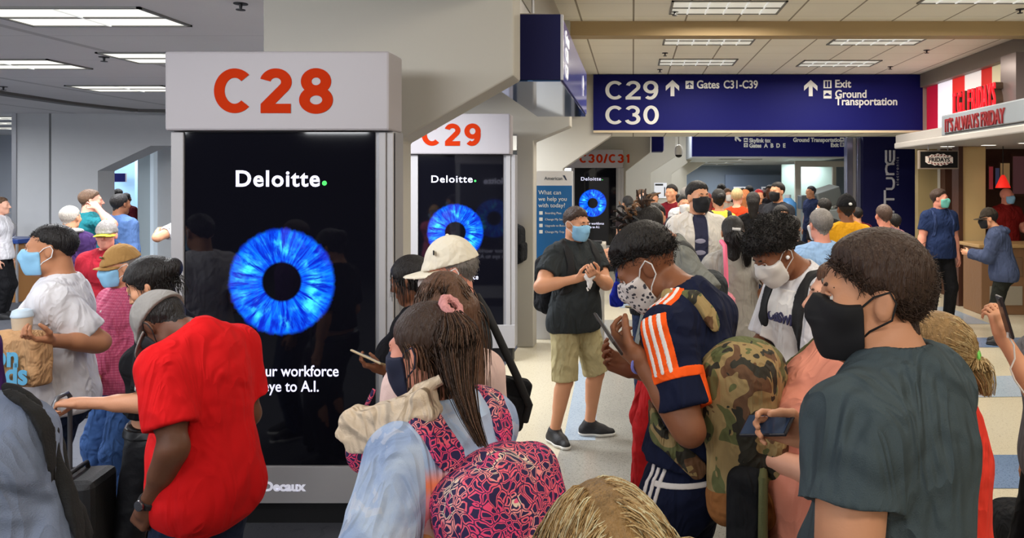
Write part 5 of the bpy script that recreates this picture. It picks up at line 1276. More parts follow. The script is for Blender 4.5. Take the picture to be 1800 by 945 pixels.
# ---- man in the white tee with paper bag and cup
WT = cloth('tee_white', (214,212,216), .5)
p = Person('man in a white tee and blue mask holding a paper bag', (90,440,3.6), 116, b=1.12, belly=.3, lean=-2, bend=4, hp=2, skin='olive', h=.009, hf=.0055, fine=True, L=('px',88,598,3.34), lp=(-.25,-.6,-1), R=('px',48,615,3.45), rp=(.5,-.4,-1), hcurl=(.55,.6), hnorm=((.2,0,1),None))
p.top(WT, 'tee_shirt', sleeve=.78, ease=.018, sl_ease=.022, hem=.86, fold=.008); p.bottom(DENIM, r=(.098,.08,.07)); p.shoes(SHB, SOLE); neckring(p, WT, 'neck_rib', r=.071, tube=.008, z=1.482, drop=.03)
p.hair(BLK, t=.007, side=.036, front=.080, back=-.045, rough=.001); p.short_strands(BLK, 1200, .009, comb=(0,.2,.3), back=-.035, side=.04, front=.082, r=.0012); p.mask(MBLUE, LOOP); p.face(brow=BLK)
t = thing('drink_cup', 'tall clear iced coffee cup with dome lid above the paper bag', 'cup', W(39,602,3.32))
MB().lathe([(.030,0),(.040,.115)], n=20).build('cup_body', M('cup_coffee', (206,186,160), .3, var=.2, vscale=20), t, smooth=True); MB().lathe([(.041,.115),(.043,.12),(.040,.13),(.036,.145),(.02,.152)], n=20).build('lid', M('lid_blue_white', (196,214,228), .3), t, smooth=True)
# paper bag, crumpled, with big blue print
t = thing('paper_bag', 'crumpled brown paper takeaway bag with large pale blue lettering', 'bag', W(40,676,3.30), math.radians(-8))
kr = cloth('kraft_paper', (190,148,106), .5, 2.2)
f = Fld([rbox((0,0,.11), (.108,.052,.11), r=.02), rbox((-.01,0,.21), (.095,.03,.03), r=.012, k=.03)], .006); V, Q = surf(f.D, f.lo, f.h); V = V+vnormals(V,Q)*(.007*(.4-np.abs(wob(V, 21, (13,13,10)))))[:,None]
bag_o = npmesh('bag_body', V, Q, kr, t, smooth=True)
for b_, z in (('on',.10),('nds',.025)):
    o = text('lettering', b_, .125, M('print_pale_blue', (96,168,204), .7), bag_o, (-.075,-.070,z), bold=.004, depth=.001)
    sw_ = o.modifiers.new('wrap', 'SHRINKWRAP'); sw_.target = bag_o; sw_.wrap_method = 'PROJECT'; sw_.use_project_y = True; sw_.use_project_z = False; sw_.offset = .003; sw_.use_negative_direction = True; sw_.use_positive_direction = True
    o.modifiers.remove(sw_)
# ---- pale blue shirt close at the lower left, black bag strap
LBS = cloth('shirt_pale_blue', (128,140,166), .9, .8)
p = Person('person in a pale blue-grey shirt with a black strap, back turned, lower left corner', (-150,590,1.45), 18, b=1.12, lean=8, bend=8, skin='tan', h=HN, hf=.008, H=1.80)
p.top(LBS, 'shirt', sleeve=.7, ease=.028, sl_ease=.026, hem=.80, fold=.012, seed=8); p.bottom(DENIM); p.shoes(SHB, SHB); p.hair(DBR)
corner = p
st_ = thing('shoulder_bag', 'black bag strap and bag slung over the pale blue shirt, lower left', 'bag', p.l2w((.20,-.22,.55)), math.radians(p.rz))
bl_ = A_(.20,-.22,.55)
q = p.patch('strap', 'shirt', STRAPB, sum([chain([p.w2l(W(px,py,Y_)) for px, py in ((18,680),(58,712),(88,760),(108,840),(128,900),(150,980))], .014, .008) for Y_ in np.arange(1.0,1.62,.04)], []), t=.014, parent=st_, h=HN*.6)
if q: q.location = tuple(-bl_)
f = Fld([rbox((0,-.02,.13), (.16,.06,.13), r=.04)], .012); V, Q = surf(f.D, f.lo, f.h); npmesh('bag_body', V, Q, BAGB, st_)
MB().tube([(.02,.06,.22),(.02,.05,.30)], .02, 8).build('strap_anchor', STRAPB, st_, smooth=True)
PUR = cloth('jacket_purple', (70,40,100), .6)
p = Person('person in a purple hooded top at the left edge beside the paper bag', (-150,520,2.7), 60, b=1.1, skin='tan', h=.012, hf=.01)
p.top(PUR, 'hooded_top', sleeve=None, ease=.026, sl_ease=.024); p.bottom(DENIM); p.shoes(SHB, SOLE); p.hair(DBR)
# ---- ponytail woman with the floral backpack
def tiedye(N, L, v):
    x, y, z = sep(N, L, v); n = noise(N, L, v, 5, 4, .8, .6); n2 = noise(N, L, v, 14, 3, 1.0)
    zz = math_n(N, L, 'ADD', math_n(N, L, 'ADD', z, math_n(N, L, 'MULTIPLY', x, .15)), math_n(N, L, 'MULTIPLY', math_n(N, L, 'SUBTRACT', n, .5), .05))
    fac = math_n(N, L, 'DIVIDE', math_n(N, L, 'SUBTRACT', zz, .80), .62)
    band = ramp(N, L, fac, [(0,(120,190,196)),(.28,(150,214,214)),(.44,(110,200,204)),(.50,(214,170,60)),(.58,(196,96,112)),(.665,(240,150,160)),(.72,(250,136,96)),(.80,(166,190,226)),(.92,(176,196,226))], 'EASE')
    blue = ramp(N, L, n, [(.3,(122,144,184)),(.5,(158,178,214)),(.7,(196,210,228))], 'LINEAR')
    arm = math_n(N, L, 'GREATER_THAN', math_n(N, L, 'ABSOLUTE', x), .155)
    fr = math_n(N, L, 'MULTIPLY', math_n(N, L, 'LESS_THAN', math_n(N, L, 'ABSOLUTE', x), .150), 1.0)
    c = mixc(N, L, fr, blue, band); return mixc(N, L, math_n(N, L, 'MULTIPLY', math_n(N, L, 'GREATER_THAN', n2, .60), .35), c, lin((214,214,222)))
TIE = crease(pattern('tee_tiedye', tiedye, .9), .7)
def floral(N, L, v):
    d = N.new('ShaderNodeTexVoronoi'); d.feature = 'DISTANCE_TO_EDGE'; d.inputs['Scale'].default_value = 44
    wv = N.new('ShaderNodeTexNoise'); wv.inputs['Scale'].default_value = 14; L.new(v, wv.inputs['Vector']); mx = N.new('ShaderNodeVectorMath'); mx.operation = 'MULTIPLY_ADD'
    L.new(wv.outputs['Color'], mx.inputs[0]); mx.inputs[1].default_value = (.07,.07,.07); L.new(v, mx.inputs[2]); L.new(mx.outputs[0], d.inputs['Vector'])
    n = noise(N, L, v, 11, 2)
    line = math_n(N, L, 'LESS_THAN', math_n(N, L, 'ABSOLUTE', math_n(N, L, 'SUBTRACT', d.outputs['Distance'], .10)), .055)
    pk = ramp(N, L, n, [(0,(236,70,120)),(.45,(238,96,120)),(.56,(240,150,150)),(.63,(232,206,186)),(.67,(236,84,126))])
    return mixc(N, L, line, lin((34,22,74)), pk)
FLOR = pattern('floral_navy_pink', floral, .75, bump=.25, bscale=12)
p = Person('woman with a long brown ponytail and tie-dye tee facing away', (752,617,1.86), 58, fem=1, b=1.12, lean=-2, bend=10, hp=8, hy=12, skin='rosy', h=HN, hf=HFN, fine=True, L=(-.29,.17,1.0), lp=(-.55,-.3,-1), R=(.1,.36,1.0), hcurl=(.7,.6))
pony = p
p.top(TIE, 'tee_shirt', sleeve=.80, ease=.018, sl_ease=.028, hem=.84, fold=.008); p.bottom(DENIM); p.shoes(SHB, SOLE); neckring(p, TIE, 'neck_rib', r=.068, tube=.008, z=1.478, drop=.03)
p.hair(DBR, 'long', t=.010, back=-.09, side=-.025, front=.085, rough=.002)
p.mask(M('mask_navy', (32,38,62), .8), M('loop_navy', (32,38,62), .7)); p.face(brow=DBR)
tie = (.012,-.075,.105); tl = [p.w2l(W(px, py, Y)) for px, py, Y in ((792,545,1.80),(806,575,1.77),(806,620,1.745),(812,680,1.72),(828,735,1.70),(850,785,1.69))]
tl[0] = p.hp(*tie)
HPONY = [DBR, BRH, LBR]
for i, n_ in enumerate((520,420,160)): tie_strands(p, HPONY[i], tie, tl, n=n_, seed=5+i, r=.0021, tail_r=(.010,.030,.008), side=-.02)
for i, n_ in enumerate((420,320,120)): flow(p, HPONY[i], n_, .36, comb=(0,-.4,-1.), seed=31+i, r=.0020, steps=18, keep=lambda q: q[2] < .045 and q[1] < .02, back=-.09, side=-.03, grav=.45, out=1.10)
m = MB(); m.tube([tuple(p.hp(tie[0]+.026*math.cos(a), tie[1]-.006+.016*math.sin(a), tie[2]+.006+.022*math.sin(a))) for a in np.linspace(0, 2*PI, 19)], [.010*(1+.25*(j % 2)) for j in range(19)], 8); m.build('scrunchie', cloth('scrunchie_pink', (226,160,160), .5, 4), p.obj, smooth=True)
backpack(p, 'navy backpack with pink and cream floral pattern on the ponytail woman', (.0,-.245,1.15), (.16,.09,.255), FLOR, strap=FLOR, on='tee_shirt', tilt=-24, strap_r=.038, pocket=FLOR, h=.008)
# canvas tote, plastic bag and floral pouch carried in front of her
t = thing('tote_bag', 'folded cream canvas tote hanging before the ponytail woman', 'bag', W(690,796,1.74), math.radians(-6))
cn = cloth('canvas_cream', (226,206,182), .9, 1.4)
f = Fld([rbox((-.015,0,.058), (.098,.032,.045), ry(-6), .012), rbox((.035,0,.095), (.072,.034,.038), ry(-24), .014, k=.02), rbox((-.085,.0,.062), (.03,.028,.035), ry(25), .010, k=.02)], .006); V, Q = surf(f.D, f.lo, f.h); V = V+vnormals(V,Q)*(.008*(.5-np.abs(wob(V, 5, (22,22,30))))+.004*wob(V, 8, (50,50,50)))[:,None]; npmesh('tote_body', V, Q, cn, t)
MB().tube([(.05,.0,.11),(.075,.005,.15),(.11,.02,.17)], .013, 8).build('handle', cn, t, smooth=True); MB().tube([(.02,.02,.11),(.05,.025,.145),(.09,.04,.16)], .012, 8).build('handle', cn, t, smooth=True)
pl_ = M('plastic_film', (226,224,228), .25, spec=.6); pl_.node_tree.nodes['Principled BSDF'].inputs['Transmission Weight'].default_value = .75; pl_.node_tree.nodes['Principled BSDF'].inputs['IOR'].default_value = 1.05
crease(pl_, .9, 2.5)
t = thing('plastic_bag', 'translucent plastic bag hanging under the cream tote', 'bag', W(672,985,1.86))
f = Fld([rbox((0,0,.14), (.05,.035,.14), r=.03), ell((0,0,.08), (.055,.042,.09), k=.03)], .007); V, Q = surf(f.D, f.lo, f.h); V = V+vnormals(V,Q)*(.010*wob(V, 12, (30,30,8)))[:,None]; npmesh('bag_body', V, Q, pl_, t); MB().tube([(0,0,.27),(.01,0,.30),(.02,0,.33)], .012, 8).build('twisted_neck', pl_, t, smooth=True)
t = thing('fabric_pouch', 'small floral pouch peeking out below the cream tote', 'bag', W(638,832,1.95))
f = Fld([ell((0,0,.06), (.045,.03,.06))], .006); V, Q = surf(f.D, f.lo, f.h); npmesh('pouch_body', V, Q, FLOR, t); MB().tube([(-.02,0,.11),(0,0,.16),(.03,0,.22)], .006, 6).build('strap', FLOR, t, smooth=True)
# ---- brown-haired woman in front of her
p = Person('woman with loose long brown hair between the ponytail woman and white cap man', (778,545,2.42), 38, fem=1, hp=4, skin='rosy', h=.009, hf=.0055)
p.top(cloth('top_blush', (226,196,188), .6), 'blouse', sleeve=.6, ease=.014); p.bottom(DENIM); p.shoes(SHB, SOLE); p.face(brow=BRH)
p.hair(BRH, 'long', t=.014, back=-.1, side=-.03, front=.085, extra=[cap(p.hp(-.02,-.07,0), p.hp(-.03,-.105,-.24), .07, .05), cap(p.hp(.03,-.06,0), p.hp(.05,-.10,-.24), .07, .045)], rough=.004, freq=(70,70,12))
for i, m_ in enumerate((BRH,LBR,DBR)): flow(p, m_, (420,180,260)[i], .40, comb=(0,-.5,-.6), part=.0, seed=41+i, r=.0022, steps=16, back=-.09, side=-.03, out=1.16, grav=.42)
# ---- man with the white cap and shoulder bag
p = Person('grey-haired man in a white cap and dark tee by the C29 pillar', (792,480,2.95), 108, hp=8, b=1.08, skin='rosy', h=.009, hf=.0055)
p.top(CHAR, 'tee_shirt', sleeve=.7, ease=.018, hem=.85, fold=.008); p.bottom(DENIM); p.shoes(SHB, SOLE)
p.hair(GRY, t=.008, back=-.06, rough=.002); p.short_strands(GRY, 700, .022, comb=(0,-.4,-.8), r=.0014); p.face(brow=GRY); WCAP = cloth('cap_white', (226,218,200), .25, 2); cp_ = p.cap(WCAP, z=.040, tilt=-6, bl=.085)
MB().box((-.02,0,-.008),(.02,.004,.008)).build('cap_logo', DARK, cp_).location = tuple(p.hp(-.055,.055,.10))
p.mask(MWHT, LOOP)
t = thing('shoulder_bag', 'black laptop bag slung low behind the white cap man', 'bag', W(893,752,2.95), math.radians(20))
f = Fld([rbox((0,0,.10), (.075,.045,.10), ry(14), .02)], .008); V, Q = surf(f.D, f.lo, f.h); npmesh('bag_body', V, Q, BAGB, t); f = Fld([rbox((0,-.045,.08), (.055,.012,.06), ry(14), .01)], .006); V, Q = surf(f.D, f.lo, f.h); npmesh('front_pocket', V, Q, BAGB, t)
def wl(px, py, Y): return W(px, py, Y)-W(893,752,2.95)
Rt = rzm(20).T
MB().tube([tuple(Rt@wl(*a)) for a in ((838,520,3.0),(856,548,2.93),(880,600,2.9),(908,660,2.9),(930,712,2.92),(922,740,2.93))], .016, 8).build('strap', STRAPB, t, smooth=True)
# ---- woman in a black tee with a phone at the pillar's edge
p = Person('dark-haired woman in a black tee holding a phone beside the C28 pillar', (722,494,3.55), 82, fem=1, b=1.1, hp=16, skin='brown', h=.009, hf=.006, fine=True, L=('px',672,648,3.25), lp=(-.2,-.6,-1), hcurl=(.5,.5), hnorm=((.3,0,1),None))
p.top(BLKC, 'tee_shirt', sleeve=.75, ease=.016, fold=.007); p.bottom(DENIM); p.shoes(SHB, SOLE); p.face(brow=BLK)
p.hair(BLK, 'long', t=.016, back=-.1, side=-.03, front=.085, rough=.003, extra=[ell(p.hp(0,-.1,-.03), (.055*p.KS,.05*p.KS,.075*p.KS))]); flow(p, BLK, 380, .16, comb=(0,-.8,-.5), seed=4, r=.002, steps=10, back=-.09, side=-.02)
neckring(p, cloth('strap_rose', (220,130,140), .4), 'scarf', r=.074, tube=.014, z=1.478, drop=.03)
q = W(647,628,3.2); phone('gold edged phone held beside the lit C28 pillar', q, (-.85,.1,.35), (.35,.3,.9), case=(196,176,140), screen=(30,32,40), lit=.05)
# ---- man in dark shirt and khaki shorts, walking towards the camera
p = Person('man in a dark shirt, khaki shorts and blue mask walking with a backpack', (1013,394,5.55), 220, b=1.08, hy=12, hp=10, skin='tan', h=.009, hf=.006, fine=True, R=('px',1012,490,5.28), L=('px',1048,486,5.30), rp=(.9,-.5,-.4), lp=(-.9,-.5,-.5), hcurl=(.6,.6), hnorm=((.6,0,.7),(-.6,0,.7)), feet=[('px',1036,758,5.72,48),('px',975,768,5.55,-6)], belly=.15)
p.top(cloth('shirt_dark_slate', (48,52,54), .7), 'button_shirt', sleeve=.62, ease=.020, sl_ease=.022, hem=.84, fold=.008, neck='v'); p.bottom(cloth('shorts_khaki', (176,164,124), .7), 'shorts', length=.49, r=(.104,.092,.08), fold=.007)
p.shoes(SHB, SOLE, 'trainer'); neckring(p, CHAR, 'collar', r=.07, tube=.012, z=1.482, drop=.04, gap=.3); p.hair(DBR, t=.012, rough=.001); p.short_strands(DBR, 600, .02, comb=(0,-.4,.1), r=.0016); p.mask(MBLUE, LOOP); p.face(brow=DBR)
for i in (0,1):
    g = p.an[i]-A_(0,0,.085*p.k); Rr = p.ft[i]; sx = -1 if i == 0 else 1
    MB().tube([tuple(g+Rr@A_(sx*.038,.02,.035)), tuple(g+Rr@A_(sx*.041,.05,.028)), tuple(g+Rr@A_(sx*.040,.09,.05))], [.006,.005,.001], 6).build('shoe_swoosh', SOLE, p.obj, smooth=True)
backpack(p, 'black backpack worn by the man in khaki shorts', (.0,-.235,1.17), (.17,.10,.24), BAGB, strap=STRAPB, on='button_shirt', h=.012, tilt=-4)
t = thing('paper_tissue', 'crumpled white tissue in the hands of the man in shorts', 'tissue', W(1034,492,5.24))
f = Fld([ell((0,0,.02), (.03,.02,.03)), ell((.01,0,-.03), (.02,.012,.035), k=.02), ell((.03,0,.03), (.02,.015,.02), k=.02)], .006); V, Q = surf(f.D, f.lo, f.h); V = V+vnormals(V,Q)*(.008*wob(V, 3, (60,60,60)))[:,None]; npmesh('tissue_sheet', V, Q, M('tissue_white', (232,228,226), .9), t); MB().tube([(-.01,-.01,-.05),(.0,-.012,-.075)], .006, 5).build('torn_corner', M('tissue_white', (232,228,226), .9), t)
# ---- dreadlocked man with headphones
p = Person('dreadlocked man in a grey tee and red trousers wearing headphones', (1140,402,4.4), 100, b=1.1, lean=-9, bend=16, hp=40, neckp=34, skin='brown', h=.009, hf=.006, fine=True, L=('px',1168,543,4.12), R=('px',1158,548,4.30), lp=(-.7,-.4,-1), rp=(.7,-.4,-1), hcurl=(.6,.6), hnorm=((.6,0,.8),(-.6,0,.8)), feet=[('px',1126,872,4.35),('px',1138,850,4.6)])
GT = cloth('tee_grey', (118,120,116), .7)
p.top(GT, 'tee_shirt', sleeve=.85, ease=.020, sl_ease=.03, hem=.80, fold=.008); p.bottom(cloth('trousers_red', (170,26,30), .7), r=(.090,.064,.052)); p.shoes(SHB, SHB); p.mask(MBLK, LOOP); p.face(brow=BLK)
DRD = hair_mat('hair_dread', (58,40,30), .5)
p.hair(BLK, t=.012, rough=.003, back=-.06, side=.0, front=.08)
rr = np.random.RandomState(4); DM = [DRD, BLK, hair_mat('hair_dread_tip', (120,88,62), .5)]
for i in range(46):
    a = rr.uniform(-PI, PI); e = rr.uniform(.15, 1.25); v = A_(math.cos(e)*math.sin(a), math.cos(e)*math.cos(a)*-1 if False else math.cos(e)*math.cos(a), math.sin(e)); q = A_(0,-.012,.035)+v*A_(.082,.104,.098)
    if q[2] < .045: continue
    up = rr.rand() < .45; pts = [q*.97]; d = v+A_(0,0,.6 if up else .1)
    for j in range(5):
        pts.append(pts[-1]+nrm(d)*(.022 if up else .024)); d = d+rr.normal(size=3)*.25+A_(0,-.10,-.20 if up else -.5); pp_ = (pts[-1]-A_(0,-.012,.035))/A_(.086,.108,.1); mm = np.linalg.norm(pp_)
        if mm < 1: pts[-1] = A_(0,-.012,.035)+pp_/mm*A_(.086,.108,.1)
    MB().tube([tuple(p.hp(*z)) for z in pts], [.0085,.0085,.008,.0075,.007,.004], 6).build('dreadlock', DM[i % 3], p.obj, smooth=True)
hp_ = M('headphone_black', (20,20,22), .25)
m = MB(); m.tube([tuple(p.hp(.096*math.cos(a), .012+.02*math.sin(a), .002+.150*math.sin(a))) for a in np.linspace(0, PI, 15)], .009, 8); ho = m.build('headphones', hp_, p.obj, smooth=True)
for sx in (-1,1):
    f = Fld([ell(p.hp(sx*.096,.0,-.002), A_(.022,.036,.044)*p.KS, p.Hm)], .005); p.out('ear_cup', f, M('headphone_silver', (176,176,182), .3, metal=.4), ho)
    f = Fld([ell(p.hp(sx*.114,.0,.010), A_(.010,.022,.028)*p.KS, p.Hm)], .004); p.out('cup_shell', f, hp_, ho)
watch(p, 0, M('watch_band_white', (190,190,192), .5), M('watch_screen', (20,26,44), .15))
backpack(p, 'dark grey backpack on the dreadlocked man', (.0,-.22,1.15), (.15,.08,.22), CHAR, strap=M('strap_grey', (62,62,62), .8, bump=.2, bscale=300), on='tee_shirt', h=.012, strap_r=.036)
phone('phone in the hands of the dreadlocked man', W(1122,541,4.08), (-.95,.0,.1), (.1,.25,1), case=(150,140,110), screen=(60,70,70), lit=.05)
# ---- man in the navy and orange football jersey with the camouflage backpack
NVY = cloth('jersey_navy', (22,28,52), .6); ORG = cloth('jersey_orange', (246,92,30), .5); WST = M('jersey_white', (226,222,220), .8)
p = Person('man in a navy and orange jersey looking down at his phone', (1140,470,2.52), 58, b=.84, lean=-9, bend=22, hp=38, hy=26, neckp=34, skin='brown', h=HN, hf=HFN, fine=True, hdir=((.35,.9,.25),None), L=('px',1118,624,2.26), lp=(-.4,-.2,-1), R=('px',1120,650,2.62), hcurl=(.55,.55), hnorm=((.75,.1,.6),(-.6,0,.7)))
jers = p
p.top(NVY, 'jersey', sleeve=.78, ease=.016, sl_ease=.020, hem=1.0, fold=.006); p.bottom(NVY, 'track_trousers', r=(.100,.076,.058), fold=.007, waist=1.06); p.shoes(SHB, SOLE)
S, E = p.sh[0], p.el[0]; a = E-S; k = p.k
def yoke_strip(name, mat, y0, hw_, t, h):
    A, B, C_ = p.T(-.065,.0,1.46), p.T(-.150,.0,1.43), S+a*.43
    for u, v in ((A, B), (B, C_)):
        x = nrm(v-u); y = p.fr(1.4)[:,1]; y = nrm(y-x*(y@x)); z = np.cross(x, y); p.patch(name, 'jersey', mat, [rbox((u+v)/2+y*y0+z*.02*(1 if z[0] < 0 or z[2] > 0 else -1), (np.linalg.norm(v-u)/2+.008, hw_, .085), np.stack([x,y,z],1), .002)], t=t, h=h)
yoke_strip('shoulder_panel', ORG, .0, .044*k, .0015, .0035)
for y in (-.024, .0, .024): yoke_strip('shoulder_stripe', WST, y*k, .0062*k, .0034, .0030)
p.patch('sleeve_band', 'jersey', ORG, [cap(S, E, .10*k, .10*k, start=.42, end=.52)], t=.0028, h=.0035)
p.patch('side_panel', 'jersey', ORG, [rbox(p.T(-.10,-.10,1.22), (.09*k,.075*k,.085*k), p.fr(1.2)@rx(-12), .01)], t=.002, h=.0038)
p.patch('chest_panel', 'jersey', ORG, [rbox(p.T(-.06,.14,1.27), (.10*k,.065*k,.12*k), p.fr(1.2), .01)], t=.002, h=.0038)
p.patch('crest', 'jersey', WST, [rbox(p.T(-.10,.13,1.34), (.03*k,.06*k,.035*k), p.fr(1.2), .008)], t=.0034, h=.0035); p.patch('sponsor_mark', 'jersey', WST, [rbox(p.T(-.08,.15,1.235), (.045*k,.06*k,.008*k), p.fr(1.2), .003)], t=.0034, h=.003)
def leg_stripes(p, on, mat, i=0):
    for a, b in ((p.hip[i]+A_(0,0,.10), p.kn[i]), (p.kn[i], p.an[i])):
        z = nrm(b-a); x = nrm(A_(1,0,0)-z*z[0]); y = np.cross(z, x); c = (a+b)/2; L_ = np.linalg.norm(b-a)/2
        for o in (-.030, -.008, .014): p.patch('leg_stripe', on, mat, [rbox(c-x*.10*p.k+y*(o+.0)*p.k, (.085*p.k, .0062*p.k, L_), np.stack([x,y,z],1), .002)], t=.0035, h=.0030)
leg_stripes(p, 'track_trousers', WST)
p.patch('white_trim', 'track_trousers', WST, [rbox(p.T(-.10,-.07,.965), (.12*k,.085*k,.008*k), None, .003)], t=.003, h=.0035)
neckring(p, NVY, 'neck_rib', r=.068, tube=.008, z=1.482, drop=.03)
p.hair(BLK, t=.016, rough=.003, side=.048, back=-.002, front=.072, top=.010); p.short_strands(BLK, 2600, .026, comb=(0,.3,.3), back=.0, side=.05, front=.070, r=.0016, lift=.8, jit=.8); p.short_strands(BLK, 1200, .006, comb=(0,.0,-.3), back=-.05, side=.02, front=.07, r=.0009, seed=33); p.face(brow=BLK)
def dotmask(N, L, v):
    w = N.new('ShaderNodeTexVoronoi'); w.inputs['Scale'].default_value = 62; L.new(v, w.inputs['Vector']); return mixc(N, L, math_n(N, L, 'LESS_THAN', w.outputs['Distance'], .34), lin((214,206,202)), lin((60,60,70)))
p.mask(pattern('mask_patterned', dotmask, .8), LOOP, t=.010)
MB().tube([tuple(p.wr[0]+(p.el[0]-p.wr[0])*.10+q*.034) for q in [math.cos(b)*nrm(p.hd[0][2])+math.sin(b)*nrm(p.hd[0][3]) for b in np.linspace(0, 2*PI, 17)]], .005, 6).build('wristband', M('wristband_lilac', (130,136,220), .5), p.obj, smooth=True)
def camo(N, L, v):
    c = ramp(N, L, noise(N, L, v, 9, 2, .6), [(0,(92,96,56)),(.46,(150,128,84)),(.58,(96,66,42))]); k1 = math_n(N, L, 'GREATER_THAN', noise(N, L, v, 12.3, 2, .8), .585)
    return mixc(N, L, k1, c, lin((40,38,28)))
CAMO = pattern('camouflage', camo, .85, bump=.35, bscale=11); crease(CAMO, .5, 1.4)
TANB = cloth('leather_tan', (140,92,52), .5, 1.5); OLV = M('strap_olive', (84,86,52), .8, bump=.2, bscale=260)
backpack(p, 'large camouflage backpack with a tan base on the jersey man', (-.02,-.195,1.13), (.135,.115,.275), CAMO, strap=CAMO, on='jersey', h=.008, base_mat=TANB, tilt=-10, pocket=CAMO, sides=(0,), strap_r=.028, inner=.68)
phone('phone held up by the man in the orange and navy jersey', W(1069,586,2.26), (-.42,.78,.45), (.75,.2,.6), case=(60,56,54), screen=(110,116,124), lit=.08)
def afro(p, mat, n):
    rr = np.random.RandomState(6); v = rr.normal(size=(n*2,3)); v /= np.linalg.norm(v, axis=1)[:,None]; q = A_(0,-.018,.078)+v*A_(.112,.124,.084); ok = q[:,2] > np.where(q[:,1] > 0, .034+.04*np.clip(q[:,1]/.085,0,1), .034+.06*np.clip(q[:,1]/.085,-1,0)); q, v = q[ok][:n], v[ok][:n]; L_ = [q]
    for j in range(5): v = v+rr.normal(size=v.shape)*.9; v /= np.linalg.norm(v, axis=1)[:,None]; L_.append(L_[-1]+v*.0055)
    return tubes('hair_curls', np.stack(L_, 1)*p.KS@p.Hm.T+p.hc, .0018, .0012, mat, p.obj)
# ---- young man with an afro
p = Person('young man with an afro, white mask and white basketball jersey', (1364,446,3.35), 112, lean=0, bend=16, hp=36, neckp=26, skin='brown', h=.009, hf=.0055, fine=True, L=(-.12,.32,1.02), R=(.1,.36,1.05), lp=(-.6,-.3,-1))
p.top(WT, 'tee_shirt', sleeve=.85, ease=.016, sl_ease=.028, fold=.007); p.bottom(cloth('shorts_black', (26,26,30), .6)); p.shoes(SHB, SOLE)
JW = cloth('jersey_cream', (226,222,218), .6)
p.patch('basketball_jersey', 'tee_shirt', JW, [rbox(p.T(0,0,1.12), (.125*p.k,.3,.30*p.k), p.fr(1.1), .03)], t=.006, h=.0055)
jt = text('lettering', 'OBSWI', .062, M('letter_navy', (40,36,76), .7), p.obj, tuple(p.T(-.105,.152,1.25)), rot=(PI/2+math.radians(-8),0,PI), depth=.002, bold=.003)
jt.location = tuple(p.T(.085,.150,1.30));
p.hair(BLK, t=.014, rough=.004, freq=(120,120,120), side=.030, back=-.03, front=.070, style='afro')
afro(p, BLK, 2600); p.mask(MWHT, LOOP, t=.010); p.face(brow=BLK)
bd = MB().lathe([(.004,-.008),(.009,-.002),(.009,.004),(.004,.009)], n=12).build('earbud', M('earbud_white', (236,236,238), .3), p.obj, smooth=True); bd.location = tuple(p.hp(-.090,.004,-.006))
backpack(p, 'black backpack worn by the young man with the afro', (.0,-.2,1.17), (.14,.07,.2), BAGB, strap=STRAPB, on='tee_shirt', h=.014)
# ---- man in the grey-blue tee, black mask, close on the right
TEE = cloth('tee_slate', (70,82,88), 1.0, .8)
p = Person('broad man in a slate grey tee and black mask, close on the right', (1535,526,1.56), 48, nl=.132, b=1.09, belly=.2, lean=-1, bend=6, hp=2, hy=34, skin='tan', h=HN, hf=.0038, fine=True, L=(-.33,-.03,.88), lp=(-.8,-.6,-.1), R=('px',1425,765,1.90), rp=(.8,-.2,-1), hcurl=(.4,.55))
grey_man = p
p.top(TEE, 'tee_shirt', sleeve=.47, ease=.018, sl_ease=.030, hem=.82, fold=.009, seed=6, h=.0065); p.bottom(DENIM); p.shoes(SHB, SOLE); neckring(p, TEE, 'neck_rib', r=.073, tube=.010, z=1.482, drop=.025)
p.hair(DBR, t=.014, rough=.002, side=.010, back=-.072, front=.074, top=.006); HN2 = hair_mat('hair_chestnut', (66,48,38), .5)
p.short_strands(DBR, 3600, .021, comb=(.1,-.45,-.12), r=.0011, lift=.22, jit=.30, side=.008, back=-.075); p.short_strands(HN2, 2400, .020, comb=(.1,-.4,-.1), r=.0011, lift=.28, jit=.32, seed=17, side=.012, back=-.07); p.mask(MBLK, M('loop_black', (24,24,26), .7), t=.010); p.face(brow=DBR)
phone('phone with a lit blue screen held in front of the slate tee man', W(1348,747,1.90), (-.62,.62,-.22), (-.3,-.45,.85), case=(34,34,40), screen=(44,58,80), lit=.06)  # blue screen colour and faint glow paint in a reflection
# ---- blonde woman in red behind him
RT = cloth('tee_coral_red', (236,64,50), .6)
p = Person('blonde woman with a green hair tie and coral red tee behind the slate tee man', (1642,628,2.0), 62, R=(.31,.0,.86), fem=1, hp=12, skin='tan', h=.009, hf=.0055)
p.top(RT, 'tee_shirt', sleeve=.60, ease=.016, fold=.007); p.bottom(DENIM); p.shoes(SHB, SOLE); p.face()
p.hair(BLD2, 'long', t=.014, back=-.09, side=-.02, front=.085, rough=.002)
tie = (.0,-.115,-.012); tl = [p.hp(*tie)]+[p.w2l(W(px, py, Y)) for px, py, Y in ((1712,645,1.94),(1726,668,1.93),(1733,695,1.93))]
for i, m_ in enumerate((BLD, BLD2, hair_mat('hair_honey', (180,146,96), .4))): tie_strands(p, m_, tie, tl, n=(620,420,420)[i], seed=11+i, r=.0022, tail_r=(.012,.026,.012), lie=1.16)
MB().tube([tuple(p.hp(.018*math.cos(a), -.122, -.012+.018*math.sin(a))) for a in np.linspace(0, 2*PI, 15)], .005, 6).build('hair_tie', M('tie_green', (120,210,90), .5), p.obj, smooth=True)
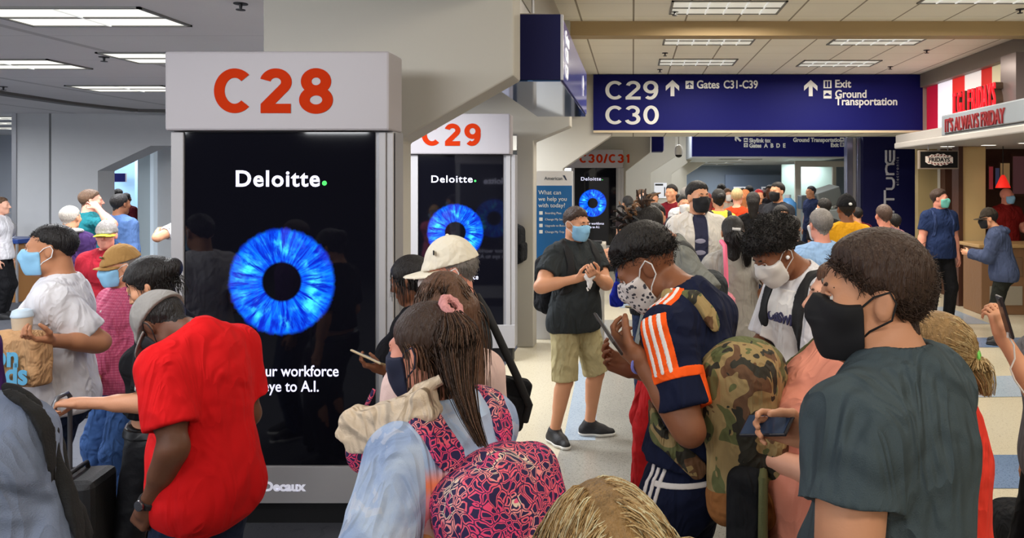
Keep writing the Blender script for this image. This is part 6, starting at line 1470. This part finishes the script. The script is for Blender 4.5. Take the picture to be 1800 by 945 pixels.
# ---- woman in peach with a suitcase
PCH = cloth('tee_peach', (232,150,126), .6, .8)
p = Person('woman in a peach top with an olive strap, face hidden behind the slate tee man', (1478,526,2.34), 84, fem=1, b=1.5, belly=.9, lean=-13, bend=8, skin='pale', h=.009, hf=.006, fine=True, L=('px',1356,806,2.18), lp=(-.4,-.6,-.5), hcurl=(.8,.4), hnorm=((.9,.0,-.2),None))
p.top(PCH, 'top', sleeve=.8, ease=.022, hem=.82, fold=.007); p.bottom(BLKC); p.shoes(SHB, SOLE); p.face(brow=BRH); p.hair(BRH, t=.014, back=-.09, side=-.02)
t = thing('crossbody_bag', 'olive crossbody strap with a small bag on the woman in peach', 'bag', p.l2w(p.T(.2,.02,.86)), math.radians(p.rz)); bl_ = p.T(.2,.02,.86)
q = p.patch('strap', 'top', OLV, sum([chain([p.T(.12,.0+o,1.46), p.T(.07,.04+o,1.38), p.T(-.03,.06+o,1.25), p.T(-.12,.05+o,1.10), p.T(-.18,.02+o,.98)], .015, .005) for o in np.arange(0,.26,.024)], []), t=.006, parent=t, h=.005)
if q: q.location = tuple(-bl_)
f = Fld([rbox((0,0,.08), (.05,.09,.09), r=.025)], .01); V, Q = surf(f.D, f.lo, f.h); npmesh('bag_body', V, Q, OLV, t)
sb = W(1316,0,2.2); suitcase('suitcase', 'dark suitcase with olive edging under the peach woman hand', (sb[0]+.0,2.25,0), math.radians(82), .34, .22, .62, M('suitcase_charcoal', (36,38,40), .6, bump=.3, bscale=200), handle=0)
t = thing('travel_duffel', 'olive edged duffel topping the suitcase of the woman in peach', 'bag', (sb[0]-.0,2.22,.645), math.radians(80))
f = Fld([rbox((0,0,.22), (.14,.06,.24), ry(10), .05)], .010); V, Q = surf(f.D, f.lo, f.h); npmesh('bag_body', V, Q, BAGB, t); MB().tube([(-.17,-.035,.0),(-.135,-.045,.25),(-.09,-.045,.45),(0,-.045,.475),(.10,-.04,.44)], .014, 8).build('piping', OLV, t, smooth=True)
# ---- woman in a grey tank top at the right edge with a phone
p = Person('woman in a grey tank top raising a phone at the right edge', (1866,462,2.75), 78, fem=1, skin='tan', h=.009, hf=.006, fine=True, L=('px',1762,592,2.62), lp=(-.2,-.1,-1), hcurl=(.7,.4), hdir=((0,.25,1),None), hnorm=((.7,.5,0),None))
p.top(cloth('tank_grey', (104,102,106), .6), 'tank_top', sleeve=0, neck='tank', ease=.010, fold=.005); p.bottom(BLKC, r=(.10,.08,.066)); p.shoes(SHB, SOLE); p.face(brow=DBR); p.hair(DBR, 'long', t=.016, back=-.09, side=-.03)
q = W(1766,556,2.55); phone('dark phone with a white cable in the raised hand at the right edge', q, (-.25,.1,1), (.9,-.2,.2), case=(40,38,40), screen=(30,30,34), lit=.02)
t = thing('earphone_cable', 'thin white earphone cable hanging from the raised phone', 'cable', W(1772,590,2.54)); pts = [W(px,py,2.54)-W(1772,590,2.54) for px, py in ((1772,590),(1782,606),(1784,630),(1776,648),(1784,668),(1800,690))]
MB().tube([tuple(a) for a in pts], .003, 6).build('cord', M('cable_white', (226,224,220), .5), t, smooth=True); MB().tube([(0,0,.012),(0,0,-.006)], .005, 8).build('plug', M('cable_white', (226,224,220), .5), t)
t = thing('duffel_bag', 'black duffel bag on the floor at the lower right corner', 'bag', (W(1856,0,3.8)[0],3.85,0), 0)
f = Fld([rbox((0,0,.14), (.30,.15,.14), r=.10)], .014); V, Q = surf(f.D, f.lo, f.h); V = V+vnormals(V,Q)*(.012*wob(V, 5, (9,9,12)))[:,None]; npmesh('bag_body', V, Q, BAGB, t); MB().tube([(-.12,0,.26),(-.1,0,.36),(.1,0,.36),(.12,0,.26)], .014, 8).build('handle', STRAPB, t, smooth=True)
# ---- blonde head at the bottom centre
p = Person('blonde woman closest to the camera, only the crown of her head showing', (1062,1004,.98), 22, fem=1, hp=6, skin='pale', h=.010, hf=.005)
p.top(cloth('top_white_grey', (206,204,200), .6), 'top', sleeve=.7, ease=.014); p.bottom(DENIM); p.shoes(SHB, SOLE); p.face(brow=BLD2)
p.hair(BLD2, 'long', t=.012, back=-.1, side=-.03, front=.085, rough=.002, extra=[cap(p.hp(-.05,-.05,0), p.hp(-.07,-.08,-.2), .05, .045), cap(p.hp(.05,-.05,0), p.hp(.07,-.08,-.2), .05, .045)])
for i, m_ in enumerate((BLD, BLD2, hair_mat('hair_honey', (180,146,96), .4), hair_mat('hair_platinum', (232,212,174), .4))): flow(p, m_, (900,500,700,700)[i], .32, comb=(0,-.55,-.1), part=-.012, seed=51+i, r=.0014, steps=16, back=-.09, side=-.03, out=1.16, grav=.30, jit=.16)
# ================================================================ people further off
def far(label, head, rz, shirt, hair=BLK, pants=None, h=.016, sleeve=.65, skin='tan', mask=None, hs_='short', cap_=None, group=None, shoes=SHB, fold=.005, t=.014, top_name='shirt', ease=.018, face=False, hem=.86, **kw):
    p = Person(label, head, rz, h=h, hf=h*.55, skin=skin, group=group, **kw)
    p.top(shirt, top_name, sleeve=sleeve, fore=None, ease=ease, fold=fold, hem=hem); p.bottom(pants or DENIM, fold=fold); p.shoes(shoes, SHB)
    if hs_ == 'long': p.hair(hair, 'long', t=t, back=-.1, side=-.03, front=.08, extra=[cap(p.hp(0,-.07,0), p.hp(0,-.09,-.17), .075*p.KS, .05*p.KS)])
    elif hs_ == 'bun': p.hair(hair, 'long', t=t*.8, back=-.09, side=-.02, front=.08, extra=[ell(p.hp(0,-.12,.04), A_(.04,.04,.04)*p.KS)])
    elif hs_: p.hair(hair, t=t, rough=.0015)
    if mask: p.mask(mask)
    if cap_: p.cap(cap_)
    if face: p.face(brow=hair)
    return p
C = lambda n, rgb: cloth('far_'+n, rgb, .6)
# right side, by the restaurant
p = far('man in a navy polo and black trousers facing the restaurant in a teal mask', (1652,350,10.25), 188, C('navy_polo',(34,48,84)), DBR, BLKC, h=.013, hy=45, mask=MTEAL, b=1.12, belly=.2, skin='rosy', face=True, stance=.13, t=.022, R=(.30,.06,.80), L=(-.27,.0,.83))
neckring(p, C('navy_polo',(34,48,84)), 'collar', r=.07, tube=.013, z=1.485, drop=.04, gap=.3); watch(p, 1, STRAPB, DARK)
phone('small pale phone in the lowered hand of the navy polo man', W(1630,462,10.05), (.3,0,-1), (0,-1,0), case=(200,200,204), screen=(200,204,210), lit=.05)
backpack(p, 'blue strapped backpack on the man in the navy polo', (0,-.2,1.18), (.14,.07,.2), C('bag_navy',(40,52,90)), strap=C('strap_blue',(46,60,98)), on='shirt', h=.016, strap_r=.02)
p = far('man in a dark cap and slate blue jacket leaning on the restaurant counter', (1738,385,9.0), 62, C('shirt_slate_blue',(52,58,88)), BLK, C('trousers_olive_black',(34,36,32)), h=.013, hp=8, lean=8, bend=8, cap_=C('cap_dark_olive',(52,46,40)), sleeve=None, mask=MBLK, L=(-.08,.40,1.16), R=(.25,.30,1.1), hy=10)
TJ = p
p = far('bald man in a dark red shirt and mask behind the restaurant counter', (1770,345,11.9), 190, C('shirt_maroon',(128,30,28)), None, BLKC, hs_=None, mask=MBLUE, b=1.1, face=True, skin='rosy', hy=20, L=(-.15,.3,1.1))
p = far('man in a mauve shirt with grey-brown hair, back turned by the navy shop panel', (1553,380,8.0), 6, C('shirt_mauve',(150,104,116)), hair_mat('hair_taupe',(96,78,70)), h=.012, skin='rosy', b=1.06)
p.short_strands(hair_mat('hair_taupe',(96,78,70)), 500, .02, r=.002)
p = far('dark-haired person half hidden behind the man in the mauve shirt', (1572,392,9.2), 10, BLKC, BLK)
p = far('grey-haired man in a light blue shirt, back turned', (1442,397,5.6), 12, C('shirt_light_blue',(150,184,226)), GRY, h=.010, skin='rosy', mask=MWHT, b=1.08); p.short_strands(GRY, 900, .022, r=.0016); neckring(p, C('shirt_light_blue',(150,184,226)), 'collar', r=.070, tube=.014, z=1.487, drop=.02)
p = far('man in a mustard yellow tee and black cap, back turned', (1487,368,7.4), 4, C('tee_mustard',(222,160,34)), BLK, h=.012, b=1.08, skin='brown', cap_=None)
p.cap(BLKC, z=.030, tilt=0, t=.018, bl=.06); f = Fld([ell(p.hp(0,-.118,.055), A_(.02,.012,.016)*p.KS)], .006); p.out('cap_logo', f, M('logo_white',(226,226,226),.6))
p = far('masked person in dark clothes just left of the mustard yellow tee', (1448,366,9.5), 20, BLKC, BLK, mask=MWHT)
p = far('person in a maroon top right of the yellow tee man', (1507,378,11), 0, C('maroon',(84,22,30)), BLK)
# woman with the pink bag
GYT = C('tee_pale_grey',(164,160,154))
p = far('woman in a pale grey top with a dark ponytail and a pink strap, back turned', (1288,410,5.3), 355, GYT, BLK, C('leggings',(60,54,56)), h=.010, hs_='long', t=.010, fem=1, b=1.1, skin='tan', R=('px',1335,515,5.25), hem=.80, ease=.026, hp=4)
tie_strands(p, BLK, (.02,-.115,.02), [p.hp(.02,-.115,.02)]+[p.w2l(W(px,py,5.1)) for px, py in ((1302,418),(1312,440),(1314,470))], n=420, r=.003, tail_r=(.015,.045,.02), seed=3)
MB().tube([tuple(p.hp(-.01,-.13,.03)), tuple(p.hp(.05,-.13,.025))], .013, 8).build('hair_clip', WHITE, p.obj, smooth=True)
PNK = M('strap_pink',(246,118,150),.5); b0 = W(1276,548,5.02); t = thing('hanging_purse', 'pink sequinned purse on a long pink strap down the back of the pale grey top', 'bag', b0)
MB().tube([tuple(W(px,py,Y)-b0) for px, py, Y in ((1268,424,5.2),(1274,432,5.1),(1276,470,5.06),(1277,505,5.05))], .017, 6).build('strap', PNK, t, smooth=True)
f = Fld([ell((0,0,.06), (.066,.045,.075)), ell((-.02,-.01,.12), (.035,.03,.04), k=.02)], .008); V, Q = surf(f.D, f.lo, f.h); V = V+vnormals(V,Q)*(.008*wob(V, 2, (70,70,70)))[:,None]; npmesh('purse_body', V, Q, M('sequin_pink',(236,140,156),.4, var=.4, vscale=60), t); MB().tube([(-.01,-.02,.17),(.01,-.02,.17)], .02, 8).build('clip', M('sequin_pink',(236,140,156),.4, var=.4, vscale=60), t)
sb = W(1337,0,5.1); suitcase('suitcase', 'dark wheeled case pulled by the woman in the pale grey top', (sb[0]+.14,5.45,0), math.radians(-20), .36, .24, .56, M('suitcase_charcoal', (36,38,40), .6), handle=.52)
# white jacket and black mask, and the black tee behind
WJ = C('jacket_white',(214,208,200))
p = far('tall man in an open white jacket and black mask facing the camera', (1227,348,6.5), 188, C('shirt_navy_white',(50,52,74)), BLK, BLKC, h=.010, hy=20, mask=MBLK, face=True, skin='tan', t=.018)
def open_jacket(p, mat, on='shirt'):
    p.top(mat, 'jacket', sleeve=None, ease=.034, sl_ease=.03, hem=.82, fold=.007, neck='open', cuts=[rbox(p.T(.0,.2,1.15), (.055*p.k,.16,.5), p.fr(1.1), .02, 's', .01)])
open_jacket(p, WJ); open_jacket(TJ, C('jacket_blue',(66,76,104))); f = Fld([ell(TJ.T(0,-.10,1.44), A_(.12,.08,.06)*TJ.k)], .012); TJ.out('hood', f, C('jacket_blue',(66,76,104)))
for z in (1.30,1.21,1.12,1.03): p.patch('shirt_print', 'shirt', M('print_grey_lilac',(150,148,170),.7), [ell(p.T(.01,.12,z), (.05,.06,.022), k=.02)], t=.003, h=.006)
p = far('big man in a black tee right behind the white jacket', (1226,352,7.4), 185, BLKC, BLK, b=1.28, skin='tan', h=.012, face=True)
p = far('person in a black top carrying a blue drawstring bag, half hidden by the dreadlocks', (1152,385,6.1), 182, BLKC, BLK, h=.012, skin='tan', R=('px',1096,470,6.0), rp=(.8,-.4,0)); p.patch('tee_print', 'shirt', M('print_yellow',(190,190,70),.7), [ell(p.T(.02,.12,1.28), (.07,.08,.03))], t=.003, h=.008)
b0 = W(1084,538,5.95); t = thing('drawstring_bag', 'royal blue drawstring bag hanging from a hand behind the man in shorts', 'bag', b0)
f = Fld([ell((0,0,.075), (.052,.04,.08)), rbox((0,0,.05), (.055,.035,.05), r=.02, k=.02), ell((0,0,.17), (.022,.02,.03), k=.05)], .007); V, Q = surf(f.D, f.lo, f.h); npmesh('bag_body', V, Q, C('bag_royal',(26,40,150)), t); MB().tube([(-.008,0,.18),(.0,0,.26),(.024,0,.30)], .006, 6).build('cord', C('bag_royal',(26,40,150)), t, smooth=True)
# person behind the C29 pillar, only the backpack showing
p = far('person tucked behind the C29 pillar, only a dark backpack edge showing', (866,378,8.62), 80, BLKC, BLK); backpack(p, 'black backpack poking out from behind the C29 pillar', (0,-.26,1.28), (.15,.10,.24), BAGB, strap=STRAPB, h=.016)
# far crowd: px, py, depth, rz, shirt, hair, style, skin, fem, mask, label
CR = [(1103,358,12,30,(44,34,36),BLK,'long','tan',1,None,'dark-haired woman in a sleeveless dark top right of the small C31 pillar'),
 (1128,346,13,200,(150,120,100),LBR,'long','pale',1,MWHT,'masked woman with light brown hair above the dreadlocks'),
 (1180,340,11.5,150,(110,24,34),BLK,'short','tan',0,None,'man in a maroon shirt left of the white jacket, far back'),
 (1206,346,10.5,10,(214,212,212),GRY,'short','tan',0,None,'grey-haired man in a white shirt beside the white jacket shoulder'),
 (1203,360,9.5,190,(60,60,66),BLK,'short','tan',0,MWHT,'child with dark hair peeking left of the white jacket'),
 (1243,352,13,20,(150,40,34),hair_mat('hair_auburn',(110,40,34)),'long','pale',1,None,'red-haired person just right of the white jacket head'),
 (1263,351,9.3,8,(238,214,84),BLK,'bun','tan',1,None,'woman in a yellow top carrying a black bag, back turned'),
 (1268,335,15,0,(40,40,44),BLK,'short','dark',0,None,'dark-haired man standing tallest behind the yellow top'),
 (1279,343,14.5,195,(170,158,144),LBR,'long','pale',1,MWHT,'woman in beige with a white mask behind the yellow top'),
 (1296,347,11,340,(214,70,36),BLD,'short','pale',1,None,'short-haired blonde in an orange-red jacket, back turned'),
 (1310,347,12.5,340,(196,140,104),hair_mat('hair_ginger',(170,104,60)),'long','pale',1,None,'woman with long ginger hair right of the orange-red jacket'),
 (1317,337,16,0,(60,64,76),BLK,'short','dark',0,None,'dark head far back under the left white notice'),
 (1324,356,9.4,350,(22,22,25),BLK,'long','tan',1,None,'woman with long black hair and black clothes, back turned'),
 (1334,345,14,190,(50,50,56),hair_mat('hair_red_cap',(176,34,40)),'short','tan',0,None,'person in a red head covering, far back'),
 (1353,337,15,160,(30,30,36),BLK,'short','dark',0,None,'dark-haired person under the right white notice'),
 (1366,338,10.4,130,(44,46,52),BLK,'short','tan',0,MBLK,'man in a black jacket with a shoulder strap facing left'),
 (1373,382,7.6,190,(70,66,70),BLK,'bun','tan',1,MWHT,'woman in a white mask looking out just above the afro'),
 (1392,402,6.8,350,(24,24,27),BLK,'short','tan',0,None,'person in black just left of the light blue shirt'),
 (1425,338,16,110,(40,50,84),hair_mat('hair_cap_navy',(46,50,60)),'short','tan',0,None,'officer in navy leaning at the scanner in the glass room'),
 (1150,350,14,180,(90,96,110),BLK,'short','tan',0,None,'distant person behind the dreadlocked man crown'),
 (1192,352,15,10,(150,150,152),DBR,'short','tan',0,None,'distant person between the maroon and white shirts'),
 (1305,340,18,10,(110,120,130),BLK,'short','brown',0,None,'distant person right above the orange-red jacket'),
 (1342,343,17,0,(120,40,44),DBR,'short','tan',0,None,'distant person in dark red between the two notices')]
for i, (px, py, Y, rz, rgb, hr, st, sk, fm, mk, lb) in enumerate(CR):
    p = far(lb, (px,py,Y), rz, C('crowd_%d' % i, rgb), hr, h=.018 if Y < 11 else .024, hs_=st, skin=sk, fem=fm, mask=mk, sleeve=None if i in (9,12,15) else .7, shoes=SHB, pants=[DENIM,BLKC,CHAR][i % 3])
    if 'yellow top' in lb and i == 6: backpack(p, 'black bag on the back of the woman in the yellow top', (0,-.18,1.12), (.11,.06,.16), BAGB, strap=STRAPB, h=.02)
# left, by the gate lounge
p = far('white-haired person in a purple jacket with a black hood, back turned', (124,384,7.4), 5, C('jacket_aubergine',(62,40,84)), hair_mat('hair_white',(190,180,168)), h=.013, sleeve=None, ease=.03, t=.012); f = Fld([ell(p.T(0,-.08,1.46), A_(.15,.09,.06)*p.k)], .012); p.out('hood', f, BLKC); f = Fld([ell(p.T(.08,-.06,1.51), A_(.09,.07,.03)*p.k)], .012); p.out('hood_lining', f, GYT)
p = far('man in a teal polo with a hand to his mouth, by the far left wall', (160,354,8.6), 330, C('polo_teal',(30,108,116)), LBR, h=.013, skin='rosy', b=1.12, hy=-20, R=('px',172,366,8.4), rp=(.5,.3,-1))
p = far('man in a blue shirt standing at the opening in the far left wall', (212,360,9.0), 345, C('shirt_chambray',(84,112,160)), BLK, h=.013, skin='brown', b=1.12, sleeve=None)
p = far('dark-haired person beyond the far left opening, taller of the two', (208,343,15.5), 10, C('dark_teal',(30,50,60)), BLK); p = far('dark-haired person in maroon beyond the far left opening', (222,350,15.2), 0, C('maroon',(84,22,30)), BLK, skin='dark')
p = far('worker in a white tee at the far left counter', (2,362,10.6), 290, WT, LBR, BLKC, skin='pale')
p = far('grey-haired person in a yellow-green visor behind the white tee man', (187,415,6.3), 200, C('red_top',(150,30,44)), GRY, h=.013, skin='rosy'); YG = C('visor_yellow',(214,222,60)); p.cap(GRY, brim=YG, z=.035, tilt=-6, bl=.08, t=.010)
p = far('person mostly hidden behind the C28 pillar, one forearm showing at its left edge', (330,360,8.6), 90, C('white_shirt',(206,206,210)), BLK, L=('px',277,408,8.4), lp=(-1,-.2,-.3))
t = thing('trolley_case', 'black trolley case with raised handle by the black lounge seat', 'suitcase', (W(251,0,7.4)[0],8.0,0), 0)
MB().box((-.17,-.1,.03),(.17,.1,.6)).build('shell', M('suitcase_black', (28,28,30), .5), t, bevel=.03); MB().tube([(-.06,.06,.6),(-.06,.06,1.0),(.06,.06,1.0),(.06,.06,.6)], .011, 8).build('handle', DARK, t, smooth=True)
for x in (-.12,.12):
    w_ = MB().lathe([(.026,-.012),(.028,0),(.026,.012)], n=12).build('wheel', DARK, t, smooth=True); w_.rotation_euler = (0,PI/2,0); w_.location = (x,0,.028)
